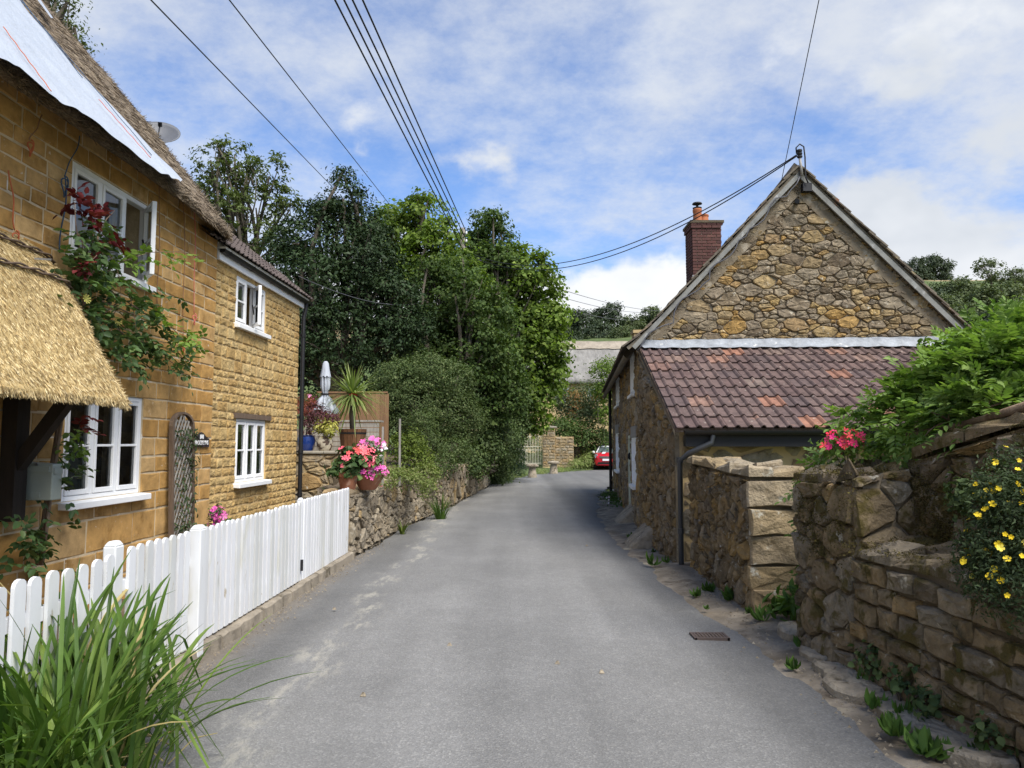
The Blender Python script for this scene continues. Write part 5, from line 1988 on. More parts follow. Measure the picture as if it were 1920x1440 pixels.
    lay(cells, TT, t, 'mossy_block', rnd, name='coping_stone', depth=0.05, gap=0.006, bev=0.04, dome=0.05, rounding=0, jit=0.02, tilt=0.3)
    # moss cushions as real tufts on pier, ledge and top
    rng = np.random.default_rng(4)
    C, O = [], []
    for _ in range(260):
        k = rng.random()
        if k < 0.3:
            u = rng.uniform(2.0, 5.3)
            c = np.array(LT(u, rng.uniform(0.0, 0.4), 0.05))
            o = np.array([0, 0, 1.0])
        elif k < 0.65:
            u = rng.uniform(4.2, 5.9)
            v = rng.uniform(0.85, 1.3)
            c = np.array(LF(u, v, 0.04) if u > 5.12 else UF(u, v, 0.05))
            o = np.array([-1.0, 0, 0.2])
        elif k < 0.8:
            u = rng.uniform(5.2, 5.9)
            c = np.array(TT(u, rng.uniform(0, 0.3), 0.05))
            o = np.array([0, 0, 1.0])
        else:
            u = rng.uniform(2.5, 5.1)
            c = np.array(UF(u, rng.uniform(1.0, topz(u) - 0.05), 0.05))
            o = np.array([-1.0, 0, 0.2])
        n = rng.integers(40, 130)
        s = rng.uniform(0.03, 0.1)
        d = rng.normal(0, 1, (n, 3)) * s
        d -= np.outer(d @ o, o) / (o @ o) * 0.85
        C.append(c + d)
        O.append(np.tile(o, (n, 1)))
    C, O = np.concatenate(C), np.concatenate(O)
    V, F = rand_leaves(C, unit(O), 0.014, 0.5, rng, up=0.1, jit=1.4)
    tag(foliage('moss', V, F, 'leaf_moss', t), kind='stuff')


boundary_wall()


def garden_gate():
    t = thing('plank_gate', 'black plank gate set back in the narrow gap between the walls', 'gate', (2.95, 6.75, 0))
    for k in range(5):
        m = MB()
        m.box(2.72 + k * 0.1, 2.812 + k * 0.1, 6.74, 6.765, 0.08, 1.1)
        m.obj('plank', 'black_plastic', t)
    for z in (0.25, 0.9):
        m = MB()
        m.box(2.71, 3.22, 6.768, 6.8, z, z + 0.08)
        m.obj('cross_ledge', 'black_plastic', t)


garden_gate()


# ---------------------------------------------------------------- retaining wall and bank on the left
RET = resample(polyline([(-2.28, 10.5), (-2.06, 14.5), (-1.54, 19.5), (-0.86, 28.4)], 0.2), 120)
RET_S = [0.0]
for _a, _b in zip(RET, RET[1:]):
    RET_S.append(RET_S[-1] + (_b - _a).length)


def ret_map(u, v, n=0.0):
    u = min(max(u, 0), RET_S[-1] - 1e-4)
    i = int(np.searchsorted(RET_S, u, side='right')) - 1
    i = min(max(i, 0), len(RET) - 2)
    t = (u - RET_S[i]) / (RET_S[i + 1] - RET_S[i])
    p = RET[i].lerp(RET[i + 1], t)
    d = (RET[i + 1] - RET[i]).normalized()
    nr = Vector((d.y, -d.x, 0))
    return (p.x + nr.x * n, p.y + nr.y * n, v)


def retaining_wall():
    rnd = random.Random(61)
    t = thing('retaining_wall', 'long low rubble wall holding up the planted bank beyond the white fence', 'wall', (-2.0, 15, 0))
    top = lambda s: 0.9 + 0.01 * s
    L = RET_S[-1]
    m = MB()
    N = 80
    vs = []
    for i in range(N + 1):
        s = L * i / N
        vs += [ret_map(s, -0.05, 0), ret_map(s, top(s) - 0.04, -0.02), ret_map(s, top(s) - 0.02, -0.42), ret_map(s, -0.05, -0.42)]
    fs = [(4 * i + k, 4 * i + 4 + k, 4 * i + 4 + (k + 1) % 4, 4 * i + (k + 1) % 4) for i in range(N) for k in range(4)] + [(0, 1, 2, 3), (4 * N, 4 * N + 3, 4 * N + 2, 4 * N + 1)]
    m.add(vs, fs)
    m.obj('core', 'mortar_grey', t)
    cells = rubble_cells([(0.0, 0.0), (9.0, 0.0), (9.0, 0.93), (0.0, 0.86)], [], 0.085, 0.2, 1.6, rnd, power=1.6)
    cells += rubble_cells([(9.0, 0.0), (L - 0.02, 0.0), (L - 0.02, 1.0), (9.0, 0.94)], [], 0.16, 0.4, 1.6, rnd, power=1.4)
    lay(cells, ret_map, t, 'rubble_grey', rnd, limit=300, depth=0.03, gap=0.006, bev=0.013, dome=0.018, rounding=1, jit=0.006, tilt=0.2)

    def E(u, v, n=0.0):
        a = ret_map(0, v, -u)
        return (a[0], a[1] - n, a[2])
    cells = course_cells(0.0, 0.42, 0.0, 0.86, [], lambda v: 0.13, 0.2, 0.42, rnd)
    lay(cells, E, t, 'wall_block', rnd, name='end_block', depth=0.03, gap=0.006, bev=0.02, dome=0.02, rounding=0, jit=0.01, tilt=0.1)

    def T(u, v, n=0.0):
        return ret_map(u, top(u) - 0.03 + n, -v)
    cells = course_cells(0.0, 6.0, 0.0, 0.42, [], lambda v: 0.2, 0.25, 0.5, rnd)
    lay(cells, T, t, 'wall_block', rnd, name='coping_stone', depth=0.04, gap=0.006, bev=0.03, dome=0.03, rounding=0, jit=0.015, tilt=0.15)


retaining_wall()

# raised bank behind it
bumpy_strip('planted_bank', 'soil', [(-2.62, 10.6), (-2.46, 14.5), (-2.2, 17.6)], [(-2.78, 10.6), (-2.95, 14.5), (-3.2, 17.6)], 50, 8, 0.84, 0.02, 12, 0.95)
bumpy_strip('bank', 'soil', [(-2.2, 17.3), (-1.92, 19.5), (-1.2, 28.6), (-0.95, 30.5)], [(-14, 17.3), (-14, 20), (-13, 28), (-12, 33)], 60, 24, 0.86, 0.04, 13, 2.6)


def picket_fence():
    rnd = random.Random(71)
    t = thing('picket_fence', 'white painted picket fence with round-topped pales along the lane', 'fence', (-2.33, 7.0, 0))
    X = lambda y: -2.385 + (y - 5.5) * 0.019

    def pale(y, w, h, z0=0.1, dx=0.0, th=0.02):
        m = MB()
        x = X(y) + dx
        pr = [(-w / 2, z0), (w / 2, z0), (w / 2, h - w * 0.42)]
        for k in range(1, 6):
            a = math.pi * k / 6
            pr.append((w / 2 * math.cos(a), h - w * 0.42 + w * 0.42 * math.sin(a)))
        pr.append((-w / 2, h - w * 0.42))
        lean = rnd.uniform(-0.006, 0.006)
        sk = rnd.uniform(-0.004, 0.004)
        m.prism(pr, lambda u, v, n: (x + n + lean * v, y + u + sk * v, v), 0, th)
        m.obj('pale', 'fence_paint', t)
    y = 2.6
    while y < 4.5:
        pale(y, 0.088, 0.93 + rnd.uniform(-0.008, 0.008), dx=0.0)
        y += 0.134
    y = 4.72
    while y < 8.25:
        if abs(y - 5.62) > 0.07:
            pale(y, 0.078, 0.955 + rnd.uniform(-0.008, 0.008))
        y += 0.108
    y = 8.36
    while y < 10.42:
        pale(y, 0.08, 0.975 + (y - 8.3) * 0.0 + rnd.uniform(-0.005, 0.005), 0.09)
        y += 0.1
    for yy, w, h, dx, z0 in ((4.6, 0.1, 1.0, -0.06, 0.0), (5.62, 0.115, 0.985, 0.005, 0.02), (8.29, 0.07, 0.99, -0.03, 0.05), (2.5, 0.1, 1.0, -0.06, 0.0)):
        m = MB()
        x = X(yy) + dx
        m.box(x - 0.02, x + w * 0.6, yy - w / 2, yy + w / 2, z0, h - 0.03)
        m.hexa([(x - 0.02, yy - w / 2, h - 0.03), (x + w * 0.6, yy - w / 2, h - 0.03), (x + w * 0.6, yy + w / 2, h - 0.03), (x - 0.02, yy + w / 2, h - 0.03),
                (x + 0.0, yy - w * 0.32, h), (x + w * 0.42, yy - w * 0.32, h), (x + w * 0.42, yy + w * 0.32, h), (x + 0.0, yy + w * 0.32, h)])
        bevel(m.obj('post', 'fence_paint', t), 0.008, 2)
    for z in (0.3, 0.72):
        for a, b in ((2.5, 4.58), (4.62, 8.26), (8.32, 10.42)):
            m = MB()
            m.bar((X(a) - 0.022, a, z), (X(b) - 0.022, b, z), 0.04, 0.07)
            m.obj('rail', 'fence_paint', t)
    m = MB()
    m.bar((X(8.3) + 0.025, 8.24, 0.32), (X(8.3) + 0.025, 8.24, 0.2), 0.02, 0.03)
    m.obj('latch', 'wire_black', t)


picket_fence()


def fence_plinth():
    rnd = random.Random(5)
    t = thing('fence_plinth', 'worn concrete kerb under the white picket fence', 'kerb', (-2.3, 8, 0))
    X = lambda y: -2.385 + (y - 5.5) * 0.019
    y = 2.2
    while y < 10.4:
        L = rnd.uniform(0.75, 1.1)
        L = min(L, 10.5 - y)
        m = MB()
        N = 8
        vs = []
        for i in range(N + 1):
            q = y + 0.006 + (L - 0.012) * i / N
            o, h = X(q) + 0.09 + rnd.uniform(-0.012, 0.012), 0.085 + rnd.uniform(-0.008, 0.008)
            vs += [(X(q) - 0.09, q, -0.05), (o, q, -0.05), (o - 0.012, q, h - 0.015), (o - 0.035, q, h), (X(q) - 0.09, q, h)]
        fs = [(5 * i + k, 5 * i + 5 + k, 5 * i + 5 + (k + 1) % 5, 5 * i + (k + 1) % 5) for i in range(N) for k in range(5)] + [tuple(range(5)), tuple(5 * N + k for k in range(5))]
        m.add(vs, fs)
        m.obj('kerb_piece', 'plinth', t)
        y += L


fence_plinth()


def kerb_stones():
    """broken edging slabs at the foot of the boundary wall"""
    rnd = random.Random(15)
    labs = ['rough pale edging slab at the foot of the garden gap', 'broken edging slab set between weeds at the foot of the mossy wall', 'long worn edging slab under the mossy wall', 'cracked edging slab beside the yellow-flowered shrub', 'low edging slab at the lane edge under the ivy patch', 'small chipped edging stone near the iron drain cover', 'flat mossy edging stone at the foot of the pier']
    spec = [(1545, 1228, 0.34, 0.24), (1600, 1285, 0.42, 0.26), (1650, 1268, 0.36, 0.26), (1705, 1335, 0.55, 0.3), (1800, 1390, 0.6, 0.3), (1485, 1182, 0.3, 0.2), (1568, 1258, 0.26, 0.22)]
    for (u, v, L, w), lab in zip(spec, labs):
        p = on_ground(u, v, 0.03)
        n = 9
        pl = []
        for k in range(n):
            a = 2 * math.pi * k / n + rnd.uniform(-0.15, 0.15)
            r = rnd.uniform(0.85, 1.1)
            pl.append((w * 0.62 * r * math.copysign(abs(math.cos(a)) ** 0.7, math.cos(a)), L * 0.62 * r * math.copysign(abs(math.sin(a)) ** 0.7, math.sin(a))))
        vs, fs = stone_geo(pl, lambda a, b, c: (p.x + a, p.y + b, p.z + c), rnd, 0.03, 0.004, 0.016, 0.012, rounding=1, jit=0.012, tilt=0.1)
        vs = [(x, y, z - (0.04 if i < len(pl) * 2 else 0)) for i, (x, y, z) in enumerate(vs)]
        me = bpy.data.meshes.new('edging_stone')
        me.from_pydata([tuple(Vector(q) - p) for q in vs], [], fs)
        o = make_obj('edging_stone', me, 'kerb_stone')
        o.location = p
        tag(o, lab, 'stone')
    # two slabs leaning at the house front and one lump
    for (px, py, lab, hgt) in ((1178, 978, 'leaning stone slab below the pale green door', 0.36), (1205, 1022, 'stone slab propped against the foot of the lean-to wall', 0.34)):
        p = on_ground(px, py)
        m = MB()
        m.hexa([(p.x - 0.28, p.y - 0.3, -0.02), (p.x + 0.12, p.y - 0.4, -0.02), (p.x + 0.16, p.y + 0.4, -0.02), (p.x - 0.24, p.y + 0.38, -0.02),
                (p.x - 0.22, p.y - 0.26, 0.05), (p.x + 0.14, p.y - 0.36, hgt), (p.x + 0.16, p.y + 0.34, hgt + 0.05), (p.x - 0.2, p.y + 0.34, 0.06)])
        o = m.obj('door_slab' if hgt > 0.35 else 'wall_slab', 'kerb_stone')
        bevel(o, 0.02, 2)
        tag(o, lab, 'slab')


kerb_stones()


def drain_cover():
    a, b, c, d = on_ground(1298, 1185), on_ground(1345, 1182), on_ground(1362, 1200), on_ground(1316, 1204)
    ctr = (a + b + c + d) / 4
    t = thing('drain_cover', 'rusty iron drain grating set in the tarmac', 'drain', ctr + Vector((0, 0, 0.0)))
    z = 0.001
    m = MB()
    m.box(ctr.x - 0.13, ctr.x + 0.13, ctr.y - 0.08, ctr.y + 0.08, z - 0.03, z)
    m.obj('pan', 'soil', t)
    for k in range(9):
        x = ctr.x - 0.112 + k * 0.028
        m = MB()
        m.box(x - 0.008, x + 0.008, ctr.y - 0.078, ctr.y + 0.078, z - 0.01, z + 0.006)
        m.obj('bar', 'iron_brown', t)
    m = MB()
    for s in (-1, 1):
        m.box(ctr.x - 0.14, ctr.x + 0.14, ctr.y + s * 0.085 - 0.01, ctr.y + s * 0.085 + 0.01, z - 0.02, z + 0.007)
        m.box(ctr.x + s * 0.135 - 0.01, ctr.x + s * 0.135 + 0.01, ctr.y - 0.095, ctr.y + 0.095, z - 0.02, z + 0.0075)
    m.obj('rim', 'iron_brown', t)


drain_cover()


# ---------------------------------------------------------------- small things on and by the left houses
def leaf6(C, A, Bv, L, Wd, fold=0.2, curl=0.15):
    """six-point leaves: two quads hinged on the midrib"""
    Nn = np.cross(A, Bv)
    L, Wd = L[:, None], Wd[:, None]
    base = C - A * L * 0.5
    tip = C + A * L * 0.5 - Nn * L * curl
    a1, a2 = C - A * L * 0.22, C + A * L * 0.18 - Nn * L * curl * 0.3
    l1, r1 = a1 + Bv * Wd * 0.46 + Nn * Wd * fold, a1 - Bv * Wd * 0.46 + Nn * Wd * fold
    l2, r2 = a2 + Bv * Wd * 0.42 + Nn * Wd * fold, a2 - Bv * Wd * 0.42 + Nn * Wd * fold
    n = len(C)
    V = np.stack([base, l1, l2, tip, r2, r1], 1).reshape(-1, 3)
    k = np.arange(n)[:, None] * 6
    F = np.concatenate([k + np.array([[0, 1, 2, 3]]), k + np.array([[0, 3, 4, 5]])], 0)
    return V, F


def leaf_any(C, out, size, asp, rng, up=0.4, outw=0.7, jit=0.8, droop=0.3, svar=0.3, fold=0.2):
    n = len(C)
    nrm = unit(out * outw + np.array([0, 0, up]) + rng.normal(0, jit * 0.5, (n, 3)))
    a = rng.normal(0, 1, (n, 3)) + out * 0.7
    a[:, 2] -= droop
    a = unit(a - nrm * np.sum(a * nrm, 1, keepdims=True))
    b = np.cross(nrm, a)
    L = size * np.clip(rng.normal(1, svar, n), 0.45, 1.7)
    return leaf6(C, a, b, L, L * asp, fold)


def pinnate(bases, dirs, length, pairs, lsize, asp, rng, droop=0.35):
    """compound leaves: a stalk with paired leaflets and one at the tip; returns leaflet mesh"""
    n = len(bases)
    dirs = unit(dirs)
    side = unit(np.cross(dirs, np.array([0, 0, 1.0]) + rng.normal(0, 0.25, (n, 3))))
    upv = np.cross(side, dirs)
    Cs, As, Bs, Ls = [], [], [], []
    Lk = length * rng.uniform(0.7, 1.2, n)
    for k in range(pairs + 1):
        t = 0.22 + 0.78 * k / pairs
        p = bases + dirs * (Lk * t)[:, None] - np.array([0, 0, 1.0]) * (Lk * droop * t * t)[:, None]
        for sg in ((-1, 1) if k < pairs else (0,)):
            sz = lsize * rng.uniform(0.8, 1.15, n) * (0.75 + 0.4 * math.sin(math.pi * min(t, 0.9)))
            a = unit(side * sg + dirs * (0.75 if sg else 1.5) + rng.normal(0, 0.13, (n, 3)) - np.array([0, 0, 0.25]))
            b = unit(np.cross(upv + rng.normal(0, 0.18, (n, 3)), a))
            Cs.append(p + a * (sz * 0.5)[:, None])
            As.append(a)
            Bs.append(b)
            Ls.append(sz)
    L = np.concatenate(Ls)
    return leaf6(np.concatenate(Cs), np.concatenate(As), np.concatenate(Bs), L, L * asp, 0.12, 0.12)


def join(*vf):
    Vs, Fs, o = [], [], 0
    for V, F in vf:
        Vs.append(V)
        Fs.append(F + o)
        o += len(V)
    return np.concatenate(Vs), np.concatenate(Fs)


def flower_mesh(name, petals, r, mat, cup=0.25, notch=0.75, centre=None):
    V, F = [(0, 0, 0)], []
    for k in range(petals):
        a = 2 * math.pi * k / petals
        w = math.pi / petals * notch
        b = len(V)
        for da, rr, z in ((-w, 0.55, cup * 0.5), (-w * 0.7, 0.95, cup), (0, 1.0, cup * 0.9), (w * 0.7, 0.95, cup), (w, 0.55, cup * 0.5)):
            V.append((r * rr * math.cos(a + da), r * rr * math.sin(a + da), r * z))
        F += [(0, b, b + 1, b + 2), (0, b + 2, b + 3, b + 4)]
    me = bpy.data.meshes.new(name)
    me.from_pydata(V, [], F)
    me.materials.append(MAT[mat])
    return me


def put_flowers(parent, pts, outs, me, rnd, name='flower', smin=0.75, smax=1.2):
    o0 = origin_of(parent)
    for p, o in zip(pts, outs):
        ob = bpy.data.objects.new(name, me)
        COL.objects.link(ob)
        ob.parent = parent
        d = Vector(o) + Vector((rnd.uniform(-0.4, 0.4), rnd.uniform(-0.4, 0.4), rnd.uniform(-0.3, 0.4)))
        s = rnd.uniform(smin, smax)
        mt = d.to_track_quat('Z', 'Y').to_matrix().to_4x4() @ Matrix.Rotation(rnd.uniform(0, 6.28), 4, 'Z') @ Matrix.Scale(s, 4)
        mt.translation = Vector(p) - o0
        ob.matrix_local = mt


def lobe(u, v, r, y, ry=None, flat=1.0):
    """ellipsoid whose centre is seen at pixel (u, v) at distance y, r pixels in radius"""
    c = at_y(u, v, y)
    q = r / FPX * y
    return (c.x, c.y, c.z, q, q if ry is None else ry, q * flat)


def house_sign():
    f = WALL_L
    u0, u1, z0 = 8.58, 9.0, 1.545
    t = thing('house_sign', 'small black house name plate with white lettering and a castle emblem', 'sign', f(8.79, z0, 0.03))
    w = (u1 - u0) / 2
    c = (u0 + u1) / 2
    pr = [(-w, 0), (w, 0), (w, 0.105)]
    for k in range(0, 11):
        x = w - 2 * w * k / 10
        pr.append((x * 0.985, 0.105 + 0.075 * max(0, math.cos(x / w * math.pi * 0.5)) ** 2.2))
    pr.append((-w, 0.105))
    m = MB()
    m.prism(pr, lambda a, b, n: f(c + a, z0 + b, n), 0.016, 0.032)
    bevel(m.obj('plate', 'sign_black', t), 0.003)
    cu = bpy.data.curves.new('lettering', 'FONT')
    cu.body = 'BROCKLYNS'
    cu.size = 0.078
    cu.align_x = 'CENTER'
    cu.extrude = 0.002
    o = bpy.data.objects.new('lettering_tmp', cu)
    COL.objects.link(o)
    dg = bpy.context.evaluated_depsgraph_get()
    me = bpy.data.meshes.new_from_object(o.evaluated_get(dg))
    bpy.data.objects.remove(o)
    me.name = 'lettering'
    xs = [v.co.x for v in me.vertices]
    k = 0.35 / max(max(xs) - min(xs), 1e-3)
    o0 = origin_of(t)
    for v in me.vertices:
        q = f(c + v.co.x * k, z0 + 0.03 + v.co.y * 0.95, 0.0345 + v.co.z)
        v.co = Vector(q) - o0
    me.materials.clear()
    make_obj('lettering', me, 'sign_white', t)
    m = MB()                                              # little castle emblem
    g = lambda a, b, n: f(c + a, z0 + b, n)
    m.prism([(-0.045, 0.098), (-0.02, 0.098), (-0.02, 0.108), (0.02, 0.108), (0.02, 0.098), (0.045, 0.098), (0.048, 0.15), (0.034, 0.15), (0.03, 0.138), (0.012, 0.14), (0.0, 0.156), (-0.012, 0.14), (-0.03, 0.138), (-0.034, 0.15), (-0.048, 0.15)], g, 0.032, 0.036)
    m.obj('emblem', 'sign_white', t)


house_sign()


def trellis():
    rnd = random.Random(6)
    f = WALL_L
    u0, u1, z0, z1 = 7.98, 8.5, 0.12, 1.78
    t = thing('trellis', 'narrow arched wooden trellis with a small climber, leaning on the golden wall', 'trellis', f(8.24, 0, 0.1))
    lean = lambda u, v, n: f(u, v, n + 0.03 + (2.0 - v) * 0.03)
    for a, b in ((u0, u0 + 0.04), (u1 - 0.04, u1)):
        m = MB()
        m.fbox(lean, a, b, z0, z1, 0.0, 0.045)
        m.obj('stile', 'old_timber', t)
    m = MB()
    N = 12
    c, r = (u0 + u1) / 2, (u1 - u0) / 2
    vs = []
    for i in range(N + 1):
        a = math.pi * i / N
        for rr, n in ((r, 0), (r - 0.04, 0), (r - 0.04, 0.045), (r, 0.045)):
            vs.append(lean(c - rr * math.cos(a), z1 + rr * math.sin(a) * 0.62, n))
    m.add(vs, [(4 * i + k, 4 * i + 4 + k, 4 * i + 4 + (k + 1) % 4, 4 * i + (k + 1) % 4) for i in range(N) for k in range(4)])
    m.obj('arch', 'old_timber', t)
    top = lambda u: z1 + math.sqrt(max(0, (r - 0.05) ** 2 - (u - c) ** 2)) * 0.62
    for sg in (1, -1):
        k = -8
        while k < 22:
            # slats at 60 degrees
            b = z0 + k * 0.115
            pts = []
            for i in range(13):
                u = u0 + 0.05 + (u1 - u0 - 0.1) * i / 12
                v = b + sg * (u - c) * 1.6
                if z0 + 0.05 < v < top(u):
                    pts.append((u, v))
            if len(pts) > 2:
                m = MB()
                (a1, b1), (a2, b2) = pts[0], pts[-1]
                m.bar(lean(a1, b1, 0.02 + 0.012 * sg), lean(a2, b2, 0.02 + 0.012 * sg), 0.02, 0.008, up=(1, 0, 0))
                m.obj('lath', 'grey_timber', t)
            k += 1
    rng = np.random.default_rng(3)
    n = 620
    u = rng.uniform(u0 + 0.05, u1 + 0.02, n)
    v = rng.uniform(0.2, 1.75, n)
    keep = rng.random(n) < (0.3 + 0.7 * (np.sin(v * 5 + u * 6) * 0.5 + 0.5))
    P = np.array([lean(a, b, 0.03 + c_) for a, b, c_ in zip(u[keep], v[keep], rng.uniform(0, 0.08, keep.sum()))])
    V, F = leaf_any(P, np.tile([1.0, 0, 0.1], (len(P), 1)), 0.05, 0.42, rng)
    o = foliage('climber', V, F, 'leaf_potent', t)
    tag(o, kind='stuff')


trellis()


def post_box():
    f = WALL_L
    t = thing('post_box', 'grey-green metal post box fixed by the porch bracket', 'post box', f(5.78, 1.13, 0.2))
    u0, u1, z0, z1, n0, n1 = 5.7, 5.82, 1.16, 1.455, 0.03, 0.285
    # box stands with its door to the lane end: faces the viewer
    m = MB()
    m.prism([(z0, 0), (z1 - 0.0, 0), (z1 - 0.0, 1)] and [(n0, z0), (n1, z0), (n1, z1 - 0.02), (n0, z1)], lambda n, v, w: f(u0 + w * (u1 - u0), v, n), 0, 1)
    bevel(m.obj('body', 'box_paint', t), 0.008, 2)
    g = lambda n, v, w: f(u0 - w, v, n)
    m = MB()
    m.prism([(n0 + 0.02, 1.375), (n1 - 0.02, 1.375), (n1 - 0.02, 1.42), (n0 + 0.02, 1.42)], g, 0.0, 0.012)
    m.obj('flap', 'box_paint', t)
    m = MB()
    m.prism([(n0 + 0.09, 1.185), (n1 - 0.09, 1.185), (n1 - 0.09, 1.22), (n0 + 0.09, 1.22)], g, 0.0, 0.006)
    m.obj('name_holder', 'box_paint', t)
    m = MB()
    m.tube([g(0.16, 1.4365, 0.0), g(0.16, 1.4365, 0.01)], 0.012, 10)
    m.obj('lock', 'hinge_steel', t)
    # front towards the lane as well
    h = lambda u, v, w: f(u, v, n1 + w)
    m = MB()
    m.prism([(u0 + 0.01, 1.36), (u1 - 0.01, 1.36), (u1 - 0.01, 1.405), (u0 + 0.01, 1.405)], h, 0.0, 0.008)
    m.obj('letter_slot', 'box_paint', t)


post_box()


# ---------------------------------------------------------------- patio with its pots
def patio():
    rnd = random.Random(91)
    t = thing('patio_terrace', 'raised stone patio with pale coping behind the tiled cottage', 'terrace', (-4.5, 15, 0))
    m = MB()
    m.box(-8.0, -2.98, 13.3, 17.6, 0.0, 1.4)
    m.obj('base', 'mortar_sand', t)
    F = lambda u, v, n=0.0: (u, 13.3 - n, v)
    cells = rubble_cells([(-4.2, 0.0), (-2.98, 0.0), (-2.98, 1.38), (-4.2, 1.38)], [], 0.1, 0.24, 1.7, rnd)
    lay(cells, F, t, 'wall_block', rnd, depth=0.03, gap=0.008, bev=0.02, dome=0.012, rounding=1, jit=0.006, tilt=0.1)
    x = -4.3
    while x < -3.0:
        w = rnd.uniform(0.38, 0.5)
        m = MB()
        m.box(x, min(x + w - 0.01, -2.95), 13.24, 13.62, 1.402, 1.45)
        bevel(m.obj('coping_slab', 'patio', t), 0.008)
        x += w
    for k in range(4):
        m = MB()
        m.box(-3.1, -2.62, 11.9 + k * 0.33, 12.3 + k * 0.33, 0.3 + k * 0.0, 0.52 + k * 0.17)
        bevel(m.obj('step', 'mortar_dark', t), 0.01)
    m = MB()
    m.box(-2.98, -2.6, 13.0, 17.4, 0.7, 0.98)
    m.obj('bed_edge', 'soil', t)


patio()


def brown_fence():
    rnd = random.Random(92)
    t = thing('panel_fence', 'brown close-boarded fence panel behind the spiky palm', 'fence', (-3.6, 17.2, 1.4))
    x = -4.5
    while x < -2.9:
        m = MB()
        m.box(x, x + 0.098, 17.2 + rnd.uniform(0, 0.012), 17.225 + rnd.uniform(0, 0.01), 1.5, 2.74 + rnd.uniform(-0.01, 0.01))
        m.obj('board', 'fence_brown', t)
        x += 0.102
    m = MB()
    m.box(-4.55, -2.9, 17.19, 17.25, 2.752, 2.79)
    m.obj('cap_rail', 'fence_brown', t)
    t = thing('sleeper_bed', 'low grey slatted bench standing before the brown fence panel', 'bench', (-3.6, 16.5, 1.4))
    for k in range(6):
        m = MB()
        m.box(-4.6, -2.95, 16.42 + rnd.uniform(0, 0.01), 16.46, 1.42 + k * 0.105, 1.42 + k * 0.105 + 0.092)
        m.obj('slat', 'grey_timber', t)
    m = MB()
    m.box(-4.62, -2.93, 16.4, 16.9, 2.06, 2.1)
    m.obj('seat', 'grey_timber', t)


brown_fence()


def parasol():
    c = at_y(610, 720, 14.6)
    c.z = 1.42
    t = thing('parasol', 'closed pale grey garden parasol on the patio', 'parasol', c)
    m = MB()
    m.tube([(c.x, c.y, 1.42), (c.x, c.y, 3.2)], 0.02, 8)
    m.obj('pole', 'dark_timber', t)
    m = MB()
    N, K = 40, 22
    V, F = [], []
    zt, zb = 3.16, 2.2
    for i in range(K + 1):
        s = i / K
        z = zt - (zt - zb) * s
        r = 0.035 + 0.035 * math.sin(min(s / 0.3, 1) * math.pi * 0.5) - 0.03 * math.exp(-((s - 0.62) / 0.09) ** 2) + 0.13 * max(0, s - 0.66) / 0.34
        for k in range(N):
            a = 2 * math.pi * k / N
            fold = 1 + (0.3 + 0.25 * s) * math.sin(a * 8)
            V.append((c.x + r * fold * math.cos(a), c.y + r * fold * math.sin(a), z - (0.05 * math.cos(a * 8) if i == K else 0)))
    for i in range(K):
        for k in range(N):
            F.append((i * N + k, i * N + (k + 1) % N, (i + 1) * N + (k + 1) % N, (i + 1) * N + k))
    m.add(V, F)
    m.obj('canopy', 'parasol', t, smooth=True, fix=False)
    m = MB()
    V, F = [], []
    for i, (r, z) in enumerate(((0.03, 3.21), (0.055, 3.17), (0.07, 3.05), (0.1, 2.9))):
        for k in range(24):
            a = 2 * math.pi * k / 24
            q = r * (1 + 0.14 * i / 3 * math.sin(a * 8))
            V.append((c.x + q * math.cos(a), c.y + q * math.sin(a), z - (0.02 * math.sin(a * 8) if i == 3 else 0)))
    for i in range(3):
        for k in range(24):
            F.append((i * 24 + k, i * 24 + (k + 1) % 24, (i + 1) * 24 + (k + 1) % 24, (i + 1) * 24 + k))
    m.add(V, F)
    m.obj('top_cap', 'parasol', t, smooth=True, fix=False)
    m = MB()
    m.lathe([(0.082, 0), (0.084, 0.02)], (c.x, c.y, 2.55), 16)
    m.obj('strap', 'wire_black', t)


parasol()


def pot(name, label, p, prof, mat, cat='pot', group=None, bands=0, band_mat='wire_black'):
    t = thing(name, label, cat, p, group)
    m = MB()
    m.lathe(prof, tuple(p), 24)
    m.obj('body', mat, t, smooth=True, sharp=40)
    r, z = prof[-2] if len(prof) > 2 else prof[-1]
    m = MB()
    m.lathe([(r * 0.9, 0), (r * 0.88, 0.006)], (p[0], p[1], p[2] + prof[-1][1] - 0.02), 20)
    m.obj('compost', 'soil', t)
    return t


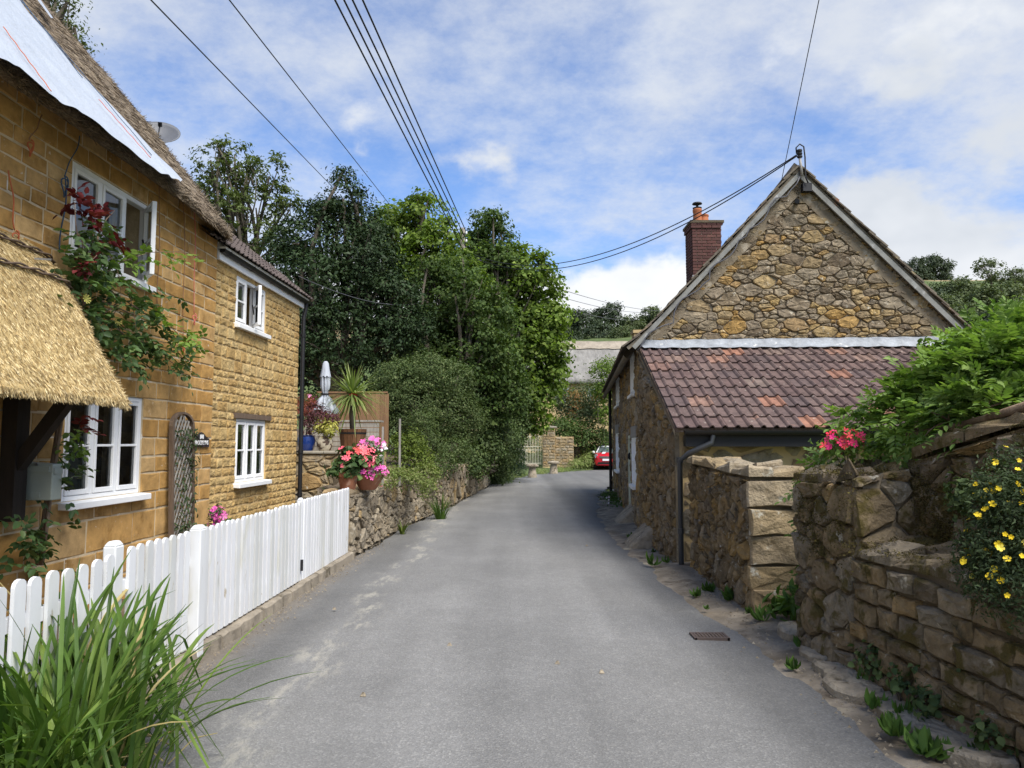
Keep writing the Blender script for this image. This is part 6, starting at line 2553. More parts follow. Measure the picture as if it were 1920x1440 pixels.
def cordyline():
    rnd = random.Random(14)
    c = at_y(661, 840, 14.8)
    c.z = 1.41
    t = thing('half_barrel', 'dark wooden half barrel planter holding the spiky palm', 'planter', c)
    N = 18
    for k in range(N):
        m = MB()
        a0, a1 = 2 * math.pi * k / N + 0.015, 2 * math.pi * (k + 1) / N - 0.015
        vs = []
        for z, r in ((0, 0.22), (0.46, 0.275)):
            for a, rr in ((a0, r), (a1, r), (a1, r - 0.025), (a0, r - 0.025)):
                vs.append((c.x + rr * math.cos(a), c.y + rr * math.sin(a), c.z + z))
        m.hexa(vs)
        m.obj('stave', 'barrel', t)
    for z, r in ((0.07, 0.232), (0.36, 0.267)):
        m = MB()
        m.lathe([(r, 0), (r + 0.003, 0.035)], (c.x, c.y, c.z + z), 24)
        m.obj('hoop', 'wire_black', t, smooth=True, sharp=40)
    t = thing('cordyline_palm', 'spiky green palm with a round head of sword leaves, in the half barrel', 'palm', c + Vector((0, 0, 0.4)))
    m = MB()
    hd = Vector((c.x - 0.02, c.y, 2.56))
    m.tube([c + Vector((0, 0, 0.38)), c + Vector((-0.03, 0, 0.75)), hd], [0.055, 0.05, 0.045], 8)
    m.obj('trunk', 'bark', t, smooth=True)
    o0 = origin_of(t)
    for k in range(210):
        el = R(math.degrees(math.asin(rnd.uniform(-0.35, 1.0)))) if k < 180 else R(rnd.uniform(-60, 0))
        az = rnd.uniform(0, 2 * math.pi)
        L = rnd.uniform(0.6, 0.88)
        d = Vector((math.cos(az) * math.cos(el), math.sin(az) * math.cos(el), math.sin(el)))
        sd = d.cross(Vector((0, 0, 1))).normalized()
        vs = []
        n = 5
        for i in range(n + 1):
            s = i / n
            w = 0.02 * (1 - s) ** 0.6 * (0.5 + min(s * 4, 0.5)) + 0.001
            q = hd + d * L * s - Vector((0, 0, 1)) * L * s * s * (0.1 + 0.3 * math.cos(el) * rnd.uniform(0.4, 1.0))
            vs += [q + sd * w - o0, q - sd * w - o0]
        me = bpy.data.meshes.new('leaf')
        me.from_pydata([tuple(v) for v in vs], [], [(2 * i, 2 * i + 1, 2 * i + 3, 2 * i + 2) for i in range(n)])
        make_obj('leaf', me, 'leaf_palm', t)
    fm = flower_mesh('flower', 5, 0.05, 'petal_red')
    put_flowers(t, [hd + Vector((rnd.uniform(-0.1, 0.1), -0.1, rnd.uniform(-0.12, 0.0))) for _ in range(6)], [(0, -1, 0)] * 6, fm, rnd)


cordyline()


def bush(name, label, lobes, mat, size, n_clump, per, spread, seed, asp=0.55, cat='shrub', base=None, stem='bark', six=False, up=0.45, group=None, under=0.35, stems=5, svar=0.3, shell=(0.72, 1.04)):
    """lobes in world coordinates"""
    rng = np.random.default_rng(seed)
    rnd = random.Random(seed)
    if base is None:
        base = (lobes[0][0], lobes[0][1], lobes[0][2] - lobes[0][5])
    t = thing(name, label, cat, base, group)
    C, O, cl = clump_points(lobes, n_clump, per, spread, rng, under=under, shell=shell)
    V, F = (leaf_any if six else rand_leaves)(C, O, size, asp, rng, up=up, svar=svar)
    foliage('foliage', V, F, mat, t)
    m = MB()
    b = Vector(base)
    r = max(0.006, 0.02 * (lobes[0][5] / 0.5))
    for l in lobes:
        for _ in range(max(1, stems // len(lobes))):
            limb(m, b + Vector((rnd.uniform(-1, 1) * r * 3, rnd.uniform(-1, 1) * r * 3, -0.02)), Vector(l[:3]) + Vector((rnd.uniform(-0.5, 0.5) * l[3], rnd.uniform(-0.5, 0.5) * l[4], rnd.uniform(-0.2, 0.5) * l[5])), r, r * 0.3, rnd, 0.15, 5, 4)
    m.obj('stem', stem, t, smooth=True, fix=False)
    return t


def flower_bush(name, label, lobes, mat, size, n_clump, per, spread, seed, fl, n_fl, asp=0.5, **kw):
    t = bush(name, label, lobes, mat, size, n_clump, per, spread, seed, asp=asp, **kw)
    rng = np.random.default_rng(seed + 99)
    rnd = random.Random(seed)
    C, O, cl = clump_points(lobes, n_fl, 1, spread * 0.4, rng, shell=(0.95, 1.1), under=0.0)
    for me, k0, k1 in fl:
        a, b = int(len(C) * k0), int(len(C) * k1)
        put_flowers(t, C[a:b], O[a:b] + np.array([0.1, -0.7, 0.2]), me, rnd)
    return t


def patio_plants():
    rnd = random.Random(33)
    FL = {k: flower_mesh('flower', n, r, m) for k, n, r, m in (('coral', 5, 0.045, 'petal_coral'), ('pink', 5, 0.04, 'petal_pink'), ('lilac', 5, 0.026, 'petal_lilac'), ('white', 5, 0.03, 'petal_white'), ('crim', 5, 0.042, 'petal_crimson'), ('hyd', 6, 0.05, 'petal_pink'))}
    # blue glazed pot and maples
    p = at_y(574, 842, 13.75)
    p.z = 1.452
    pot('glazed_pot', 'blue glazed pot on the patio edge by the black downpipe', p, [(0.12, 0), (0.155, 0.1), (0.165, 0.2), (0.15, 0.26), (0.165, 0.28), (0.15, 0.285)], 'pot_blue')
    bush('maple_shrub', 'purple-leaved maple growing in the blue pot', [lobe(578, 795, 18, 13.75), lobe(600, 785, 22, 13.8), lobe(622, 790, 16, 13.8), lobe(590, 768, 14, 13.8)], 'leaf_maroon', 0.05, 130, 14, 0.05, 1, 0.35, base=(p.x, p.y, p.z + 0.26))
    bush('red_maple', 'coral red feathery maple behind the purple one', [lobe(572, 762, 20, 14.6), lobe(588, 768, 18, 14.6), lobe(566, 775, 16, 14.5)], 'leaf_redpink', 0.055, 90, 14, 0.06, 2, 0.25, base=(at_y(578, 770, 14.6).x, 14.6, 1.42))
    flower_bush('hydrangea', 'pink hydrangea at the back of the patio', [lobe(580, 752, 14, 15.5), lobe(598, 757, 12, 15.5)], 'leaf_hedge', 0.09, 40, 12, 0.07, 3, [(FL['hyd'], 0, 1)], 14, base=(at_y(585, 760, 15.5).x, 15.5, 1.42))
    p = at_y(609, 842, 13.7)
    p.z = 1.452
    pot('cream_pot', 'cream and brown mottled pot with yellow foliage', p, [(0.1, 0), (0.145, 0.08), (0.15, 0.18), (0.115, 0.25), (0.12, 0.27), (0.1, 0.275)], 'pot_cream')
    bush('yellow_shrub', 'yellow-leaved plant spilling from the mottled pot', [lobe(612, 805, 16, 13.65), lobe(600, 800, 10, 13.65), lobe(622, 802, 9, 13.6)], 'leaf_yellow', 0.085, 34, 9, 0.05, 4, 0.4, base=(p.x, p.y, p.z + 0.25))
    # terracotta pots on the wall end
    p = at_y(652, 922, 10.85)
    p.z = 0.9
    pot('terracotta_pot', 'tall terracotta pot on the wall end by the picket fence', p, [(0.1, 0), (0.145, 0.2), (0.16, 0.21), (0.165, 0.27), (0.15, 0.272)], 'terracotta')
    flower_bush('geranium', 'coral red geraniums with broad leaves in the tall terracotta pot', [lobe(640, 885, 18, 10.85), lobe(662, 882, 16, 10.8), lobe(655, 864, 22, 10.85), lobe(676, 860, 24, 11.0), lobe(690, 866, 18, 11.0)], 'leaf_rose', 0.11, 60, 9, 0.05, 5, [(FL['coral'], 0.35, 1.0)], 120, asp=0.62, base=(p.x, p.y, p.z + 0.25), six=True)
    p = at_y(690, 922, 11.15)
    p.z = 0.9
    pot('terracotta_bowl', 'wide terracotta bowl beside the tall pot', p, [(0.11, 0), (0.13, 0.02), (0.24, 0.2), (0.25, 0.22), (0.235, 0.222)], 'terracotta')
    flower_bush('mixed_annuals', 'pink, coral and lilac flowers heaped in the terracotta bowl', [lobe(690, 880, 18, 11.1), lobe(706, 885, 14, 11.0), lobe(682, 893, 13, 10.95), lobe(700, 868, 14, 11.2)], 'leaf_weed', 0.05, 50, 9, 0.05, 6, [(FL['coral'], 0, 0.3), (FL['pink'], 0.3, 0.72), (FL['lilac'], 0.72, 1.0)], 190, base=(p.x, p.y, p.z + 0.2))
    flower_bush('petunia', 'pink and white petunias on tall stems beside the grey stakes', [lobe(700, 838, 18, 12.2), lobe(682, 845, 14, 12.2), lobe(715, 845, 12, 12.2), lobe(708, 856, 12, 12.1)], 'leaf_weed', 0.05, 36, 8, 0.06, 7, [(FL['pink'], 0, 0.65), (FL['white'], 0.65, 1)], 70, base=(at_y(700, 850, 12.2).x, 12.2, 0.9))
    flower_bush('pink_rose', 'bright pink rose blooming behind the picket fence', [lobe(408, 965, 14, 8.6), lobe(404, 985, 12, 8.6)], 'leaf_rose', 0.05, 14, 8, 0.04, 8, [(FL['hyd'], 0, 1)], 22, base=(at_y(408, 990, 8.6).x, 8.6, 0.08))
    for k, (u, v0, v1, y) in enumerate(((697, 832, 868, 12.0), (718, 800, 872, 12.4), (750, 785, 840, 13.0))):
        a, b = at_y(u, v1, y), at_y(u, v0, y)
        a.z = 0.85
        m = MB()
        m.bar(tuple(Vector((0, 0, 0))), tuple(b - a), 0.032, 0.032)
        o = m.obj('garden_stake', 'grey_timber')
        o.location = a
        tag(o, ['short grey wooden stake among the petunias', 'tall grey wooden stake beside the petunias', 'grey wooden stake before the clipped hedge'][k], 'stake')
    p = at_y(715, 918, 11.4)
    fm = flower_mesh('fallen_flower', 5, 0.035, 'petal_crimson')
    o = bpy.data.objects.new('fallen_flower', fm)
    COL.objects.link(o)
    o.location = (p.x + 0.0, p.y, 0.93)
    tag(o, 'single fallen red flower lying on the wall coping', 'flower')
    # bank plants
    bush('privet_shrub', 'upright yellow-green shrub on the planted bank', [lobe(755, 845, 22, 14.2), lobe(775, 835, 22, 14.3), lobe(748, 830, 12, 14.2), lobe(785, 860, 24, 14.2), lobe(765, 860, 24, 14.0), lobe(772, 815, 9, 14.3)], 'leaf_privet', 0.055, 170, 16, 0.07, 9, 0.45, base=(at_y(765, 870, 14.2).x, 14.2, 0.85))
    bush('feathery_shrub', 'soft grey-green feathery shrub before the clipped hedge', [lobe(790, 790, 26, 16.0), lobe(775, 805, 18, 16.0), lobe(800, 812, 22, 16.0), lobe(812, 835, 20, 16.0)], 'leaf_hedge', 0.06, 170, 16, 0.08, 10, 0.28, base=(at_y(795, 830, 16).x, 16.0, 0.88))
    bush('trailing_plant', 'pale green trailing plants hanging over the wall top', [lobe(738, 890, 20, 12.6, flat=0.7), lobe(765, 898, 24, 13.2, flat=0.7), lobe(795, 890, 26, 14.0, flat=0.8), lobe(800, 915, 16, 13.6), lobe(730, 905, 10, 12.2, flat=0.6)], 'leaf_grass', 0.05, 220, 16, 0.06, 11, 0.35, base=(at_y(765, 900, 13).x, 13.0, 0.86), cat='plant')
    bush('bank_shrub', 'dark rounded shrub on the bank top beside the trailing plants', [lobe(830, 870, 26, 16.5), lobe(850, 850, 30, 17.5), lobe(815, 880, 20, 15.6)], 'leaf_hedge', 0.05, 170, 16, 0.08, 12, 0.45, base=(at_y(835, 880, 16.5).x, 16.5, 0.88))


patio_plants()


def wall_tuft(name, label, p, n, L, seed, mat='leaf_blade', spread=0.1, w=0.012, cat='grass tuft', group=None):
    rng = np.random.default_rng(seed)
    t = thing(name, label, cat, p, group)
    V, F = blades(np.zeros(3), n, L, spread, w, rng)
    make_obj('foliage', fast_mesh('foliage', V, F), mat, t)
    return t


def blades(c, n, L, spread, w, rng, bend=0.6, out=0.55, seg=5):
    Vs = []
    az = rng.uniform(0, 2 * np.pi, n)
    ln = L * rng.uniform(0.5, 1.1, n)
    o = out * rng.uniform(0.2, 1.3, n)
    hd = np.stack([np.cos(az), np.sin(az), np.zeros(n)], 1)
    base = c + hd * (spread * rng.random(n) ** 0.5)[:, None] + np.array([0, 0, -0.01])
    sd = np.stack([-np.sin(az), np.cos(az), np.zeros(n)], 1)
    bd = bend * rng.uniform(0.3, 1.3, n)
    rows = []
    for i in range(seg + 1):
        s = i / seg
        q = base + (hd * (o * s + bd * s * s)[:, None] * 0.6 + np.array([0, 0, 1]) * (s - bd * 0.45 * s ** 2.2)[:, None]) * ln[:, None]
        ww = w * (1 - s ** 2.2) * 0.5 + 0.0008
        rows += [q + sd * ww, q - sd * ww]
    V = np.stack(rows, 1).reshape(-1, 3)
    k = (np.arange(n) * (2 * (seg + 1)))[:, None]
    F = np.concatenate([k + np.array([[2 * i, 2 * i + 1, 2 * i + 3, 2 * i + 2]]) for i in range(seg)], 0)
    return V, F


wall_tuft('grass_tuft', 'arching green grass tuft at the foot of the retaining wall', on_ground(826, 972), 90, 0.62, 5, spread=0.12, w=0.016)
wall_tuft('fern_tuft', 'small yellow-green tuft rooted at the base of the retaining wall', on_ground(755, 1000), 16, 0.3, 6, spread=0.05, w=0.03, mat='leaf_privet')


# ---------------------------------------------------------------- plants near the viewer
def blade_clump():
    """the big clump of strap leaves by the fence, blade by blade"""
    rng = np.random.default_rng(77)
    rnd = random.Random(77)
    t = thing('strap_leaf_clump', 'big clump of arching green strap leaves spilling over the picket fence', 'plant', (-2.0, 3.55, 0))
    rest = MB()
    o0 = Vector((-2.0, 3.55, 0))
    for k in range(560):
        b = Vector((-2.08 + rnd.gauss(0, 0.17), 3.45 + rnd.gauss(0, 0.3), 0))
        az = math.atan2(b.y - 3.5, b.x + 2.05) + rnd.gauss(0, 0.9)
        hd = Vector((math.cos(az), math.sin(az), 0))
        L = rnd.uniform(0.6, 1.28)
        tilt = rnd.uniform(0.02, 0.42)
        bend = rnd.uniform(0.15, 1.0)
        if hd.x > 0.2:
            bend *= 0.7
            L *= 0.76
        kink = rnd.random() < 0.16
        w = rnd.uniform(0.009, 0.016)
        sd = Vector((-hd.y, hd.x, 0))
        tw = rnd.uniform(-0.6, 0.6)
        n = 9
        vs = []
        for i in range(n + 1):
            s = i / n
            q = b + (hd * (tilt * s + bend * s * s * 0.75) + Vector((0, 0, 1)) * (s - (0.55 * bend) * s ** 2.4 - tilt * 0.25 * s)) * L
            if kink and s > 0.6:
                q -= Vector((0, 0, 1)) * (s - 0.6) * L * 1.6
            ww = w * (1.0 if s < 0.7 else (1 - ((s - 0.7) / 0.3) ** 2 * 0.9)) * (0.7 + min(s, 0.3))
            a = tw * s
            d = sd * math.cos(a) + Vector((0, 0, 1)) * math.sin(a) * 0.5
            mid = q + Vector((0, 0, -1)) * ww * 0.35
            vs += [q + d * ww, mid, q - d * ww]
        fs = []
        for i in range(n):
            fs += [(3 * i, 3 * i + 1, 3 * i + 4, 3 * i + 3), (3 * i + 1, 3 * i + 2, 3 * i + 5, 3 * i + 4)]
        if k < 250:
            me = bpy.data.meshes.new('leaf')
            me.from_pydata([tuple(v - o0) for v in vs], [], fs)
            make_obj('leaf', me, 'leaf_dry' if k % 19 == 7 else 'leaf_blade', t)
        else:
            rest.add(vs, fs)
    tag(rest.obj('inner_leaves', 'leaf_blade', t, fix=False), kind='stuff')
    dead = MB()
    for k in range(70):
        b = Vector((-2.0 + rnd.gauss(0, 0.2), 3.5 + rnd.gauss(0, 0.3), 0.01))
        az = rnd.uniform(0, 6.28)
        e = b + Vector((math.cos(az) * 0.3, math.sin(az) * 0.3, rnd.uniform(0, 0.1)))
        dead.tube([b, (b + e) / 2 + Vector((0, 0, 0.05)), e], [0.004, 0.004, 0.002], 4)
    tag(dead.obj('dry_litter', 'leaf_dry', t, fix=False), kind='stuff')


blade_clump()


def climbing_rose():
    rng = np.random.default_rng(19)
    rnd = random.Random(19)
    f = WALL_L
    n0 = Vector((1, -KL, 0)).normalized()

    def W(u, v, n):
        return on_plane(u, v, Vector(f(6, 0, n)), n0)
    t = thing('climbing_rose', 'rambling rose trained up the golden wall past the upstairs window', 'rose', W(70, 1055, 0.15))
    stems = []
    for pts, r in (([(72, 1060, .12), (85, 960, .12), (100, 860, .14), (112, 780, .16), (125, 700, .15), (150, 610, .15), (165, 520, .2), (185, 440, .25)], 0.022),
                   ([(78, 1060, .15), (92, 950, .16), (108, 840, .2), (120, 760, .2), (140, 680, .2), (180, 600, .2), (230, 560, .2), (290, 600, .15)], 0.016),
                   ([(165, 520, .2), (150, 470, .25), (142, 420, .3), (140, 380, .3)], 0.007),
                   ([(185, 520, .2), (230, 490, .3), (280, 473, .3), (340, 472, .25), (385, 485, .22)], 0.006),
                   ([(180, 600, .2), (240, 620, .2), (290, 660, .2), (340, 690, .15)], 0.008),
                   ([(180, 560, .2), (250, 590, .2), (310, 600, .15), (345, 640, .12)], 0.008),
                   ([(200, 600, .2), (260, 650, .22), (300, 640, .2), (365, 655, .18)], 0.007),
                   ([(185, 440, .25), (200, 410, .3), (215, 395, .3)], 0.006)):
        P = [W(*p) for p in pts]
        stems.append(P)
        m = MB()
        m.tube(P, [r * (1 - 0.6 * i / (len(P) - 1)) for i in range(len(P))], 6)
        m.obj('stem', 'bark_rose', t, smooth=True, fix=False)
    groups = {'leaf_rose': [], 'leaf_rose_light': [], 'leaf_rose_red': []}

    def area_leaves(u, v, ru, rv, n, mat, nn=(0.08, 0.4)):
        for _ in range(n):
            a = rng.normal(0, 0.5, 2)
            p = W(u + a[0] * ru, v + a[1] * rv, rng.uniform(*nn))
            groups[mat].append(p)
    area_leaves(165, 500, 60, 70, 74, 'leaf_rose')
    area_leaves(180, 450, 40, 40, 30, 'leaf_rose')
    area_leaves(200, 570, 70, 60, 60, 'leaf_rose')
    area_leaves(240, 640, 90, 50, 70, 'leaf_rose')
    area_leaves(300, 660, 60, 35, 40, 'leaf_rose')
    area_leaves(270, 580, 60, 40, 26, 'leaf_rose')
    area_leaves(120, 520, 30, 50, 14, 'leaf_rose')
    area_leaves(340, 690, 24, 25, 12, 'leaf_rose')
    area_leaves(60, 1010, 45, 60, 34, 'leaf_rose', (0.1, 0.3))
    area_leaves(120, 880, 25, 60, 14, 'leaf_rose', (0.1, 0.25))
    area_leaves(130, 830, 14, 40, 10, 'leaf_rose_light', (0.1, 0.25))
    for k in range(26):
        s = rng.random()
        i = min(int(s * 4), 3)
        p = stems[3][i].lerp(stems[3][i + 1], s * 4 - i) + Vector((0, 0, rng.uniform(-0.08, 0.02)))
        groups['leaf_rose_light'].append(p)
    area_leaves(350, 640, 30, 20, 20, 'leaf_rose_light')
    area_leaves(290, 600, 50, 20, 10, 'leaf_rose_light')
    area_leaves(170, 400, 35, 22, 13, 'leaf_rose_red', (0.2, 0.4))
    area_leaves(145, 380, 8, 25, 8, 'leaf_rose_red', (0.2, 0.35))
    area_leaves(150, 490, 14, 10, 7, 'leaf_rose_red', (0.25, 0.4))
    area_leaves(150, 800, 10, 20, 5, 'leaf_rose_red', (0.1, 0.25))
    area_leaves(205, 450, 12, 12, 4, 'leaf_rose_red', (0.25, 0.4))
    for mat, pts in groups.items():
        B = np.array([tuple(p) for p in pts])
        D = rng.normal(0, 1, B.shape) + np.array([0.7, 0, -0.15])
        V, F = pinnate(B, D, 0.14, 2, 0.07, 0.6, rng, 0.3)
        foliage('leaves', V, F, mat, t)
    fm = flower_mesh('bloom', 9, 0.04, 'leaf_yellow', cup=0.5)
    put_flowers(t, [W(160, 561, .42), W(220, 603, .3)], [(1, -0.6, 0.1)] * 2, fm, rnd, 'bloom', 0.9, 1.1)
    # thin stems crossing
    for k in range(16):
        a = groups['leaf_rose'][rnd.randrange(200)]
        b = groups['leaf_rose'][rnd.randrange(200)]
        if (a - b).length < 1.0:
            m = MB()
            limb(m, a, b, 0.004, 0.002, rnd, 0.15, 4, 5)
            m.obj('twig', 'bark_rose', t, smooth=True, fix=False)


climbing_rose()


def wall_vine():
    rng = np.random.default_rng(29)
    rnd = random.Random(29)
    L = [lobe(1640, 822, 22, 5.95), lobe(1680, 790, 34, 5.8), lobe(1735, 765, 42, 5.6), lobe(1785, 745, 50, 5.4), lobe(1790, 710, 34, 5.7), lobe(1840, 715, 58, 5.2), lobe(1905, 705, 66, 4.9), lobe(1835, 665, 34, 5.6),
         lobe(1890, 650, 40, 5.5), lobe(1715, 805, 28, 5.35), lobe(1780, 790, 34, 5.0), lobe(1850, 765, 36, 4.7), lobe(1950, 660, 60, 5.0), lobe(1560, 880, 10, 5.95), lobe(1600, 845, 12, 5.9)]
    t = thing('wall_vine', 'fresh green vine with feathered leaves heaped along the mossy wall top', 'vine', (2.9, 5.2, 1.4))
    C, O, cl = clump_points(L, 360, 5, 0.08, rng, under=0.25, shell=(0.65, 1.05))
    D = O + rng.normal(0, 0.55, O.shape) + np.array([-0.1, -0.3, 0.25])
    V, F = pinnate(C, D, 0.18, 4, 0.062, 0.42, rng, 0.3)
    foliage('leaves', V, F, 'leaf_vine', t)
    # long shoots feeling out over the tiles and down the gap
    sh = [[(1700, 700, 5.6), (1668, 740, 5.7), (1655, 780, 5.8)], [(1600, 800, 5.9), (1560, 825, 6.0), (1540, 860, 6.05), (1530, 890, 6.1)], [(1560, 870, 6.05), (1515, 900, 6.2), (1505, 940, 6.25), (1500, 990, 6.3)], [(1510, 900, 6.2), (1508, 960, 6.25), (1495, 1010, 6.3)],
          [(1600, 770, 5.9), (1580, 790, 6.0), (1550, 830, 6.1)]]
    B, Dd = [], []
    m = MB()
    for s in sh:
        P = [at_y(*p) for p in s]
        m.tube(P, 0.004, 5)
        for k in range(12):
            q = rnd.random() * (len(P) - 1)
            i = int(q)
            B.append(tuple(P[i].lerp(P[i + 1], q - i)))
            Dd.append((rnd.uniform(-1, 0.6), rnd.uniform(-1, 0.2), rnd.uniform(-0.2, 0.6)))
    for k in range(40):
        a = Vector(C[rnd.randrange(len(C))])
        l = min(L, key=lambda q: (Vector(q[:3]) - a).length)
        limb(m, Vector(l[:3]), a, 0.008, 0.003, rnd, 0.15, 4, 4)
    m.obj('stem', 'bark_rose', t, smooth=True, fix=False)
    V, F = pinnate(np.array(B), np.array(Dd), 0.2, 4, 0.07, 0.42, rng, 0.3)
    foliage('shoot_leaves', V, F, 'leaf_vine', t)
    ob = [t for t in L[:]]
    m = MB()                                              # brown trunk lying on the wall
    m.tube([at_y(1930, 760, 4.2), at_y(1850, 785, 4.6), at_y(1790, 800, 4.95), at_y(1700, 815, 5.4)], [0.03, 0.026, 0.022, 0.014], 7)
    m.obj('trunk', 'bark_rose', t, smooth=True, fix=False)


wall_vine()


def potentilla():
    rnd = random.Random(39)
    L = [lobe(1880, 940, 60, 3.85), lobe(1890, 1020, 75, 3.75), lobe(1900, 1100, 75, 3.65), lobe(1860, 1060, 50, 3.8), lobe(1890, 870, 30, 3.95), lobe(1940, 960, 80, 3.7), lobe(1940, 1080, 80, 3.6)]
    fm = flower_mesh('flower', 5, 0.0165, 'petal_yellow', cup=0.4, notch=0.95)
    flower_bush('flowering_shrub', 'small-leaved shrub with yellow flowers on the ledge of the mossy wall', L, 'leaf_potent', 0.024, 620, 22, 0.035, 39, [(fm, 0, 1)], 105, asp=0.36, base=(2.75, 3.7, 0.9), stems=14)
    fm2 = flower_mesh('flower', 5, 0.03, 'petal_crimson')
    flower_bush('busy_lizzie', 'crimson and pink bedding flowers tucked under the green vine', [lobe(1578, 832, 26, 5.75), lobe(1598, 828, 20, 5.7), lobe(1562, 842, 14, 5.75)], 'leaf_vine', 0.05, 34, 8, 0.05, 40, [(fm2, 0, 1)], 60, base=(at_y(1585, 860, 5.75).x, 5.75, 1.34))
    bush('wall_ivy', 'dark ivy leaves creeping along the foot of the mossy wall', [lobe(1650, 1240, 30, 4.9, 0.1), lobe(1720, 1290, 36, 4.5, 0.12), lobe(1760, 1320, 30, 4.3, 0.1), lobe(1840, 1250, 30, 4.1, 0.06), lobe(1880, 1390, 36, 3.8, 0.1), lobe(1690, 1265, 26, 4.7, 0.1)], 'leaf_ivy', 0.038, 130, 8, 0.035, 41, 0.85, cat='ivy', base=(2.3, 4.5, 0.05), six=True, stems=12)
    bush('pier_creeper', 'little round-leaved creeper rooted high in the mossy wall', [lobe(1810, 925, 24, 4.35, 0.05), lobe(1800, 945, 16, 4.4, 0.05)], 'leaf_ivy', 0.03, 34, 8, 0.03, 42, 0.9, cat='creeper', base=tuple(at_y(1810, 930, 4.5)), six=True)


potentilla()


def weeds():
    rnd = random.Random(49)
    rng = np.random.default_rng(49)
    lab = 'low leafy weed growing from the dirt between the tarmac and the stone walls'
    spots = [(1225, 1060, 0.2), (1250, 1055, 0.1), (1375, 1125, 0.16), (1305, 1118, 0.1), (1325, 1142, 0.07), (1430, 1165, 0.14), (1405, 1150, 0.08), (1545, 1225, 0.14), (1490, 1255, 0.09), (1510, 1215, 0.1),
             (1610, 1285, 0.12), (1640, 1330, 0.12), (1690, 1350, 0.13), (1680, 1380, 0.1), (1735, 1415, 0.12), (1775, 1420, 0.1), (1330, 1108, 0.08), (1255, 1040, 0.08), (1290, 1050, 0.1), (1185, 1010, 0.1), (1225, 1035, 0.07), (1360, 1105, 0.08), (1590, 1265, 0.08), (1850, 1428, 0.1)]
    for i, (u, v, r) in enumerate(spots):
        p = on_ground(u, v, 0.01)
        t = thing('weed', lab, 'weed', p, 'weeds along the foot of the walls')
        n = rnd.randint(9, 30)
        r *= rnd.uniform(0.6, 1.15)
        az = rng.uniform(0, 6.28, n)
        el = rng.uniform(0.15, 1.2, n)
        A = np.stack([np.cos(az) * np.cos(el), np.sin(az) * np.cos(el), np.sin(el)], 1)
        Bv = unit(np.cross(A, np.array([0, 0, 1.0]) + rng.normal(0, 0.2, (n, 3))))
        Ls = r * rng.uniform(0.6, 1.25, n)
        C = A * (Ls * 0.55)[:, None] + rng.normal(0, r * 0.12, (n, 3)) * np.array([1, 1, 0.1])
        V, F = leaf6(C, A, Bv, Ls, Ls * rng.uniform(0.25, 0.5), 0.2, 0.35)
        make_obj('foliage', fast_mesh('foliage', V, F), 'leaf_weed', t)
    bush('gap_weeds', 'lush broad-leaved weeds filling the foot of the narrow garden gap', [lobe(1500, 1140, 26, 6.75, 0.15), lobe(1520, 1100, 20, 6.5, 0.12), lobe(1470, 1145, 20, 6.9, 0.1), lobe(1515, 1060, 12, 6.5, 0.1)], 'leaf_weed', 0.14, 34, 7, 0.06, 43, 0.35, cat='weeds', base=(2.75, 6.6, 0.02), six=True)
    bush('daisy_verge', 'tall daisies and grass against the far end of the stone house', [lobe(1148, 945, 20, 21.0, 0.9), lobe(1140, 935, 12, 22.5, 0.8), lobe(1158, 950, 14, 19.0, 0.7)], 'leaf_weed', 0.09, 150, 12, 0.1, 44, 0.25, cat='plant', base=(2.75, 21, 0))
    fm = flower_mesh('flower', 6, 0.03, 'petal_white')
    tt = thing('daisy_clump', 'scatter of little white daisies in the grass by the stone house', 'flower', (2.75, 21, 0))
    pts = [at_y(1148 + rnd.gauss(0, 12), 948 + rnd.gauss(0, 10), rnd.uniform(19, 21.5)) for _ in range(26)]
    put_flowers(tt, pts, [(-0.5, -1, 0.3)] * 26, fm, rnd)
    # grit and fallen petals at the lane edge, loose stones on the road
    m = MB()
    for k in range(420):
        y = rnd.uniform(3.2, 9.5)
        x = 2.02 + rnd.gauss(0.08, 0.12)
        s = rnd.uniform(0.004, 0.014)
        m.add([(x - s, y, 0.012), (x + s, y - s * 0.4, 0.012), (x, y + s, 0.012), (x, y, 0.012 + s * 1.2)], [(0, 1, 3), (1, 2, 3), (2, 0, 3)])
    for k in range(420):
        y = rnd.uniform(4.0, 12)
        x = -2.26 + (y - 5.5) * 0.019 + abs(rnd.gauss(0.0, 0.09))
        s = rnd.uniform(0.004, 0.013)
        m.add([(x - s, y, 0.004), (x + s, y - s * 0.4, 0.004), (x, y + s, 0.004), (x, y, 0.004 + s * 1.2)], [(0, 1, 3), (1, 2, 3), (2, 0, 3)])
    tag(m.obj('gravel', 'kerb_stone', fix=False), 'loose grit gathered along both edges of the lane', 'gravel', kind='stuff')
    for k, (u, v) in enumerate(((681, 1303), (627, 1142), (843, 1209), (1100, 1023), (1045, 1243), (1128, 1260))):
        p = on_ground(u, v, 0.018)
        s = 0.02
        m = MB()
        m.add([(-s, -s * 0.6, -0.005), (s, -s * 0.8, -0.005), (s * 0.8, s * 0.7, -0.005), (-s * 0.7, s * 0.8, -0.005), (-s * 0.3, -s * 0.2, s * 0.9), (s * 0.4, s * 0.1, s * 0.8)],
              [(0, 1, 5, 4), (1, 2, 5), (2, 3, 4, 5), (3, 0, 4), (3, 2, 1, 0)])
        o = m.obj('pebble', 'kerb_stone')
        o.location = p
        tag(o, 'single loose pebble lying on the open tarmac', 'pebble', 'pebbles on the road')


weeds()


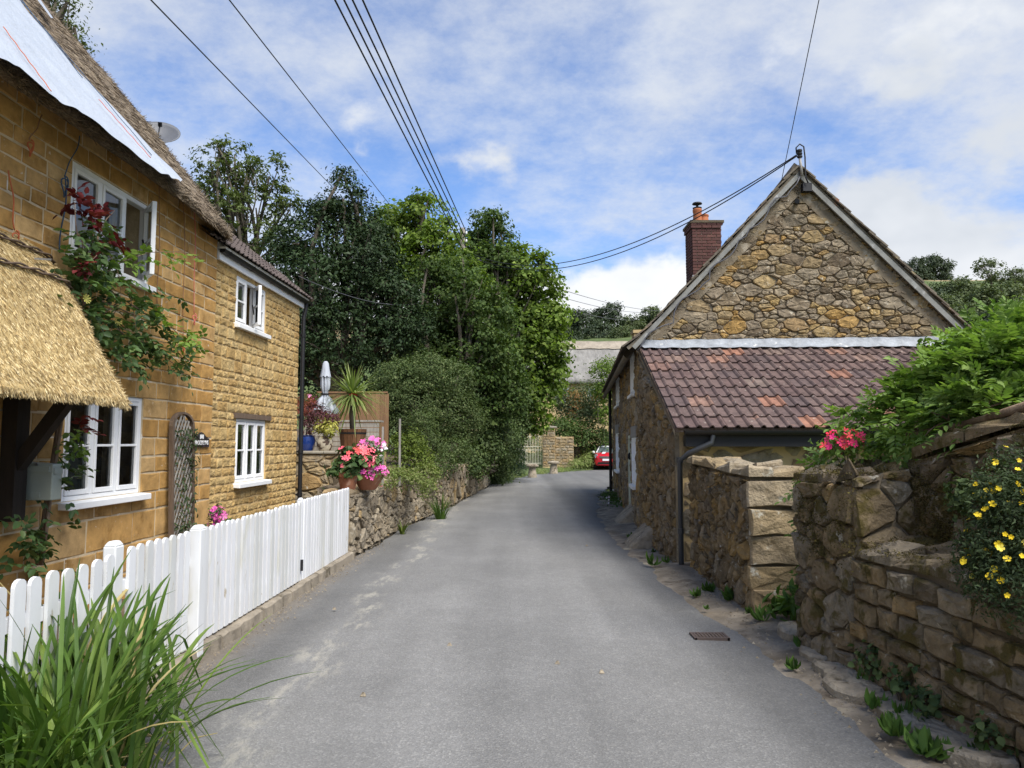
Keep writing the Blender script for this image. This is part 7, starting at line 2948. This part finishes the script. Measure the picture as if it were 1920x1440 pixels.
# ---------------------------------------------------------------- trees and hedges of the middle distance
def tree_px(name, label, y, base_u, base_z, lobes, mat, trunk_r, size, n_clump, per, spread, seed, depth=1.0, **kw):
    """crown outline given as pixel lobes (u, v, r) around distance y; depth stretches lobes front to back"""
    rnd = random.Random(seed)
    b = at_y(base_u, 830, y)
    loc = Vector((b.x, y, base_z))
    out = []
    for l in lobes:
        u, v, r = l[:3]
        yy = y + (l[3] if len(l) > 3 else rnd.uniform(-0.6, 0.6))
        c = at_y(u, v, yy) - loc
        q = r / FPX * yy
        out.append((c.x, c.y, c.z, q, q * depth, q))
    return tree(name, label, loc, out, mat, trunk_r, size, n_clump, per, spread, seed, rag=True, flat=0.5, svar=0.45, **kw)


tree_px('holm_oak', 'tall dark evergreen tree with a pointed top behind the patio', 21.5, 640, 1.3,
        [(646, 335, 14), (644, 372, 30), (615, 410, 40), (668, 420, 45), (575, 450, 45), (635, 470, 70), (690, 490, 55), (550, 520, 55), (600, 540, 75), (680, 560, 80), (735, 570, 60), (560, 600, 65), (640, 630, 75), (715, 640, 60), (590, 670, 45), (535, 470, 40), (505, 560, 50), (760, 620, 50), (540, 680, 45), (690, 440, 35), (592, 400, 25), (720, 500, 40), (530, 640, 60)],
        'leaf_holm', 0.22, 0.09, 2000, 32, 0.16, 101, asp=0.5, limbs=26, under=0.7, fork=0.25)
tree_px('ash_tree', 'open feathery tree with bare stems rising behind the tiled roof', 25, 450, 2.0,
        [(395, 300, 34), (440, 290, 32), (425, 345, 48), (380, 345, 26), (470, 335, 36), (505, 330, 34), (520, 375, 30), (480, 390, 44), (430, 410, 50), (545, 380, 22), (410, 460, 46), (480, 460, 44), (530, 440, 30), (385, 400, 30)],
        'leaf_ash', 0.16, 0.14, 430, 18, 0.13, 102, asp=0.38, limbs=30, under=0.5, fork=0.55)
tree_px('sycamore', 'sunlit yellow-green tree between the dark evergreen and the pole', 27, 770, 1.8,
        [(735, 425, 42), (790, 405, 40), (765, 450, 50), (700, 450, 26), (825, 450, 38), (800, 490, 50), (740, 490, 45), (845, 500, 40), (770, 530, 50), (870, 540, 45)],
        'leaf_lime', 0.2, 0.13, 520, 30, 0.21, 103, asp=0.75, limbs=18)
tree_px('elder_tree', 'mid-green tree crowded against the telegraph pole', 29.5, 915, 1.6,
        [(905, 430, 36), (930, 455, 32), (885, 465, 36), (945, 490, 30), (910, 500, 44), (870, 500, 30), (930, 540, 45), (925, 408, 14)],
        'leaf_mid', 0.18, 0.12, 420, 28, 0.2, 104, asp=0.6, limbs=16)
tree_px('lime_tree', 'bright green broadleaf tree overhanging the bend of the lane', 29.5, 925, 0.6,
        [(955, 500, 40), (990, 510, 42), (1015, 545, 36), (975, 560, 50), (1035, 590, 26), (1005, 610, 48), (960, 620, 55), (1040, 655, 26), (1010, 680, 46), (970, 690, 55), (1045, 700, 18), (1020, 735, 34), (985, 755, 45), (955, 770, 40), (1030, 620, 30), (1000, 790, 26)],
        'leaf_lime', 0.2, 0.14, 900, 28, 0.2, 105, asp=0.8, limbs=20, under=0.6)
tree_px('ivy_tree', 'ivy-clad tree mass leaning out between the hedge and the lime', 23.5, 850, 0.95,
        [(810, 530, 40), (850, 520, 46), (890, 555, 50), (830, 580, 60), (875, 610, 62), (920, 590, 46), (800, 620, 45), (845, 660, 62), (905, 665, 55), (940, 640, 40), (795, 680, 40), (880, 720, 55), (935, 710, 45), (945, 760, 40), (900, 770, 50)],
        'leaf_mid', 0.2, 0.095, 1250, 30, 0.17, 106, asp=0.65, limbs=20, under=0.6, fork=0.3)
tree_px('dark_holly', 'dark glossy holly filling the gap behind the clipped hedge', 24.5, 720, 1.2,
        [(735, 700, 60), (690, 720, 45), (770, 660, 50), (760, 740, 45), (620, 740, 45), (575, 720, 40), (660, 760, 40)],
        'leaf_holm', 0.16, 0.09, 380, 26, 0.2, 107, asp=0.55, limbs=10, under=0.8)
tree_px('pine_tree', 'dark tree whose top shows behind the thatch ridge', 16, 60, 2.0,
        [(105, 5, 26), (85, 50, 30), (130, 45, 14), (60, 20, 40), (145, 85, 9), (112, 75, 14), (20, 60, 60)],
        'leaf_ash', 0.2, 0.08, 260, 22, 0.16, 108, asp=0.4, limbs=22, shell=(0.7, 1.1))


def hedge(name, label, lobes, mat, size, n_clump, per, spread, seed, base, **kw):
    return bush(name, label, lobes, mat, size, n_clump, per, spread, seed, cat='hedge', base=base, under=0.8, stems=24, **kw)


hedge('clipped_hedge', 'rounded small-leaved hedge on the bank beside the patio',
      [lobe(752, 715, 42, 18.5, 1.0), lobe(800, 705, 45, 18.8, 1.0), lobe(845, 720, 45, 19.0, 1.0), lobe(735, 755, 34, 18.3, 0.9), lobe(780, 760, 55, 18.5, 1.0), lobe(840, 775, 50, 18.8, 1.0), lobe(872, 790, 38, 19.2, 0.8), lobe(745, 795, 30, 18.2, 0.7), lobe(800, 815, 40, 18.3, 0.7), lobe(850, 830, 36, 18.8, 0.7), lobe(720, 720, 20, 18.4, 0.7)],
      'leaf_hedge', 0.05, 2600, 20, 0.07, 111, base=(-2.2, 18.5, 0.88), asp=0.6, shell=(0.88, 1.02))
hedge('ivy_bank', 'dark overhanging ivy and scrub beyond the end of the low wall',
      [lobe(905, 800, 50, 24.5, 1.0), lobe(940, 830, 40, 27.5, 1.2), lobe(900, 845, 34, 23.5, 0.7), lobe(925, 870, 32, 28.5, 1.0), lobe(955, 790, 38, 29.0, 1.2), lobe(935, 890, 22, 29.8, 0.8), lobe(880, 860, 26, 22.5, 0.6), lobe(965, 740, 38, 29.0, 1.2), lobe(890, 880, 14, 22.0, 0.4)],
      'leaf_ivy', 0.085, 900, 26, 0.16, 112, base=(-1.0, 26.5, 0.5), asp=0.7)
hedge('conifer_hedge', 'dense blue-green conifer hedge at the road side before the iron gate',
      [lobe(962, 835, 22, 32.0, 0.9), lobe(955, 862, 22, 31.5, 0.8), lobe(968, 812, 18, 32.5, 0.8), lobe(950, 885, 18, 31.2, 0.7), lobe(970, 860, 16, 32.6, 0.7), lobe(972, 880, 12, 32.8, 0.5)],
      'leaf_conifer', 0.07, 500, 22, 0.1, 113, base=(-0.3, 32, 0.0), asp=0.3)

# beyond the bend
bush('garden_shrub', 'tall loose shrub with orange blossom before the grey thatched house', [lobe(1070, 760, 28, 48.5, 1.5), lobe(1050, 745, 22, 48.5, 1.3), lobe(1100, 750, 30, 49, 1.5), lobe(1085, 790, 34, 48, 1.4), lobe(1120, 770, 24, 49, 1.3)], 'leaf_far', 0.16, 330, 20, 0.28, 121, base=(4.6, 48.5, 0.3))
bush('blossom_shrub', 'orange-flowered bush in the middle of the garden shrubs', [lobe(1076, 745, 11, 47.6, 0.5), lobe(1080, 765, 10, 47.4, 0.4), lobe(1072, 778, 8, 47.4, 0.4), lobe(1122, 745, 7, 47.6, 0.4)], 'leaf_orange', 0.15, 60, 12, 0.16, 122, base=(4.2, 47.5, 0.3))
bush('laurel_shrub', 'light green spreading shrub hanging over the stone garden wall', [lobe(1060, 812, 26, 46.2, 1.2), lobe(1090, 822, 30, 46.5, 1.3), lobe(1115, 830, 28, 46.5, 1.2), lobe(1140, 835, 24, 46.8, 1.2), lobe(1045, 800, 16, 46.2, 0.8), lobe(1130, 858, 20, 46.2, 0.8)], 'leaf_mid', 0.15, 330, 20, 0.24, 123, base=(4.6, 46.5, 0.2))
bush('bend_tree_bush', 'green young tree at the corner of the stone house', [lobe(1128, 700, 18, 46, 1.0), lobe(1140, 690, 16, 46, 1.0), lobe(1132, 735, 20, 46, 1.0), lobe(1145, 740, 20, 46, 1.0), lobe(1138, 780, 18, 46, 1.0)], 'leaf_lime', 0.16, 180, 18, 0.24, 124, base=(5.7, 46, 0.2), cat='tree')
bush('roadside_grass', 'rough grass and wild plants at the roadside by the red car', [lobe(1095, 868, 14, 44.6, 0.8, 0.7), lobe(1080, 872, 12, 44.0, 0.8, 0.6), lobe(1104, 860, 10, 45, 0.7)], 'leaf_grass', 0.2, 90, 14, 0.16, 125, base=(4.2, 44.5, 0.05), asp=0.2, cat='plant')
bush('verge_grass', 'short bright grass along the verge around the mushroom stones', [lobe(1010, 884, 14, 39, 0.9, 0.35), lobe(1045, 882, 16, 41, 0.9, 0.35), lobe(975, 892, 16, 35.5, 1.2, 0.35), lobe(955, 900, 14, 32.8, 0.9, 0.35), lobe(1062, 880, 12, 42.5, 0.8, 0.35)], 'leaf_grass', 0.11, 140, 16, 0.12, 126, base=(1.2, 38.5, 0.03), asp=0.2, cat='grass')
bush('gate_garden', 'sunny garden plants seen through the bars of the iron gate', [lobe(985, 835, 14, 49, 0.8), lobe(1002, 830, 12, 49, 0.8), lobe(1010, 848, 10, 48, 0.7), lobe(975, 855, 12, 48, 0.7), lobe(995, 858, 10, 47.5, 0.6)], 'leaf_privet', 0.14, 110, 14, 0.18, 127, base=(1.2, 48.5, 0.2))


def far_tree(label, u, v, r, y, mat, seed, name='hill_tree', group='trees on the far hill', k=3, airy=False, n=150, per=26):
    rnd = random.Random(seed)
    c = at_y(u, v, y)
    q = r / FPX * y
    gz = float(terrain_z(c.x, y)) - 0.3
    gz = min(gz, c.z - q * 1.1)
    loc = Vector((c.x, y, gz))
    L = [(0, 0, c.z - gz, q * 0.8, q * 0.8, q * 0.75)]
    for i in range(k + 2):
        a = rnd.uniform(0, 6.28)
        L.append((q * 0.55 * math.cos(a), q * 0.5 * math.sin(a), c.z - gz + rnd.uniform(-0.45, 0.4) * q, q * rnd.uniform(0.4, 0.6), q * rnd.uniform(0.4, 0.6), q * rnd.uniform(0.35, 0.5)))
    return tree(name, label, loc, L, mat, q * 0.06, q * 0.1, n, per, q * 0.11, seed, asp=0.7, group=group, limbs=6 if not airy else 16, under=0.7 if not airy else 0.3, fork=0.5)


G2 = 'trees behind the grey thatched house'
G3 = 'hedgerow trees below the hill field'
for i, (u, v, r, y, mt, lab, g) in enumerate((
        (1098, 605, 32, 190, 'leaf_far_dark', 'broad dark oak standing behind the grey thatched roof', G2), (1140, 598, 34, 195, 'leaf_far_dark', 'taller dark oak joined to the broad one behind the grey thatch', G2), (1120, 632, 38, 180, 'leaf_far_dark', 'low spreading tree just above the grey thatch ridge', G2),
        (1064, 618, 22, 200, 'leaf_far', 'small pale tree beside the overhanging lime', G2), (1185, 610, 28, 200, 'leaf_far', 'mid-green tree beside the little square chimney', G2), (1222, 598, 28, 205, 'leaf_far', 'rounded tree showing over the slate eave of the stone house', G2), (1255, 600, 28, 205, 'leaf_far', 'last tree before the slates of the steep roof', G2), (1165, 636, 30, 175, 'leaf_far', 'bushy tree low behind the little square chimney', G2), (1080, 642, 28, 175, 'leaf_far_dark', 'dark bushy tree where the lime meets the grey thatch', G2),
        (1712, 512, 36, 232, 'leaf_far_dark', 'dark dense tree crowning the hill top', None), (1745, 507, 34, 235, 'leaf_far_dark', 'second dark tree crowning the hill top, beside the pasture', None), (1688, 528, 28, 228, 'leaf_far_dark', 'smaller dark tree where the hill wood meets the roof', None), (1774, 520, 14, 230, 'leaf_far_dark', 'little round tree at the end of the hill wood', None),
        (1858, 512, 34, 185, 'leaf_far', 'open tall tree with bare stems on the skyline', None), (1905, 528, 32, 180, 'leaf_far', 'dark spreading tree on the skyline by the open one', None),
        (1715, 556, 36, 150, 'leaf_far', 'tree just beyond the slope of the slate roof', G3), (1752, 560, 36, 150, 'leaf_far_dark', 'dark tree under the little round one, below the field', G3), (1765, 585, 42, 140, 'leaf_far', 'wide pale green hedgerow tree above the vine', G3), (1808, 548, 38, 150, 'leaf_far', 'tall light hedgerow tree under the skyline', G3), (1845, 572, 42, 140, 'leaf_far', 'rounded hedgerow tree above the green vine', G3), (1890, 566, 44, 145, 'leaf_far', 'bushy hedgerow tree under the spreading skyline tree', G3),
        (1805, 600, 40, 130, 'leaf_far', 'low hedgerow tree behind the tip of the vine', G3), (1735, 606, 36, 130, 'leaf_far', 'low tree half behind the barge board', G3), (1860, 612, 40, 125, 'leaf_far_dark', 'dark hedge tree directly behind the vine', G3), (1925, 590, 46, 130, 'leaf_far', 'hedgerow tree behind the highest vine shoots', G3), (1770, 632, 40, 115, 'leaf_far', 'bushy tree low behind the vine tip', G3), (1905, 632, 44, 115, 'leaf_far', 'bushy tree low behind the vine crown', G3))):
    far_tree(lab, u, v, r, y, mt, 300 + i, name='far_tree', group=g or 'trees on the hill top', airy=(i == 13), n=(60 if i == 13 else 170))
bush('corner_bush', 'yellow-green bush rising behind the vine', [lobe(1925, 590, 26, 14), lobe(1950, 620, 30, 14)], 'leaf_lime', 0.09, 90, 16, 0.1, 140, base=tuple(at_y(1940, 690, 14)))


# ---------------------------------------------------------------- far house, gate, car
def far_house():
    rnd = random.Random(81)
    t = thing('far_thatched_house', 'grey-thatched stone house seen beyond the bend of the lane', 'house', (8, 57, 1.0))
    y0, y1 = 54.6, 60.5
    x0, x1 = 0.6, 15.0
    m = MB()
    m.prism([(y0, 0.5), (y1, 0.5), (y1, 6.1), ((y0 + y1) / 2, 9.0), (y0, 6.1)], lambda u, v, n: (n, u, v), x0 + 0.3, x1 - 0.3)
    m.obj('wall', 'mortar_sand', t)
    ez, rz = 5.95, 9.4
    nz = smooth_noise(8)

    def P(i, j):
        x = x0 + (x1 - x0) * i
        if j < 0.15:
            k = j / 0.15
            return (x, y0 - 0.1 - 0.35 * k, ez + 0.2 - 0.25 * math.sin(k * math.pi))
        k = (j - 0.15) / 0.85
        return (x, y0 - 0.45 + 3.3 * k, ez + 0.2 + (rz - ez - 0.2) * k + 0.12 * math.sin(math.pi * k) + 0.05 * nz(x, k * 6))
    grid_surface('thatch', 'thatch_grey', t, P, 60, 30)
    m = MB()
    m.add([(x0, y0 + 2.85, rz), (x1, y0 + 2.85, rz), (x1, y1 + 0.4, ez), (x0, y1 + 0.4, ez)], [(0, 1, 2, 3)])
    m.obj('rear_thatch', 'thatch_grey', t, fix=False)
    m = MB()
    N = 40
    vs = []
    for i in range(N + 1):
        x = x0 + (x1 - x0) * i / N
        s = 0.82 + 0.006 * math.sin(i * 1.8)
        a, b = Vector(P(i / N, s)), Vector(P(i / N, 0.995))
        vs += [a + Vector((0, -0.06, 0.05)), b + Vector((0, -0.06, 0.12)), b + Vector((0, 0.5, -0.1))]
    m.add(vs, [(3 * i + k, 3 * i + 3 + k, 3 * i + 4 + k, 3 * i + 1 + k) for i in range(N) for k in range(2)])
    m.obj('ridge_cap', 'ridge_straw', t, smooth=True, fix=False)
    for x in (3.2, 5.6):
        f = lambda u, v, n: (u, y0 - n, v)
        m = MB()
        m.fbox(f, x, x + 1.0, 4.6, 5.6, -0.05, 0.03)
        w = m.obj('window', 'white_paint', t)
        for k in range(2):
            g = MB()
            g.fbox(f, x + 0.08 + 0.45 * k, x + 0.48 + 0.45 * k, 4.7, 5.5, 0.031, 0.036)
            g.obj('pane', 'car_glass', w)


far_house()


def far_gate():
    rnd = random.Random(82)
    Y = 44.0
    z0 = 0.28
    a = at_y(1018, 870, Y)
    b = at_y(1041, 870, Y)
    t = thing('gate_pillar', 'square stone gate pillar with a flat round cap', 'pillar', ((a.x + b.x) / 2, Y, z0))
    m = MB()
    m.box(a.x, b.x, Y, Y + 0.7, 0.0, 2.42)
    m.obj('shaft', 'mortar_sand', t)
    cells = course_cells(a.x, b.x, 0.2, 2.4, [], lambda v: 0.16, 0.2, 0.45, rnd)
    lay(cells, lambda u, v, n=0.0: (u, Y - n, v), t, 'wall_block', rnd, depth=0.03, gap=0.008, bev=0.02, dome=0.015, rounding=0, jit=0.01, tilt=0.08)
    m = MB()
    c = ((a.x + b.x) / 2, Y + 0.35, 2.42)
    m.lathe([(0.4, 0), (0.5, 0.06), (0.52, 0.13), (0.42, 0.16), (0.1, 0.18)], c, 20)
    m.obj('cap', 'patio', t, smooth=True, sharp=40)
    # wall to the right of the pillar, turning back
    e = at_y(1076, 870, Y)
    t = thing('garden_boundary', 'coursed stone garden wall running from the gate pillar', 'wall', ((b.x + e.x) / 2, Y, z0))
    m = MB()
    m.box(b.x + 0.01, e.x, Y + 0.12, Y + 0.6, 0.0, 1.95)
    m.box(e.x - 0.4, e.x - 0.001, Y + 0.6, Y + 4.0, 0.0, 1.7)
    m.obj('core', 'mortar_sand', t)
    cells = course_cells(b.x + 0.02, e.x, 0.1, 1.93, [], lambda v: 0.17, 0.25, 0.5, rnd)
    lay(cells, lambda u, v, n=0.0: (u, Y + 0.12 - n, v), t, 'wall_block', rnd, depth=0.035, gap=0.01, bev=0.02, dome=0.015, rounding=0, jit=0.012, tilt=0.08)
    m = MB()
    p = at_y(1122, 860, 46.0)
    t2 = thing('low_garden_wall', 'low shaded stone wall behind the parked red car', 'wall', (p.x, 46, 0))
    m.box(e.x, e.x + 4.5, 47.0, 47.4, 0, 1.35)
    m.obj('core', 'mortar_grey', t2)
    # iron gate
    g0 = at_y(968, 870, Y + 0.25)
    t = thing('iron_gate', 'cream painted iron gate with spiked bars', 'gate', ((g0.x + a.x) / 2, Y + 0.25, z0))
    xs = np.linspace(g0.x, a.x - 0.05, 17)
    yy = Y + 0.25
    for i, x in enumerate(xs):
        m = MB()
        top = 2.05 + (0.25 if i % 16 == 6 else 0) + 0.0
        m.tube([(x, yy, 0.3), (x, yy, top), (x, yy, top + 0.12)], [0.014, 0.014, 0.002], 6)
        m.obj('bar', 'iron_cream', t)
    for z in (0.36, 1.15, 1.35, 1.95):
        m = MB()
        m.box(xs[0] - 0.02, xs[-1] + 0.02, yy - 0.014, yy + 0.014, z, z + 0.035)
        m.obj('rail', 'iron_cream', t)
    m = MB()
    m.tube([(xs[6], yy, 0.3), (xs[6], yy, 2.5)], 0.028, 8)
    m.obj('post', 'iron_cream', t)
    for k, (u, v, lab) in enumerate(((998, 893, 'mushroom-shaped stone before the iron gate'), (1038, 886, 'mushroom-shaped stone before the gate pillar'))):
        p = on_ground(u, v, 0.05)
        s = 0.9 if k == 0 else 0.95
        t = thing('staddle_stone', lab, 'stone', p)
        m = MB()
        m.lathe([(0.24 * s, -0.05), (0.22 * s, 0.1), (0.16 * s, 0.5 * s)], tuple(p), 14)
        m.obj('stem', 'kerb_stone', t, smooth=True, sharp=40)
        m = MB()
        m.lathe([(0.2 * s, 0.48 * s), (0.33 * s, 0.5 * s), (0.34 * s, 0.56 * s), (0.24 * s, 0.62 * s), (0.08 * s, 0.64 * s)], tuple(p), 16)
        m.obj('cap', 'kerb_stone', t, smooth=True, sharp=50)


far_gate()


def red_car():
    """small rounded hatchback, nose to the viewer"""
    t = thing('parked_car', 'small red hatchback with white roof and bonnet stripes parked past the bend', 'car', (0, 0, 0))
    W2, H = 0.85, 1.41
    # body: sections along the length (y), each a half outline (x, z)
    secs = [(0.0, 0.52, 0.28, 0.72, 0.62), (0.06, 0.7, 0.24, 0.82, 0.66), (0.25, 0.8, 0.22, 0.92, 0.7), (0.7, 0.84, 0.22, 0.97, 0.78), (1.05, 0.85, 0.22, 0.99, 0.84), (2.0, 0.85, 0.22, 0.98, 0.86), (3.2, 0.84, 0.24, 0.98, 0.84), (3.6, 0.78, 0.28, 0.94, 0.7)]
    m = MB()
    V, F = [], []
    K = 9
    for y, w, zb, zt, wt in secs:
        pr = [(0, zb), (w * 0.85, zb), (w, zb + 0.14), (w, (zb + zt) / 2), (w * 0.98, zt - 0.14), (wt * 0.98, zt - 0.02), (wt * 0.8, zt + 0.01), (wt * 0.4, zt + 0.03), (0, zt + 0.035)]
        for sg in (1,):
            V += [(x, y, z) for x, z in pr]
        V += [(-x, y, z) for x, z in pr]
    S2 = 2 * K
    for i in range(len(secs) - 1):
        for k in range(K - 1):
            a = i * S2 + k
            F.append((a, a + 1, a + S2 + 1, a + S2))
            b = a + K
            F.append((b, b + S2, b + S2 + 1, b + 1))
    F.append(tuple(range(0, K)) + tuple(range(2 * K - 1, K, -1)))
    n = (len(secs) - 1) * S2
    F.append(tuple(range(n, n + K)) + tuple(range(n + 2 * K - 1, n + K, -1)))
    m.add(V, F)
    m.obj('body', 'car_red', t, smooth=True, sharp=35)
    m = MB()                                              # glasshouse
    m.hexa([(-0.74, 1.1, 0.97), (0.74, 1.1, 0.97), (0.7, 3.45, 0.97), (-0.7, 3.45, 0.97), (-0.58, 1.62, 1.34), (0.58, 1.62, 1.34), (0.58, 3.15, 1.36), (-0.58, 3.15, 1.36)])
    m.obj('windows', 'car_glass', t)
    m = MB()
    m.hexa([(-0.6, 1.58, 1.34), (0.6, 1.58, 1.34), (0.6, 3.2, 1.36), (-0.6, 3.2, 1.36), (-0.5, 1.72, 1.41), (0.5, 1.72, 1.41), (0.5, 3.05, 1.42), (-0.5, 3.05, 1.42)])
    bevel(m.obj('roof', 'car_white', t, smooth=False), 0.02, 2)
    for s in (-1, 1):
        m = MB()
        m.bar((s * 0.75, 1.09, 0.98), (s * 0.59, 1.61, 1.35), 0.05, 0.04)
        m.obj('pillar', 'car_white', t)
        m = MB()
        m.hexa([(s * 0.14, 0.2, 0.955), (s * 0.34, 0.2, 0.945), (s * 0.36, 1.12, 1.03), (s * 0.16, 1.12, 1.035), (s * 0.14, 0.2, 0.965), (s * 0.34, 0.2, 0.955), (s * 0.36, 1.12, 1.04), (s * 0.16, 1.12, 1.045)])
        m.obj('bonnet_stripe', 'car_white', t)
        m = MB()
        m.lathe([(0.02, 0.02), (0.09, 0.03), (0.115, 0.0), (0.1, -0.04)], (0, 0, 0), 16)
        m.v = [(s * 0.66 + x, 0.1 - z * 1.4 + abs(x) * 0.0, 0.80 + y * 1.15) for x, y, z in m.v]
        m.obj('headlight', 'chrome', t, smooth=True, sharp=40)
        m = MB()
        m.lathe([(0.02, -0.1), (0.09, -0.07), (0.1, 0.0), (0.07, 0.06), (0.02, 0.08)], (s * 0.93, 1.2, 1.03), 12)
        m.obj('mirror', 'car_white', t, smooth=True)
        for y in (0.62, 2.95):
            m = MB()
            m.tube([(s * 0.66, y, 0.3), (s * 0.68, y, 0.3), (s * 0.84, y, 0.3), (s * 0.86, y, 0.3)], [0.26, 0.3, 0.3, 0.26], 20)
            wh = m.obj('wheel', 'rubber', t, smooth=True, sharp=40)
            m = MB()
            m.tube([(s * 0.85, y, 0.3), (s * 0.868, y, 0.3)], [0.2, 0.18], 16)
            m.obj('rim', 'chrome', wh, smooth=True, sharp=40)
    m = MB()
    m.hexa([(-0.4, -0.02, 0.68), (0.4, -0.02, 0.68), (0.46, -0.015, 0.8), (-0.46, -0.015, 0.8), (-0.4, 0.05, 0.68), (0.4, 0.05, 0.68), (0.46, 0.06, 0.8), (-0.46, 0.06, 0.8)])
    m.obj('grille', 'chrome', t)
    m = MB()
    m.hexa([(-0.58, -0.01, 0.33), (0.58, -0.01, 0.33), (0.52, -0.02, 0.45), (-0.52, -0.02, 0.45), (-0.58, 0.09, 0.33), (0.58, 0.09, 0.33), (0.52, 0.09, 0.45), (-0.52, 0.09, 0.45)])
    m.obj('air_intake', 'rubber', t)
    m = MB()
    m.box(-0.27, 0.27, -0.045, -0.03, 0.53, 0.65)
    m.obj('number_plate', 'car_white', t)
    m = MB()
    m.bar((-0.7, 1.1, 0.985), (0.7, 1.1, 0.985), 0.04, 0.03)
    m.obj('wiper_panel', 'rubber', t)
    p = on_ground(1140, 881)
    t.location = (p.x - 0.04, p.y, 0.0)
    t.rotation_euler = (0, 0, R(-12))


red_car()


# ---------------------------------------------------------------- pole and wires
def pole_and_wires():
    Y = 27.0
    top = at_y(867, 428, Y)
    t = thing('utility_pole', 'weathered wooden pole standing among the trees', 'pole', (top.x, Y, 0.9))
    m = MB()
    m.tube([(top.x, Y, 0.8), (top.x, Y, top.z)], [0.14, 0.105], 10)
    m.obj('shaft', 'pole_wood', t, smooth=True, sharp=50)
    for k in range(4):
        m = MB()
        z = top.z - 0.25 - k * 0.3
        m.lathe([(0.03, 0), (0.05, 0.03), (0.05, 0.08), (0.02, 0.12)], (top.x + 0.14, Y - 0.08, z), 10)
        m.obj('insulator', 'car_white', t, smooth=True, sharp=40)
        m = MB()
        m.bar((top.x, Y - 0.1, z + 0.02), (top.x + 0.14, Y - 0.08, z + 0.02), 0.03, 0.03)
        m.obj('arm', 'iron_brown', t)

    def wire(a, b, sag, r, mat, lab, cat='wire', group=None):
        a, b = Vector(a), Vector(b)
        w = thing('overhead_wire', lab, cat, a, group)
        m = MB()
        n = 40
        m.tube([a.lerp(b, i / n) - Vector((0, 0, 1)) * sag * 4 * (i / n) * (1 - i / n) for i in range(n + 1)], r, 5)
        m.obj('cable', mat, w, smooth=True, fix=False)

    def through(a, px, y):
        """run from a over the point seen at a pixel at distance y, and on the same way behind the viewer"""
        b = at_y(*px, y)
        a = Vector(a)
        return a + (b - a) * ((a.y + 6) / (a.y - b.y))
    G = 'heavy line of four wires'
    for k, (u, v) in enumerate(((628, 0), (645, 0), (661, 0), (680, 0))):
        a = Vector((top.x + 0.14 + 0.0, Y - 0.1, top.z - 0.15 - (3 - k) * 0.3))
        b = through(a, (u, v), 11.5)
        wire(a, b, 0.0, 0.017, 'wire_black', 'one of four heavy wires strung from the pole over the lane', group=G)
    a = at_y(618, 345, 30)
    wire(a, through(a, (283, 0), 12), 0.0, 0.014, 'wire_black', 'single wire crossing the sky to the top of the dark evergreen')
    a = at_y(745, 402, 32)
    wire(a, through(a, (430, 0), 12.5), 0.0, 0.013, 'wire_black', 'single wire running down to the yellow-green tree')
    tip = Vector(GAB(2.62, 6.16, 0.18)) + Vector((-0.05, 0, 0.26))
    for k in range(2):
        wire((top.x + 0.1, Y, top.z - 0.85 - 0.06 * k), tip + Vector((0, 0, -0.02 * k)), 1.12 + 0.1 * k, 0.011, 'wire_black', 'sagging twin cable from the pole to the gable tip', group='twin house cable')
    b = at_y(1464, 345, 12.4)
    wire(b, b + (at_y(1536, -2, 9.0) - b) * 3.0, 0.0, 0.006, 'wire_black', 'thin wire dropping steeply to the roof verge')
    for k, (u, v) in enumerate(((1242, 583), (1215, 586), (1190, 600))):
        wire((top.x + 0.1, Y, top.z - 1.0 - 0.35 * k), at_y(u, v, 70), 0.5, 0.016, 'wire_grey', 'one of three thin wires running away from the pole past the stone house', group='wires leading away')
    wire(at_y(560, 518, 14), at_y(790, 568, 24), 0.25, 0.008, 'wire_grey', 'thin wire looping from the tiled eave into the ivy mass')
    # thin aerial beside the brick chimney
    p = at_y(1364, 450, 17.6)
    t = thing('tv_aerial', 'small spiky aerial beside the brick chimney', 'aerial', p)
    m = MB()
    m.tube([p + Vector((0.0, 0, -0.5)), p + Vector((0.0, 0, 0.0)), p + Vector((0.22, 0, -0.06))], 0.008, 5)
    m.obj('boom', 'dish_grey', t)
    for k in range(6):
        m = MB()
        q = p + Vector((0.02 + 0.035 * k, 0, -0.01 * k))
        m.tube([q - Vector((0, 0.0, 0.09)), q + Vector((0, 0.0, 0.09))], 0.004, 4)
        m.obj('element', 'dish_grey', t)


pole_and_wires()
